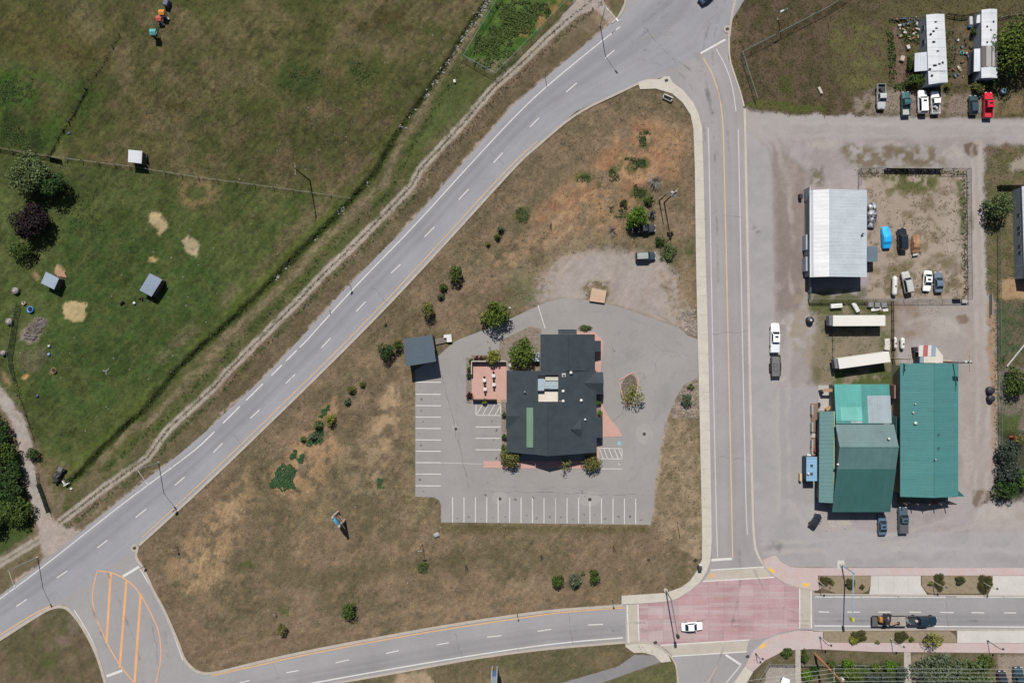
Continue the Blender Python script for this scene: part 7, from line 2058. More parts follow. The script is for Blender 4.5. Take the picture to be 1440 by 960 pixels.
# ---------------------------------------------------------------- trees and shrubs
T = tree
TG = 'shrubs and small trees on the dry triangle'
T('round_tree', 695, 442, 20.5, 6.0, 'bright', 'round bright green tree at the edge of the lot drive', form='round', ry=19, dens=1.3)
T('young_tree', 601, 436, 9.5, 4.2, 'olive', 'olive green young tree left of the round bright tree', ry=14, group=TG)
T('young_tree', 640, 384, 11, 4.2, 'green', 'tall dark green tree standing alone above the round bright tree', ry=13, group=TG)
for x, y, r, h, k, l in ((704, 322, 6, 2.2, 'blue', 'blue green spruce, top of the three by the tan field'), (699.5, 333.5, 5.4, 1.9, 'green', 'green spruce, middle of the three by the tan field'), (686, 343.5, 4.5, 1.5, 'olive', 'smallest olive spruce of the three by the tan field'),
                         (623, 404.5, 6.6, 2.3, 'green', 'dark green spruce below the tall lone tree, upper of two'), (619.5, 417, 6, 2.0, 'blue', 'blue green spruce below the tall lone tree, lower of two'),
                         (509.5, 540.5, 5.6, 1.7, 'olive', 'olive spruce, uppermost of the three below the carport'), (494, 548.5, 7.4, 2.2, 'olive', 'larger olive spruce, middle of the three below the carport'), (488, 565.5, 6.4, 2.0, 'blue', 'grey green spruce, lowest of the three below the carport'),
                         (447, 599, 8.6, 2.4, 'pale', 'largest pale green spruce amid the dark creeper'), (439.5, 614.5, 7.2, 2.1, 'blue', 'grey green spruce amid the dark creeper, below the largest'), (426, 618, 5.6, 1.6, 'pale', 'small pale spruce at the west side of the dark creeper')):
    T('spruce', x, y, r, h, k, l, 'shrub', form='cone', group=TG, dens=1.3)
T('round_shrub', 464.5, 590, 7.4, 2.2, 'yellow', 'round yellow green shrub at the east side of the dark creeper', 'shrub', form='low', group=TG, dens=1.3)
T('young_tree', 541, 494, 12, 4.0, 'dark', 'dark green bushy tree left of the carport', ry=12, group=TG)
T('round_shrub', 559, 484, 7.5, 2.6, 'green', 'small green shrub touching the carport west edge', 'shrub', form='low', group=TG)
T('round_shrub', 395, 884, 7.2, 2.6, 'olive', 'olive shrub on the lower left slope of the triangle', 'shrub', form='low', group=TG)
T('round_shrub', 490, 859, 11, 3.2, 'green', 'dark green shrub on the slope above the avenue', 'shrub', form='low', group=TG)
T('round_shrub', 784, 816, 9.5, 2.6, 'green', 'green shrub, left of the three above the avenue', 'shrub', form='low', group=TG); T('round_shrub', 809.5, 819, 10.5, 2.8, 'blue', 'grey green pointed shrub, middle of the three above the avenue', 'shrub', ry=13, form='cone', group=TG); T('round_shrub', 835.5, 810, 8.5, 2.4, 'green', 'green shrub, right of the three above the avenue', 'shrub', ry=9.5, form='low', group=TG)
T('round_shrub', 819.5, 805.5, 3.2, .8, 'pale', 'tiny pale shrub between the shrubs above the avenue', 'shrub', form='low', group=TG)
T('broad_tree', 895, 306, 16.5, 5.2, 'lime', 'bright green tree shading a dark truck behind the gravel', dens=1.3)
T('round_shrub', 912, 281.5, 10.5, 1.6, 'green', 'green bush north of the tree that shades the truck', 'shrub', ry=6.5, form='low')
T('round_shrub', 877, 285, 5.5, 1.2, 'dark', 'small dark green round bush in the orange straw', 'shrub', form='low')
T('round_shrub', 927, 339, 8, 1.0, 'dark', 'low dark green bush right of the parked dark SUV', 'shrub', form='low'); T('round_shrub', 942, 356, 9, .8, 'pale', 'low grey green weed clump east of the dark SUV', 'shrub', form='low', ry=13)
bare_bush(920, 256, 13, 2.0, 'pale grey leafless bush above the bright green tree', 130, 'twig_silver', A(176, 172, 164))
bare_bush(916, 302, 8, 2.4, 'lilac grey leafless bush beside the bright green tree', 90, 'twig_lilac', A(120, 116, 130))
bare_bush(861, 325, 9, 1.2, 'low grey leafless bush at the north edge of the gravel', 60, 'twig_grey', A(146, 138, 138))
bare_bush(775, 318, 6, 1.6, 'small dead brown sapling in the dry grass', 14, 'twig_brown', A(84, 60, 48), 'dead_sapling', 'tree')
for k, (x, y, l) in enumerate(((656, 795, 'dead sapling right of the lamp post on the lower triangle'), (761.5, 780, 'dead sapling above the three avenue shrubs'), (862.5, 768, 'dead sapling at the right end of the lower triangle'), (691.5, 388, 'pale circle of twigs in the dry grass near the round tree'))):
    bare_bush(x, y, 5 if k < 3 else 4, 2.2 if k < 3 else .3, l, 16, 'twig_pale', A(126, 112, 94), 'dead_sapling', 'tree')
# around the restaurant
T('leafy_tree', 734, 497, 19, 5.6, 'bright', 'leafy tree overhanging the restaurant roof beside the patio', ry=22, dens=1.3)
T('round_shrub', 693.5, 502, 10.5, 3.0, 'yellow', 'yellow green small tree at the north wall of the patio', 'shrub', ry=9.5, form='low', dens=1.4)
T('round_shrub', 682, 503, 4.2, 1.5, 'olive', 'small olive bush between the red bushes and the yellow green tree', 'shrub', form='low')
for x, y, r, k, l in ((669.5, 503.5, 3.6, 'red', 'dark red bush at the patio north wall, left one'), (676, 503.5, 3.6, 'red', 'dark red bush at the patio north wall, right one'), (662.5, 507, 3.6, 'green', 'green bush at the north-west corner of the patio'), (660, 518, 3.8, 'green', 'green hedge bush on the west side of the patio, upper'), (660, 527, 4.0, 'dark', 'green hedge bush on the west side of the patio, lower'),
                      (660, 555, 4.4, 'red', 'dark red ball shrub at the south-west corner of the patio'), (681, 564, 4.2, 'yellow', 'yellow green ball shrub at the south wall of the patio'), (709, 582.5, 3.8, 'dark', 'dark green ball shrub on the restaurant west wall, top one'), (708.5, 613.5, 4.0, 'dark', 'dark green ball shrub on the restaurant west wall, middle one'), (708, 628, 4.0, 'green', 'green ball shrub on the restaurant west wall, lowest one'),
                      (841.5, 565, 4.2, 'bright', 'green bush at the restaurant east wall, upper one'), (843, 580.5, 4.0, 'lime', 'bright green bush at the restaurant east wall, lower one')):
    T('ball_shrub', x, y, r, 1.5, k, l, 'shrub', form='low', dens=1.5, group='clipped shrubs around the restaurant')
T('leafy_bush', 717, 643, 15.5, 3.6, 'olive', 'big yellow green bush at the south-west corner of the restaurant', 'shrub', ry=15, form='low', dens=1.3); T('leafy_bush', 831.5, 650, 13.5, 3.0, 'olive', 'olive bush at the south-east corner of the restaurant', 'shrub', ry=11.5, form='low', dens=1.3)
T('thin_tree', 794, 651.5, 9, 4.4, 'sparse', 'thin young tree with sparse leaves at the restaurant south front', form='sparse', dens=.35)
T('thin_tree', 890, 556, 16, 4.6, 'sparse', 'airy olive tree on the forecourt flower island', form='sparse', dens=.42, ry=15)
T('rock_bush', 822, 461, 9, .8, 'pale', 'low grey green plants at the north tip of the restaurant', 'shrub', ry=4, form='low')
T('rock_bush', 965.5, 563, 9.5, 1.3, 'blue', 'grey green bush in the rock bed south of the entrance', 'shrub', form='low'); T('rock_bush', 971, 544, 5, .7, 'pale', 'small pale plant in the rock bed south of the entrance', 'shrub', form='low')
# paddock and drive
T('big_tree', 41, 246, 29, 8.0, 'pale', 'big pale green tree by the pasture fence', ry=29, dens=1.7); T('big_tree', 74, 258, 21, 6.5, 'dark', 'dark green tree joined to the big pale tree', ry=17, dens=1.6)
T('plum_tree', 43, 313, 27, 6.0, 'plum', 'dark purple leaved tree below the big pale tree', ry=25, dens=1.7); T('young_tree', 27, 352, 18, 4.6, 'green', 'small green tree below the purple tree', ry=13)
T('young_tree', 44, 638, 10, 3.0, 'dark', 'small dark tree on the inner side of the gravel drive', ry=9)
for x, y, r, ry, k, l in ((-12, 598, 21, 20, 'dark', 'dark green tree at the left edge, uppermost of the drive row'), (1, 640, 21, 21, 'green', 'green tree at the left edge, second in the drive row'), (3, 680, 22, 23, 'dark', 'dark green tree at the left edge, third in the drive row'), (20, 715, 21, 24, 'green', 'bright leafy tree at the lower end of the drive row'), (14, 660, 17, 15, 'dark', 'dark tree filling the gap between the second and third drive trees'), (17, 692, 16, 14, 'dark', 'dark tree just above the bright lowest drive tree'), (-6, 618, 20, 14, 'dark', 'dark tree between the two uppermost drive trees'), (-14, 735, 20, 20, 'green', 'green tree at the left edge below the drive row')):
    T('drive_tree', x, y, r, 4.6, k, l, ry=ry, group='trees along the gravel drive', dens=1.5)
for k, (x, y, r, l) in enumerate(((176, 12, 8, 0), ) * 0): pass
# north-east
T('broad_tree', 1434, 62, 33, 10, 'bright', 'very big leafy tree at the top right corner', ry=40, dens=1.2, z0=0)
T('hedge', 1281.5, 88, 5, 2.2, 'green', 'narrow green hedge left of the porch annex', 'hedge', ry=14, form='low'); T('leafy_bush', 1287, 113, 14, 2.6, 'green', 'leafy bush behind the dark teal pickup', 'shrub', ry=10, form='low', dens=1.3)
T('leafy_bush', 1333.5, 120, 5.5, 1.6, 'olive', 'olive bush at the south end of the long mobile home', 'shrub', form='low'); T('leafy_bush', 1379, 121, 11, 2.2, 'olive', 'yellow green bush behind the dark hatchback', 'shrub', ry=9, form='low', dens=1.3); T('leafy_bush', 1397, 117, 8, 2.0, 'green', 'green bush at the south end of the white and brown mobile home', 'shrub', form='low', dens=1.3)
T('leafy_bush', 1370.5, 44, 5.5, 2.0, 'green', 'small green bush on the west side of the ribbed mobile home', 'shrub', ry=7, form='low')
T('alley_tree', 1404, 289, 20, 6.5, 'pale', 'pale olive tree by the alley in front of the grey mobile home', ry=20, dens=1.0)
T('leafy_bush', 1240.5, 440, 5.5, 3.2, 'olive', 'olive shrub leaning over the east end of the upper box trailer', 'shrub', form='low')
T('edge_tree', 1430, 536, 16, 5.0, 'green', 'green tree at the right edge by the alley', ry=22); 
for x, y, r, k, l in ((1417, 634, 15, 'bluedark', 'blue green spruce at the alley corner, upper of the cluster'), (1419, 662, 16, 'bluedark', 'blue green spruce at the alley corner, middle of the cluster'), (1415, 689, 14, 'dark', 'dark green bush at the bottom of the alley corner cluster'), (1438, 672, 13, 'lime', 'yellow green tree behind the spruces at the right edge'), (1435, 620, 9, 'olive', 'olive bush above the spruces at the right edge')):
    T('corner_tree', x, y, r, 5.0, k, l, form='low' if k != 'bluedark' else 'round', group='trees at the alley corner', dens=1.2)
# avenue planters
PG = 'low shrubs in the avenue planters'
for x, y, r, ry, k, l in ((1159.5, 815.5, 8.5, 7.5, 'mound', 'dark ground shrub at the west end of the north planter'), (1195.5, 819.5, 7.5, 7.5, 'mound', 'dark round shrub under the signal arm'), (1212, 824, 3.4, 3.4, 'mound', 'little round shrub at the east end of the first north planter'), (1170, 818.5, 3, 3.5, 'olive', 'olive tuft beside the west ground shrub'),
                          (1320, 817.5, 8, 11, 'mound', 'dark shrub in the second north planter, left one'), (1350, 816, 8, 6.5, 'mound', 'dark shrub in the second north planter, middle one'), (1385, 820, 12, 11, 'mound', 'large dark shrub in the second north planter, right one'), (1308, 820, 4, 3, 'olive', 'olive tuft at the west end of the second north planter'),
                          (1207, 894, 12, 8, 'mound', 'dark ground shrub in the south planter, left one'), (1201, 898.5, 8, 6.5, 'yellow', 'yellow green bush in the south planter'), (1266, 895, 11, 8, 'mound', 'dark ground shrub in the south planter, right of the lamp'), (1234, 902, 3.2, 2.6, 'olive', 'tiny olive shrub on the edge of the south planter'), (1281.5, 898, 3.6, 3.8, 'bright', 'little bright round shrub in the south planter'), (1300, 900, 3.2, 3.2, 'dark', 'little dark round shrub beside the yellow tree')):
    T('planter_shrub', x, y, r, .9 if r > 5 else .7, k, l, 'shrub', ry=ry, form='low', group=PG, dens=1.5, z0=.13)
T('thin_tree', 1312, 899, 14, 4.6, 'yellow', 'thin yellow green street tree over the south planter', form='sparse', dens=.5, ry=11, z0=.13)
# bottom yards
T('evergreen', 1318, 946, 35, 6.0, 'blue', 'huge grey green evergreen at the bottom edge, western crown', ry=30, dens=1.1); T('evergreen', 1362, 952, 31, 5.6, 'pale', 'huge grey green evergreen at the bottom edge, eastern crown', ry=27, dens=1.1)
YG = 'hedges and shrubs in the bottom yards'
for x, y, r, ry, k, l in ((1385, 931, 12, 11, 'green', 'green shrub right of the huge evergreen'), (1193, 932, 10, 6, 'lime', 'bright yellow green bush on the yard hedge'), (1200, 946, 15, 9, 'bright', 'wide bright bush in the middle of the hedged yard'), (1232, 939, 8, 6, 'bright', 'bright bush right of the hedge middle'), (1252, 936, 9, 8, 'lime', 'bright bush nearest the yard path'), (1228, 954, 10, 7, 'bluedark', 'dark clipped shrub at the bottom edge, left one'), (1246, 954, 9, 8, 'bluedark', 'dark clipped shrub at the bottom edge, right one'), (1267, 949, 8, 11, 'bluedark', 'dark clipped shrub beside the yard path'),
                          (1170, 934, 7, 5, 'green', 'green bush under the leaning power pole'), (1135, 949, 8, 7, 'lime', 'bright bush east of the pale yard path'), (1132, 922, 5.5, 9, 'green', 'green bush at the corner of the pale yard path'), (1107, 917, 9, 6, 'green', 'green bush west of the pale yard path'), (1145, 943, 7, 7, 'dark', 'dark bush left of the power pole shadow')):
    T('yard_shrub', x, y, r, 1.6, k, l, 'shrub', ry=ry, form='low', group=YG, dens=1.4)

# ---------------------------------------------------------------- fences, poles and lamps
fence('timber rail fence on the west stretch by the big pale tree', [(-30, 205), (0, 209), (70, 220.5)], 1.3, 2.6, 'rail', name='timber_fence')
fence('thin wire fence crossing the pasture to the ditch', [(72, 221), (185, 235), (280, 250), (385, 264), (493, 279)], 1.2, 4.0, 'wire', name='wire_fence', c=A(166, 164, 150))
fence('dark wire fence running up the pasture from the corner post', [(71, 219), (82, 195), (105, 160), (122, 127)], 1.2, 2.4, 'wire', name='wire_fence', c=A(60, 60, 46))
fence('thin overgrown wire fence at the top of the pasture', [(122, 126), (150, 82), (168, 49)], 1.0, 3.5, 'wire', name='wire_fence', c=A(70, 66, 50))
fence('dark timber corner fence by the big pale tree', [(70, 222), (87, 226)], 1.4, 1.5, 'board', name='timber_fence', c=A(80, 76, 62))
fence('grey mesh fence along the west side of the paddock', [(28, 430), (24, 447), (21, 470), (16, 497), (18, 515), (24, 538)], 1.5, 1.8, 'mesh', c=A(104, 114, 96))
fence('light wire fence between the paddock and the drive', [(27, 555), (37, 582), (48, 617)], 1.1, 2.4, 'wire', name='wire_fence', c=A(140, 140, 120))
fence('dark green board fence beside the lower drive', [(57.5, 680), (64, 698), (71, 719)], 1.5, 1.8, 'board', name='board_fence', c=A(54, 78, 52))
fence('grey pole fence above the dark green board fence', [(55, 665), (57, 679)], 1.0, 1.2, 'rail', name='timber_fence', c=A(130, 124, 114))
FC = A(136, 154, 148)
fence('chain link fence around the pond grass, west and south sides', [(706, -8), (652, 82), (696, 107)], 1.7, 3.0, 'chain', c=FC); fence('chain link fence around the pond grass, east side', [(697, 107), (735, 68), (770, 31), (808, -6)], 1.7, 3.0, 'chain', c=A(122, 146, 134))
fence('chain link fence around the bare field in the north-east', [(1190, -4), (1160, 15), (1100, 46), (1041, 77), (1062, 142)], 1.7, 3.0, 'chain', c=FC)
fence('chain link fence along the north side of the yard', [(1206, 262), (1206, 239.5), (1243, 239)], 1.8, 2.6, 'chain', c=A(96, 100, 100)); fence('dark solid board fence in the yard north side', [(1243, 239), (1321, 239.5)], 1.35, 2.4, 'board', name='board_fence', c=A(60, 54, 50))
fence('chain link fence along the alley side of the yard', [(1322, 239.5), (1358.5, 239.5), (1359, 330), (1360, 421)], 1.8, 2.8, 'chain', c=A(96, 100, 100)); fence('long chain link fence south of the workshop and yard', [(1359, 421), (1290, 421.5), (1212, 421), (1136, 421)], 1.6, 2.8, 'chain', c=A(128, 130, 126))
fence('grey board fence at the south-west corner of the workshop', [(1136, 391), (1136, 420.5)], 1.6, 1.8, 'board', name='board_fence', c=A(136, 142, 146))
fence('timber fence behind the freezers and crates', [(1138, 425.5), (1216, 425)], .9, 2.4, 'rail', name='timber_fence', c=A(112, 106, 90)); fence('dark fence between the crates and the alley gravel', [(1253, 424), (1253.5, 505), (1262, 545)], 1.2, 2.2, 'rail', name='timber_fence', c=A(76, 66, 58))
fence('thin fence west of the two box trailers', [(1170, 466), (1170.5, 503)], 1.0, 2, 'wire', name='wire_fence', c=A(96, 84, 74))
fence('green mesh fence along the alley, lower stretch', [(1401, 421), (1402, 500), (1402.5, 560), (1403, 640), (1401, 705)], 1.5, 3, 'chain', c=A(96, 128, 114)); fence('grey mesh fence along the alley, upper stretch', [(1440, 262), (1402, 262)], 1.5, 2.4, 'board', name='board_fence', c=A(96, 90, 84)); fence('thin mesh fence in front of the grey mobile home', [(1401.5, 320), (1402, 420)], 1.4, 2.6, 'chain', c=A(104, 112, 102))
fence('timber fence behind the two mobile homes', [(1250, 28), (1300, 27), (1310, 24)], .9, 2.2, 'rail', name='timber_fence', c=A(150, 146, 138)); fence('dark fence between the two mobile homes', [(1331, 22), (1352, 25), (1378, 19)], 1.1, 2.2, 'rail', name='timber_fence', c=A(58, 54, 44)); fence('low pale fence at the right of the ribbed mobile home', [(1404, 26), (1418, 22), (1450, 19)], .9, 2.2, 'rail', name='timber_fence', c=A(166, 162, 152))
fence('grey pipe fence around the pale gravel yard', [(1062, 962), (1081, 933), (1117, 933.5)], .9, 2.0, 'rail', name='yard_fence', c=A(150, 152, 148)); fence('grey pipe fence in front of the hedged yard', [(1127, 933.5), (1200, 934), (1270, 936)], .9, 2.4, 'rail', name='yard_fence', c=A(150, 152, 148)); fence('grey pipe fence west of the huge evergreen', [(1281.5, 935.5), (1300, 936)], .9, 2.0, 'rail', name='yard_fence', c=A(140, 142, 140))

LG = 'tall lamps along the highway'
mast_lamp(844, 36.5, 9.0, (20, 26), 'highway lamp by the pond driveway at the top', LG)
mast_lamp(223, 650, 9.0, (18, 21), 'highway lamp beside the dirt track, middle of the west verge', LG)
mast_lamp(53, 783, 9.0, (13, 25), 'highway lamp by the mouth of the gravel drive', LG)
mast_lamp(1094, 28, 5.2, (-14, 8), 'slim lamp behind the fence in the north-east field', LG, 1.2)
util_pole(436, 254, 10.5, 'dark timber pole with a short pale crossarm in the pasture', arm=math.pi / 2 + .04, c=A(72, 62, 48))
H1 = 'timber poles beside the street'
util_pole(934, 285, 11, 'taller timber pole carrying white transformers beside the street', H1, arm=.8, trans=3, c=A(88, 70, 56)); util_pole(927, 282.5, 6.8, 'shorter timber pole beside the transformer pole', H1, c=A(96, 78, 60))
util_pole(1321, 508.3, 11, 'timber pole with a white transformer behind the teal hall', arm=math.pi / 2, trans=2, c=A(104, 70, 56), arm_len=3.4); util_pole(1253.5, 504, 8, 'pale tan pole with two crossarms by the leaning box trailer', arm=math.pi / 2 - .15, armz=(.4, 1.2), c=A(176, 160, 120), arm_len=2.2, r=.14)
util_pole(1146, 919, 13.5, 'tall reddish brown power pole at the bottom yards', arm=math.pi / 2, armz=(4.1,), c=A(182, 126, 92), arm_len=2.9, trans=1, r=.28)
# cables of the bottom power line
pw = P(1146, 919); ends = []
for s in (-.46, -.16, .16, .46):
    q = Vector((pw.x - .16, pw.y + 2.9 * s, 9.7))
    ends.append((Vector((pw.x - 62, pw.y - 9.5 + 2.9 * s, 9.4)), q)); ends.append((q, Vector((pw.x + 85, pw.y - .6 + 2.4 * s, 9.6))))
wires('four pale power cables crossing the bottom right yards', ends, .5, .028)
# signal masts
def signal(px, py, h, arm_px, armL, label, c, headc, heads, lum=False):
    p = P(px, py); p.z = .13
    t = thing('traffic_signal', label, 'traffic signal', p)
    m = mat("signal_mast", c, .5)
    mb = MB(p); mb.tube([p, p + Vector((0, 0, h))], .17, 8, .12); mb.build('mast', m, t)
    mb = MB(p); mb.cyl(p.x, p.y, .0, .4, .5, .42, 12); mb.build('base', CONC, t)
    u = Vector((arm_px[0], -arm_px[1], 0)).normalized()
    e = p + Vector((0, 0, h + .1)) + u * armL
    mb = MB(p); mb.tube([p + Vector((0, 0, h - .3)), e], .15, 6, .1); mb.build('signal_arm', m, t)
    for f in heads:
        q = (p + Vector((0, 0, h - .2))).lerp(e, f)
        mb = MB(p); mb.cbox((q.x, q.y, q.z - .2), (.55, .7, 1.05), .05); hd = mb.build('signal_head', headc, t)
        for k, lm in enumerate((LAMPR, AMBER, gloss("green_lens", (.02, .35, .2), .2))): mb = MB(p); mb.cyl(0, 0, 0, .01, .01, n=4) if False else mb.cbox((q.x + .23, q.y, q.z + .12 - k * .32), (.06, .24, .24), .04); mb.build('lens', lm, hd)
        mb = MB(p); mb.box((q.x - .22, q.y, q.z - .2), (.04, .8, 1.35)); mb.build('backplate', BLACKP if not lum else mat("backplate_yellow", A(206, 208, 60), .6), hd)
    if lum:
        mb = MB(p); mb.tube([p + Vector((0, 0, h)), p + Vector((.25, .05, h + .4))], .07, 6); mb.build('mast_cap', m, t)
    return t


signal(1183, 793.5, 5.6, (-.035, 1), 10.2, 'pale blue signal mast with a long arm over the avenue', A(150, 178, 194), mat("signal_yellow", A(206, 208, 60), .5), (.98,), True)
signal(936, 829.5, 5.4, (.18, 1), 8.3, 'dark grey signal mast with an arm over the red crossing', A(140, 136, 136), BLACKP, (.98,))
crate('signal_cabinet', 'dark grey signal cabinet on the sidewalk corner', 'cabinet', 985, 799.5, .8, .8, 1.3, 5, A(70, 72, 72), .04, zz=.135); crate('junction_box', 'white junction box beside the dark signal cabinet', 'cabinet', 985.5, 794.5, .7, .3, .9, 0, A(222, 220, 214), .03, zz=.135); crate('manhole', 'dark square manhole cover in the grass by the sidewalk corner', 'manhole', 978, 787.5, .75, .7, .12, 40, A(52, 46, 42), .02)
crate('manhole', 'dark round manhole cover in the dry grass near the sidewalk corner', 'manhole', 912, 787, .6, .5, .12, 10, A(60, 50, 44), .03)
PL = 'decorative lamps along the avenue'
post_lamp(1150.6, 816.5, 'pavement lamp at the west end of the north planter', PL); post_lamp(1310, 815.6, 'pavement lamp at the west end of the second north planter', PL); post_lamp(1380, 817.5, 'pavement lamp at the east end of the second north planter', PL)
post_lamp(1152.5, 895, 'dark pavement lamp at the west end of the south planter', PL, dark=True); post_lamp(1252, 897, 'pale pavement lamp in the middle of the south planter', PL); post_lamp(1388, 900, 'dark pavement lamp beside the wide concrete driveway', PL, dark=True)
post_lamp(1062.5, 918, 'short dark lamp on the pink corner south of the crossing', PL, h=2.6, dark=True)


def small_post(px, py, h, label, name='sign_post', top=None, topc=None, c=None):
    p = P(px, py); p.z = ground_at(p.x, p.y); t = thing(name, label, 'sign post' if top else 'post', p)
    mb = MB(p); mb.cyl(p.x, p.y, p.z - .1, p.z + h, .06, n=6); mb.build('post', c or DARKM, t)
    if top: mb = MB(p); mb.box((p.x, p.y - .08, p.z + h - top[1] / 2), (top[0], .03, top[1]), top[2] if len(top) > 2 else 0); mb.build('sign_plate', topc or GALV, t)
    return t


small_post(766.5, 108, 3.2, 'slim marker post beside the highway below the pond'); small_post(493, 401, 2.6, 'sign post with a pale plate on the west highway shoulder', top=(.6, .75, .7), topc=mat("plate_cream", A(196, 186, 140), .6)); small_post(464, 437, 1.0, 'short marker post on the west highway shoulder', top=(.3, .3)); small_post(541, 446, 2.8, 'sign post on the dry verge opposite the carport', top=(.7, .7, .7), topc=GALV)
small_post(952, 733, 5.0, 'tall dark pole on the strip beside the street', 'timber_pole', c=mat("pole_timber", A(66, 56, 48), .9)); small_post(594, 765, 4.8, 'pole with a pale floodlight on the lower triangle', 'flood_pole', top=(.9, .4), topc=GALV); small_post(727.5, 862, 2.2, 'slim post by the avenue kerb below the shrubs', top=(.3, .5)); small_post(861, 843, 2.6, 'slim post by the avenue kerb near the crossing', top=(.4, .5)); small_post(388, 860, 1.4, 'short post with a pale cap on the lower slope', top=(.4, .3), topc=WHITE)
small_post(250, 768, 2.4, 'post in pale dirt near the west tip of the triangle', top=(.5, .6), topc=mat("plate_pale", A(176, 168, 160), .6)); small_post(204, 795, 1.6, 'dark post behind the kerb at the west stop line', top=(.7, .7, .6), topc=DARKM); small_post(248, 716, 1.6, 'dark sign post behind the highway kerb in the lamp shadow', top=(.8, .8, .7), topc=DARKM); small_post(1164, 32, 2.2, 'pale post in the dry north-east field', c=mat("pale_post", A(170, 166, 150), .8)); small_post(1128, 668, 1.4, 'small pole beside the food cart sign board')
crate('sign_board', 'cream sandwich board beside the food cart', 'sign', 1126.5, 671, .5, 1.7, 1.0, 0, A(214, 190, 150), .04)
crate('pale_boulder', 'pale angular boulder at the corner of the dry slope below the parking lot', 'boulder', 613.5, 752.5, 1.3, 1.0, .6, 25, A(170, 172, 170), .28)
crate('white_boulder', 'small white rock by the round bright tree', 'boulder', 717, 433, .5, .45, .3, 25, A(214, 208, 200), .12)
crate('white_trough', 'white weathered trough lying in the north-east field', 'trough', 1154, 127, .6, 1.6, .45, 25, A(206, 198, 188), .08)
crate('rust_barrow', 'pale rusty scrap by the hedge in the mobile home yard', 'scrap', 1270, 82, .9, 1.2, .6, -20, A(196, 180, 164), .08); crate('white_chair', 'white garden chair between the hedge and the scrap', 'chair', 1278, 66, .7, .9, .6, 20, A(214, 208, 206), .06)
crate('planter_box', 'white and blue bin by the ribbed mobile home', 'bin', 1366, 29, .7, 1.9, .8, 2, A(206, 206, 206), .06); crate('blue_bin', 'bright blue bin below the white bin by the ribbed mobile home', 'bin', 1364.5, 37, .7, .5, .6, 0, A(60, 110, 170), .05)
crate('black_bin', 'black bin by the north-west corner of the white workshop', 'bin', 1127, 275.5, .7, 1.0, 1.1, 0, BLACKP, .06)
# deck in front of the arcade
dk = thing('shop_deck', 'brown deck with pale railings beside the green arcade', 'deck', P(1146, 590))
mb = MB(dk.location); mb.prism([P(1140, 567), P(1150, 567), P(1150, 607), P(1140, 607)], -.1, .35); mb.build('deck_floor', mat("brown_deck", A(138, 116, 102), .9, var=.3), dk); mb = MB(dk.location); mb.prism([P(1140, 616), P(1150, 616), P(1150, 640), P(1140, 640)], -.1, .35); mb.build('deck_floor', mat("brown_deck", A(138, 116, 102), .9, var=.3), dk)
for y0, y1 in ((568, 582), (593, 606), (617, 637)): mb = MB(dk.location); a, b_ = P(1139.3, y0), P(1139.3, y1); mb.box((a.x, (a.y + b_.y) / 2, .85), (.14, a.y - b_.y, 1.0)); mb.build('railing', mat("rail_white", A(214, 212, 208), .7), dk)
mb = MB(dk.location); mb.prism([P(1140, 609), P(1149, 609), P(1149, 615), P(1140, 615)], -.1, .25); mb.build('step', CONC, dk)
for x, y, l, cc in ((1143, 629, 'red chair on the brown deck, upper one', A(186, 70, 66)), (1146, 634, 'dark red chair on the brown deck, lower one', A(120, 60, 58))): crate('deck_chair', l, 'chair', x, y, .6, .6, .5, 20, cc, .06, zz=.36)
crate('white_cooler', 'white cooler at the north end of the food cart', 'cooler', 1138, 640, .9, .4, .6, 0, A(226, 226, 226), .05)
raised("shop_pad", [(1150.5, 541.5), (1173, 541.5), (1173, 577), (1150.5, 577)], mat("pale_pad", A(188, 184, 178), .9, var=.25), -.05, .07)
tb = thing('picnic_table', 'brown picnic table on the pale pad by the jade roof', 'table', (*P(1171, 546)[:2], .07))
mb = MB(); mb.box((0, 0, .75), (.9, 1.2, .06)); mb.build('tabletop', mat("brown_wood", A(150, 100, 66), .8), tb)
for sx in (-.7, .7): mb = MB(); mb.box((sx, 0, .45), (.28, 1.2, .05)); mb.build('seat', mat("brown_wood", A(150, 100, 66), .8), tb)
for sy in (-.5, .5): mb = MB(); mb.box((0, sy, .38), (1.3, .08, .08)); mb.box((-.3, sy, .38), (.08, .08, .72)); mb.box((.3, sy, .38), (.08, .08, .72)); mb.build('leg', mat("brown_wood", A(150, 100, 66), .8), tb)
b = MB(P(1160, 552)); a, b_ = P(1158, 550, 2.2), P(1173, 549.3, 2.2); b.tube([a, b_], .05, 5); b.box((a.x, a.y, 1.1), (.12, .12, 2.2)); b.box(((a.x + b_.x) / 2, a.y + .25, 2.2), (2.2, .7, .06)); put(b.build('timber_arbour', mat("tan_wood", A(176, 140, 104), .8)), 'tan timber arbour standing on the pale pad', 'arbour')
crate('smoker', 'black smoker on the pale pad left of the picnic table', 'smoker', 1156, 551, .7, .9, 1.0, 15, BLACKP, .1); crate('smoker', 'small black grill on the pale pad, lower one', 'grill', 1153, 569, .4, .9, .8, 0, BLACKP, .08); crate('folding_board', 'tan wooden board leaning at the arcade roof end', 'board', 1167, 573.5, 1.7, .6, .9, 35, A(190, 150, 112), .03)
crate('red_mower', 'red machine on the shaded porch of the teal hall', 'machine', 1315, 706, 1.1, .6, .7, -20, A(190, 50, 74), .08, zz=.02); crate('red_flap', 'coral red box in the bushes at the right edge', 'box', 1429.5, 616.5, .9, .7, 1.6, 20, A(214, 104, 90), .05)
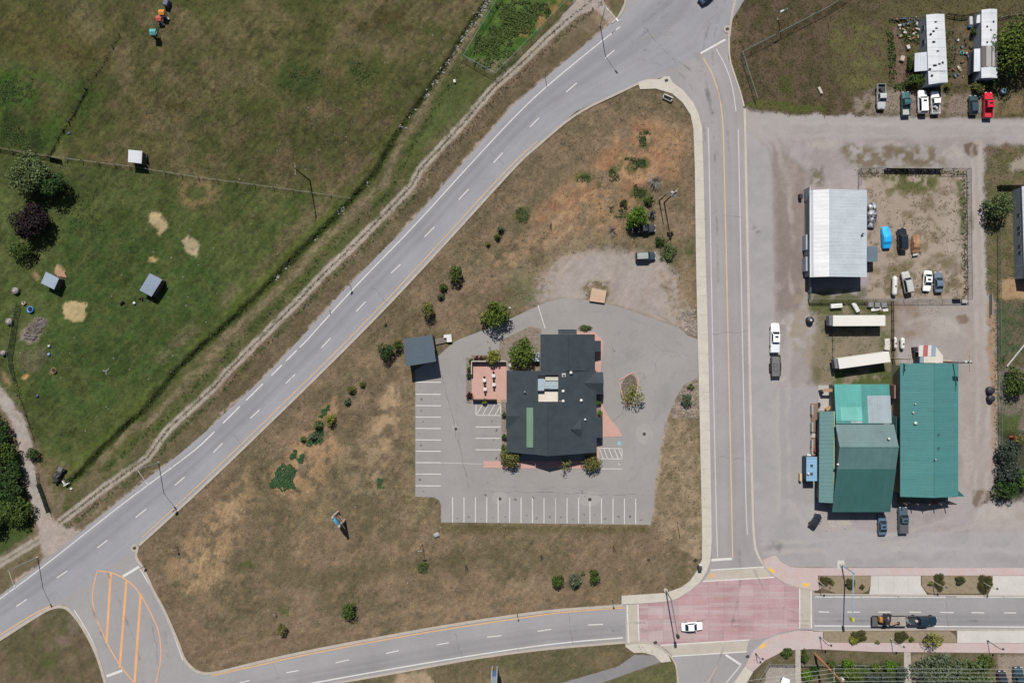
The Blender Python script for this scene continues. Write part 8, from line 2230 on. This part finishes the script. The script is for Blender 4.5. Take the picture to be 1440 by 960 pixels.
crate('propane_cage', 'pale trailer tongue by the bottom left of the huge evergreen', 'trailer', 1300, 950, .9, 2.6, 1.4, 3, A(190, 190, 204), .08); crate('notice_bar', 'dark beam on the fence at the alley corner of the yard', 'beam', 1349, 420, 1.9, .2, 1.2, 0, A(60, 60, 60), .03); crate('concrete_block', 'pale concrete block at the alley corner of the yard', 'block', 1357, 424, 1.2, .8, .5, 0, A(196, 194, 190), .05)
crate('old_gate', 'grey gate leaning along the sandy alley edge', 'gate', 1396, 428, .18, 4.6, 1.0, 0, A(150, 146, 138), .04)
b = MB(P(1428, 500)); b.tube([P(1416, 515, .3), P(1442, 483, .4)], .16, 6); put(b.build('white_pipe', mat("white_pipe", A(196, 198, 196), .6)), 'long pale pipe lying in the grass at the right edge', 'pipe')
b = MB(P(700, 100)); 
# car details in open beds: loads
for x, y, l, cc in ((1239, 124, 'dark tool load in the bed of the silver pickup', A(70, 72, 84)), (1316, 149.5, 'white sack in the bed of the white pickup', A(216, 206, 204)), (1291, 873.5, 'pale sacks in the bed of the towing pickup', A(190, 180, 176))):
    p = P(x, y, 1.1); b = MB((p.x, p.y, .66)); b.rock(p.x - .2, p.y, .9, .42, .35, .3, int(x)); b.rock(p.x + .3, p.y - .3, .85, .3, .4, .26, int(y)); put(b.build('bed_load', mat("load_" + str(int(x)), cc, .8)), l, 'load')

# ---------------------------------------------------------------- uncountable ground cover
g = np.random.default_rng(11)


def scatter(name, n, region, size, hgt, dark, spread, keep=None, cluster=None, tone=None):
    """tufts: each three leaning blades coloured like the soil under them"""
    x0, y0, x1, y1 = region
    px = g.uniform(x0, x1, n * 2); py = g.uniform(y0, y1, n * 2)
    wx = (px - 720) * S; wy = (480 - py) * S
    c, z, r = soil_at(wx, wy)
    ok = r < -1.2
    if keep is not None: ok &= keep(px, py, c)
    idx = np.where(ok)[0][:n]
    wx, wy, z, c = wx[idx], wy[idx], z[idx], c[idx]
    m = len(idx); K = 3
    ang = g.uniform(0, 6.283, (m, K)); ln = hgt * g.uniform(.5, 1.5, (m, K)); wd = size * g.uniform(.5, 1.4, (m, K)) * .5
    bx = wx[:, None] + g.normal(size=(m, K)) * size * .35; by = wy[:, None] + g.normal(size=(m, K)) * size * .35
    px_, py_ = -np.sin(ang), np.cos(ang)
    lean = size * spread * g.uniform(.4, 1.3, (m, K))
    tx = bx + np.cos(ang) * lean; ty = by + np.sin(ang) * lean
    zb = np.repeat(z[:, None], K, 1) - .03
    a = np.stack([bx - px_ * wd, by - py_ * wd, zb], -1); b = np.stack([bx + px_ * wd, by + py_ * wd, zb], -1); t = np.stack([tx, ty, zb + ln], -1)
    co = np.stack([a, b, t], 2).reshape(-1, 3)
    fc = np.arange(len(co)).reshape(-1, 3)
    f = 1.12 + dark * g.uniform(-1, 1, (m, 1))
    cc = c * f
    if tone is not None:
        k = g.uniform(0, 1, (m, 1)); cc = cc * (1 - k) + np.array(A(*tone)) * k
    colr = np.repeat(np.concatenate([cc, np.ones((m, 1))], 1)[:, None, :], K * 3, 1).reshape(-1, 4)
    o = fast_mesh(name, co, fc, attr_mat("tuft_blades", .2), colr)
    put(o, None, None, None, 'stuff')
    return o


dry = lambda x, y, c: (c[:, 1] < c[:, 0] * 1.02)
grn = lambda x, y, c: (c[:, 1] >= c[:, 0] * .98)
soft = lambda x, y, c: (c.sum(1) < .42)
scatter('dry_grass', 42000, (180, 100, 1000, 960), .26, .11, .42, .9, lambda x, y, c: dry(x, y, c) & soft(x, y, c))
scatter('pasture_grass', 42000, (-10, -10, 720, 790), .28, .10, .38, .9, lambda x, y, c: soft(x, y, c))
scatter('weeds', 1500, (560, 130, 1000, 860), .36, .14, .3, 1.0, lambda x, y, c: soft(x, y, c) & (fbm(x, y, 30, 41, 3) > .5), tone=(84, 86, 60))
scatter('field_grass', 9000, (1030, -10, 1450, 165), .3, .14, .45, .9, soft)
scatter('yard_weeds', 1700, (1135, 200, 1362, 545), .36, .13, .3, 1.0, lambda x, y, c: (fbm(x, y, 22, 42, 3) > .5) & ((inside_dist(x, y, YARD) > 2) | ((x < 1252) & (x > 1150) & (y > 424))), tone=(96, 84, 58))
scatter('alley_grass', 4000, (1380, 200, 1450, 720), .34, .14, .3, .9, soft)
scatter('roadside_weeds', 420, (920, 530, 990, 790), .34, .12, .3, 1.0, None, tone=(92, 88, 62))
scatter('yard_grass', 3500, (1040, 905, 1450, 965), .3, .12, .3, .9, soft)
# shrubby weeds along the ditch and the tracks
def line_scatter(name, pl, n, wid, size, hgt, tone, rng=(0, 1)):
    q = resample(pl, 400); k = g.integers(int(rng[0] * 399), int(rng[1] * 399) + 1, n)
    q = np.array(q)[k]
    px = q[:, 0] + g.normal(size=n) * wid; py = q[:, 1] + g.normal(size=n) * wid
    wx = (px - 720) * S; wy = (480 - py) * S
    _, z, r = soil_at(wx, wy)
    K = 5
    m = n
    d = g.normal(size=(m, K, 3)); d[..., 2] = np.abs(d[..., 2]); d /= np.linalg.norm(d, axis=-1)[..., None]
    p = np.stack([wx, wy, z], -1)[:, None, :] + d * np.array([size, size, hgt]) * g.uniform(.3, 1, (m, K, 1))
    nr = d + g.normal(size=d.shape) * .5; nr /= np.linalg.norm(nr, axis=-1)[..., None]
    a = np.cross(nr, g.normal(size=d.shape)); a /= np.linalg.norm(a, axis=-1)[..., None]; b = np.cross(nr, a)
    s = size * .45 * g.uniform(.5, 1.2, (m, K, 1))
    co = np.stack([p - a * s, p - b * s * .6, p + a * s, p + b * s * .6], 2).reshape(-1, 3)
    o = fast_mesh(name, co, np.arange(len(co)).reshape(-1, 4), leaf_mat("leaf_" + name, A(*tone[0]), A(*tone[1])))
    return put(o, None, None, None, 'stuff')


line_scatter('ditch_reeds', DITCH, 1500, 2.4, .26, .4, ((98, 108, 50), (50, 60, 30)))
line_scatter('bank_weeds', [(x + 11, y + 9) for x, y in UT[3:]], 420, 2.6, .30, .3, ((84, 94, 52), (44, 60, 30)))
line_scatter('track_tufts', TW2, 1100, 1.0, .20, .2, ((92, 88, 62), (64, 60, 42)))
line_scatter('track_weeds', [(x + 9, y + 8) for x, y in TW2], 900, 2.2, .26, .3, ((92, 98, 62), (56, 66, 36)))
line_scatter('fence_weeds', [(22, 430), (17, 470), (12, 497), (20, 537), (30, 560), (48, 617)], 160, 2.0, .25, .3, ((86, 104, 50), (50, 66, 30)))
line_scatter('yard_edge_weeds', [(1208, 243), (1300, 243), (1356, 243), (1356, 330), (1358, 418)], 520, 2.4, .28, .3, ((92, 98, 54), (56, 62, 34)))
line_scatter('lot_edge_weeds', [(584, 700), (610, 701), (619, 712), (620, 738), (700, 741), (915, 742)], 420, 1.4, .16, .15, ((120, 116, 76), (72, 74, 44)))
line_scatter('alley_edge_weeds', [(1400, 425), (1400, 520), (1400, 640), (1399, 700)], 150, 1.6, .25, .3, ((92, 92, 58), (50, 56, 34)))


def patch_leaves(name, polys, n, size, hgt, tone, brk=9):
    pts = []
    for pl, k in polys:
        x0 = min(p[0] for p in pl); x1 = max(p[0] for p in pl); y0 = min(p[1] for p in pl); y1 = max(p[1] for p in pl)
        x = g.uniform(x0, x1, k * 3); y = g.uniform(y0, y1, k * 3)
        d = inside_dist(x + 4 * (fbm(x, y, 12, 51) - .5), y + 4 * (fbm(x, y, 12, 52) - .5), pl) - brk * (fbm(x, y, 11, 53, 4) - .44)
        ok = d > 0
        pts.append(np.stack([x[ok], y[ok]], 1)[:k])
    q = np.concatenate(pts); m = len(q)
    wx = (q[:, 0] - 720) * S; wy = (480 - q[:, 1]) * S
    _, z, _ = soil_at(wx, wy)
    p = np.stack([wx, wy, z + g.uniform(.02, hgt, m)], -1)
    nr = g.normal(size=(m, 3)) * .5 + np.array([0, 0, 1.0]); nr /= np.linalg.norm(nr, axis=-1)[:, None]
    a = np.cross(nr, g.normal(size=(m, 3))); a /= np.linalg.norm(a, axis=-1)[:, None]; b = np.cross(nr, a)
    s = size * g.uniform(.5, 1.3, (m, 1))
    co = np.stack([p - a * s, p - b * s * .7, p + a * s, p + b * s * .7], 1).reshape(-1, 3)
    o = fast_mesh(name, co, np.arange(len(co)).reshape(-1, 4), leaf_mat("leaf_" + name, A(*tone[0]), A(*tone[1])))
    return put(o, None, None, None, 'stuff')


patch_leaves('creeper', [([(379, 684), (386, 668), (396, 654), (408, 648), (418, 660), (412, 678), (416, 686), (400, 690)], 2600), ([(404, 650), (406, 634), (418, 632), (416, 650)], 350), ([(442, 588), (452, 574), (466, 567), (464, 580), (455, 588)], 700), ([(428, 620), (440, 604), (456, 604), (452, 622), (436, 628)], 800), ([(414, 642), (428, 638), (428, 652), (416, 654)], 300), ([(530, 668), (540, 668), (541, 686), (531, 686)], 160)], 0, .16, .2, ((74, 108, 66), (50, 84, 52)), 22)
patch_leaves('rough_green', [(blob(908, 198, 9, 14), 300), (blob(735, 303, 10, 12), 200), (blob(890, 230, 18, 9), 420), (blob(865, 245, 9, 11), 240), (blob(820, 250, 9, 6), 150), (blob(870, 298, 16, 8), 300), (blob(905, 268, 14, 10), 300), (blob(937, 362, 9, 18), 300), (blob(596, 798, 8, 8), 260)], 0, .14, .16, ((72, 90, 48), (42, 60, 30)), 40)
patch_leaves('pond_plants', [([(702, 0), (658, 80), (690, 96), (745, 45), (780, 5)], 5200)], 0, .18, .30, ((104, 120, 62), (52, 72, 32)), 60)
patch_leaves('meadow_clumps', [([(0, 105), (55, 112), (50, 150), (0, 150)], 900), ([(0, 165), (64, 190), (66, 214), (0, 205)], 900), ([(415, 95), (450, 90), (445, 125), (400, 130)], 350), ([(490, 95), (535, 88), (535, 125), (495, 128)], 300), ([(80, 270), (130, 265), (150, 330), (90, 330)], 500)], 0, .15, .16, ((80, 98, 50), (54, 70, 34)), 60)
patch_leaves('home_garden_plants', [([(1246, 45), (1256, 45), (1262, 110), (1250, 115)], 400), ([(1262, 30), (1300, 28), (1298, 60), (1270, 62)], 380), ([(1330, 40), (1345, 40), (1345, 110), (1332, 110)], 240), ([(1258, 118), (1275, 112), (1270, 130), (1255, 128)], 150), ([(1402, 500), (1414, 500), (1412, 512), (1402, 512)], 60)], 0, .2, .4, ((86, 104, 52), (44, 60, 28)))


line_scatter('fence_brush', [(71, 219), (82, 195), (105, 160), (122, 127)], 260, .9, .22, .4, ((66, 72, 42), (36, 42, 24)))
line_scatter('fence_brush_thin', [(122, 127), (150, 82), (168, 49)], 60, .9, .2, .3, ((66, 68, 44), (40, 44, 28)))


def stones(name, pts, smin, smax, m):
    mb = MB(); rr = random.Random(len(pts))
    for k, (x, y) in enumerate(pts):
        p = P(x, y); s = rr.uniform(smin, smax); mb.rock(p.x, p.y, ground_at(p.x, p.y), s, s * rr.uniform(.6, 1), s * .7, k)
    return put(mb.build(name, m), None, None, None, 'stuff')


def along(pl, n, w, a=0, b=1):
    q = resample(pl, 300); return [(lambda t: (t[0] + R.gauss(0, w), t[1] + R.gauss(0, w)))(q[R.randint(int(a * 299), int(b * 299))]) for _ in range(n)]


STONE = mat("pale_stone", A(178, 176, 172), .9, var=.4, big=2, c2=A(140, 138, 132))
stones('ditch_stones', [(x + R.gauss(0, 2.2), y + R.gauss(0, 2.2)) for x, y in along(DITCH, 46, 1.0, .0, .17) + along(DITCH, 18, 1.2, .17, .3) + along(DITCH, 8, 1.3, .3, .6) for _ in range(6)], .05, .30, STONE)
def inpoly(pl, n):
    x0 = min(p[0] for p in pl); x1 = max(p[0] for p in pl); y0 = min(p[1] for p in pl); y1 = max(p[1] for p in pl); out = []
    x = g.uniform(x0, x1, n * 4); y = g.uniform(y0, y1, n * 4); d = inside_dist(x, y, pl) > 0
    return list(zip(x[d], y[d]))[:n]
stones('bed_stones', inpoly([(959, 438), (977, 436), (980, 474), (967, 470)], 130) + inpoly([(981, 533), (981, 589), (950, 586), (957, 552)], 150) + inpoly([(705, 566), (712, 566), (712, 640), (706, 640)], 90) + inpoly([(656, 532), (662, 532), (662, 566), (656, 566)], 40) + inpoly(blob(882, 540, 9, 14), 50) + inpoly([(715, 480), (742, 466), (758, 468), (758, 515), (715, 506)], 80) + inpoly(blob(823, 461, 10, 5), 30), .08, .3, mat("bed_stone", A(176, 164, 152), .9, var=.6, big=3, c2=A(120, 108, 98)))
stones('field_stones', [(R.uniform(200, 960), R.uniform(180, 860)) for _ in range(0)] + inpoly([(240, 820), (500, 640), (700, 760), (860, 780), (860, 830), (300, 930)], 22) + inpoly(FIELD[2:], 140), .06, .18, STONE)
stones('gravel_heap', inpoly([(32, 470), (42, 456), (54, 446), (66, 449), (64, 458), (52, 472), (46, 479), (34, 476)], 160), .12, .4, mat("heap_stone", A(128, 120, 116), .9, var=.5, big=2, c2=A(98, 90, 86)))
stones('lot_rubble', inpoly([(1295, 424), (1325, 424), (1320, 440), (1298, 440)], 40) + inpoly([(1150, 720), (1190, 716), (1195, 745), (1150, 748)], 30) , .08, .22, mat("rubble", A(176, 168, 158), .9, var=.4))
# household scatter between the mobile homes
mb = MB()
for k, (x, y) in enumerate(inpoly([(1254, 26), (1300, 26), (1300, 52), (1284, 60), (1262, 50)], 48) + inpoly([(1336, 60), (1370, 50), (1372, 118), (1338, 122)], 22)):
    p = P(x, y); mb.m = k % 5; mb.cbox((p.x, p.y, .2), (R.uniform(.2, .9), R.uniform(.15, .5), R.uniform(.2, .5)), .03, R.uniform(0, 3))
put(mb.build('household_debris', [mat("debris_white", A(206, 204, 200), .7), mat("debris_dark", A(52, 48, 46), .8), mat("debris_tan", A(170, 150, 124), .8), mat("debris_blue", A(96, 120, 140), .7), mat("debris_rust", A(140, 96, 74), .8)]), None, None, None, 'stuff')
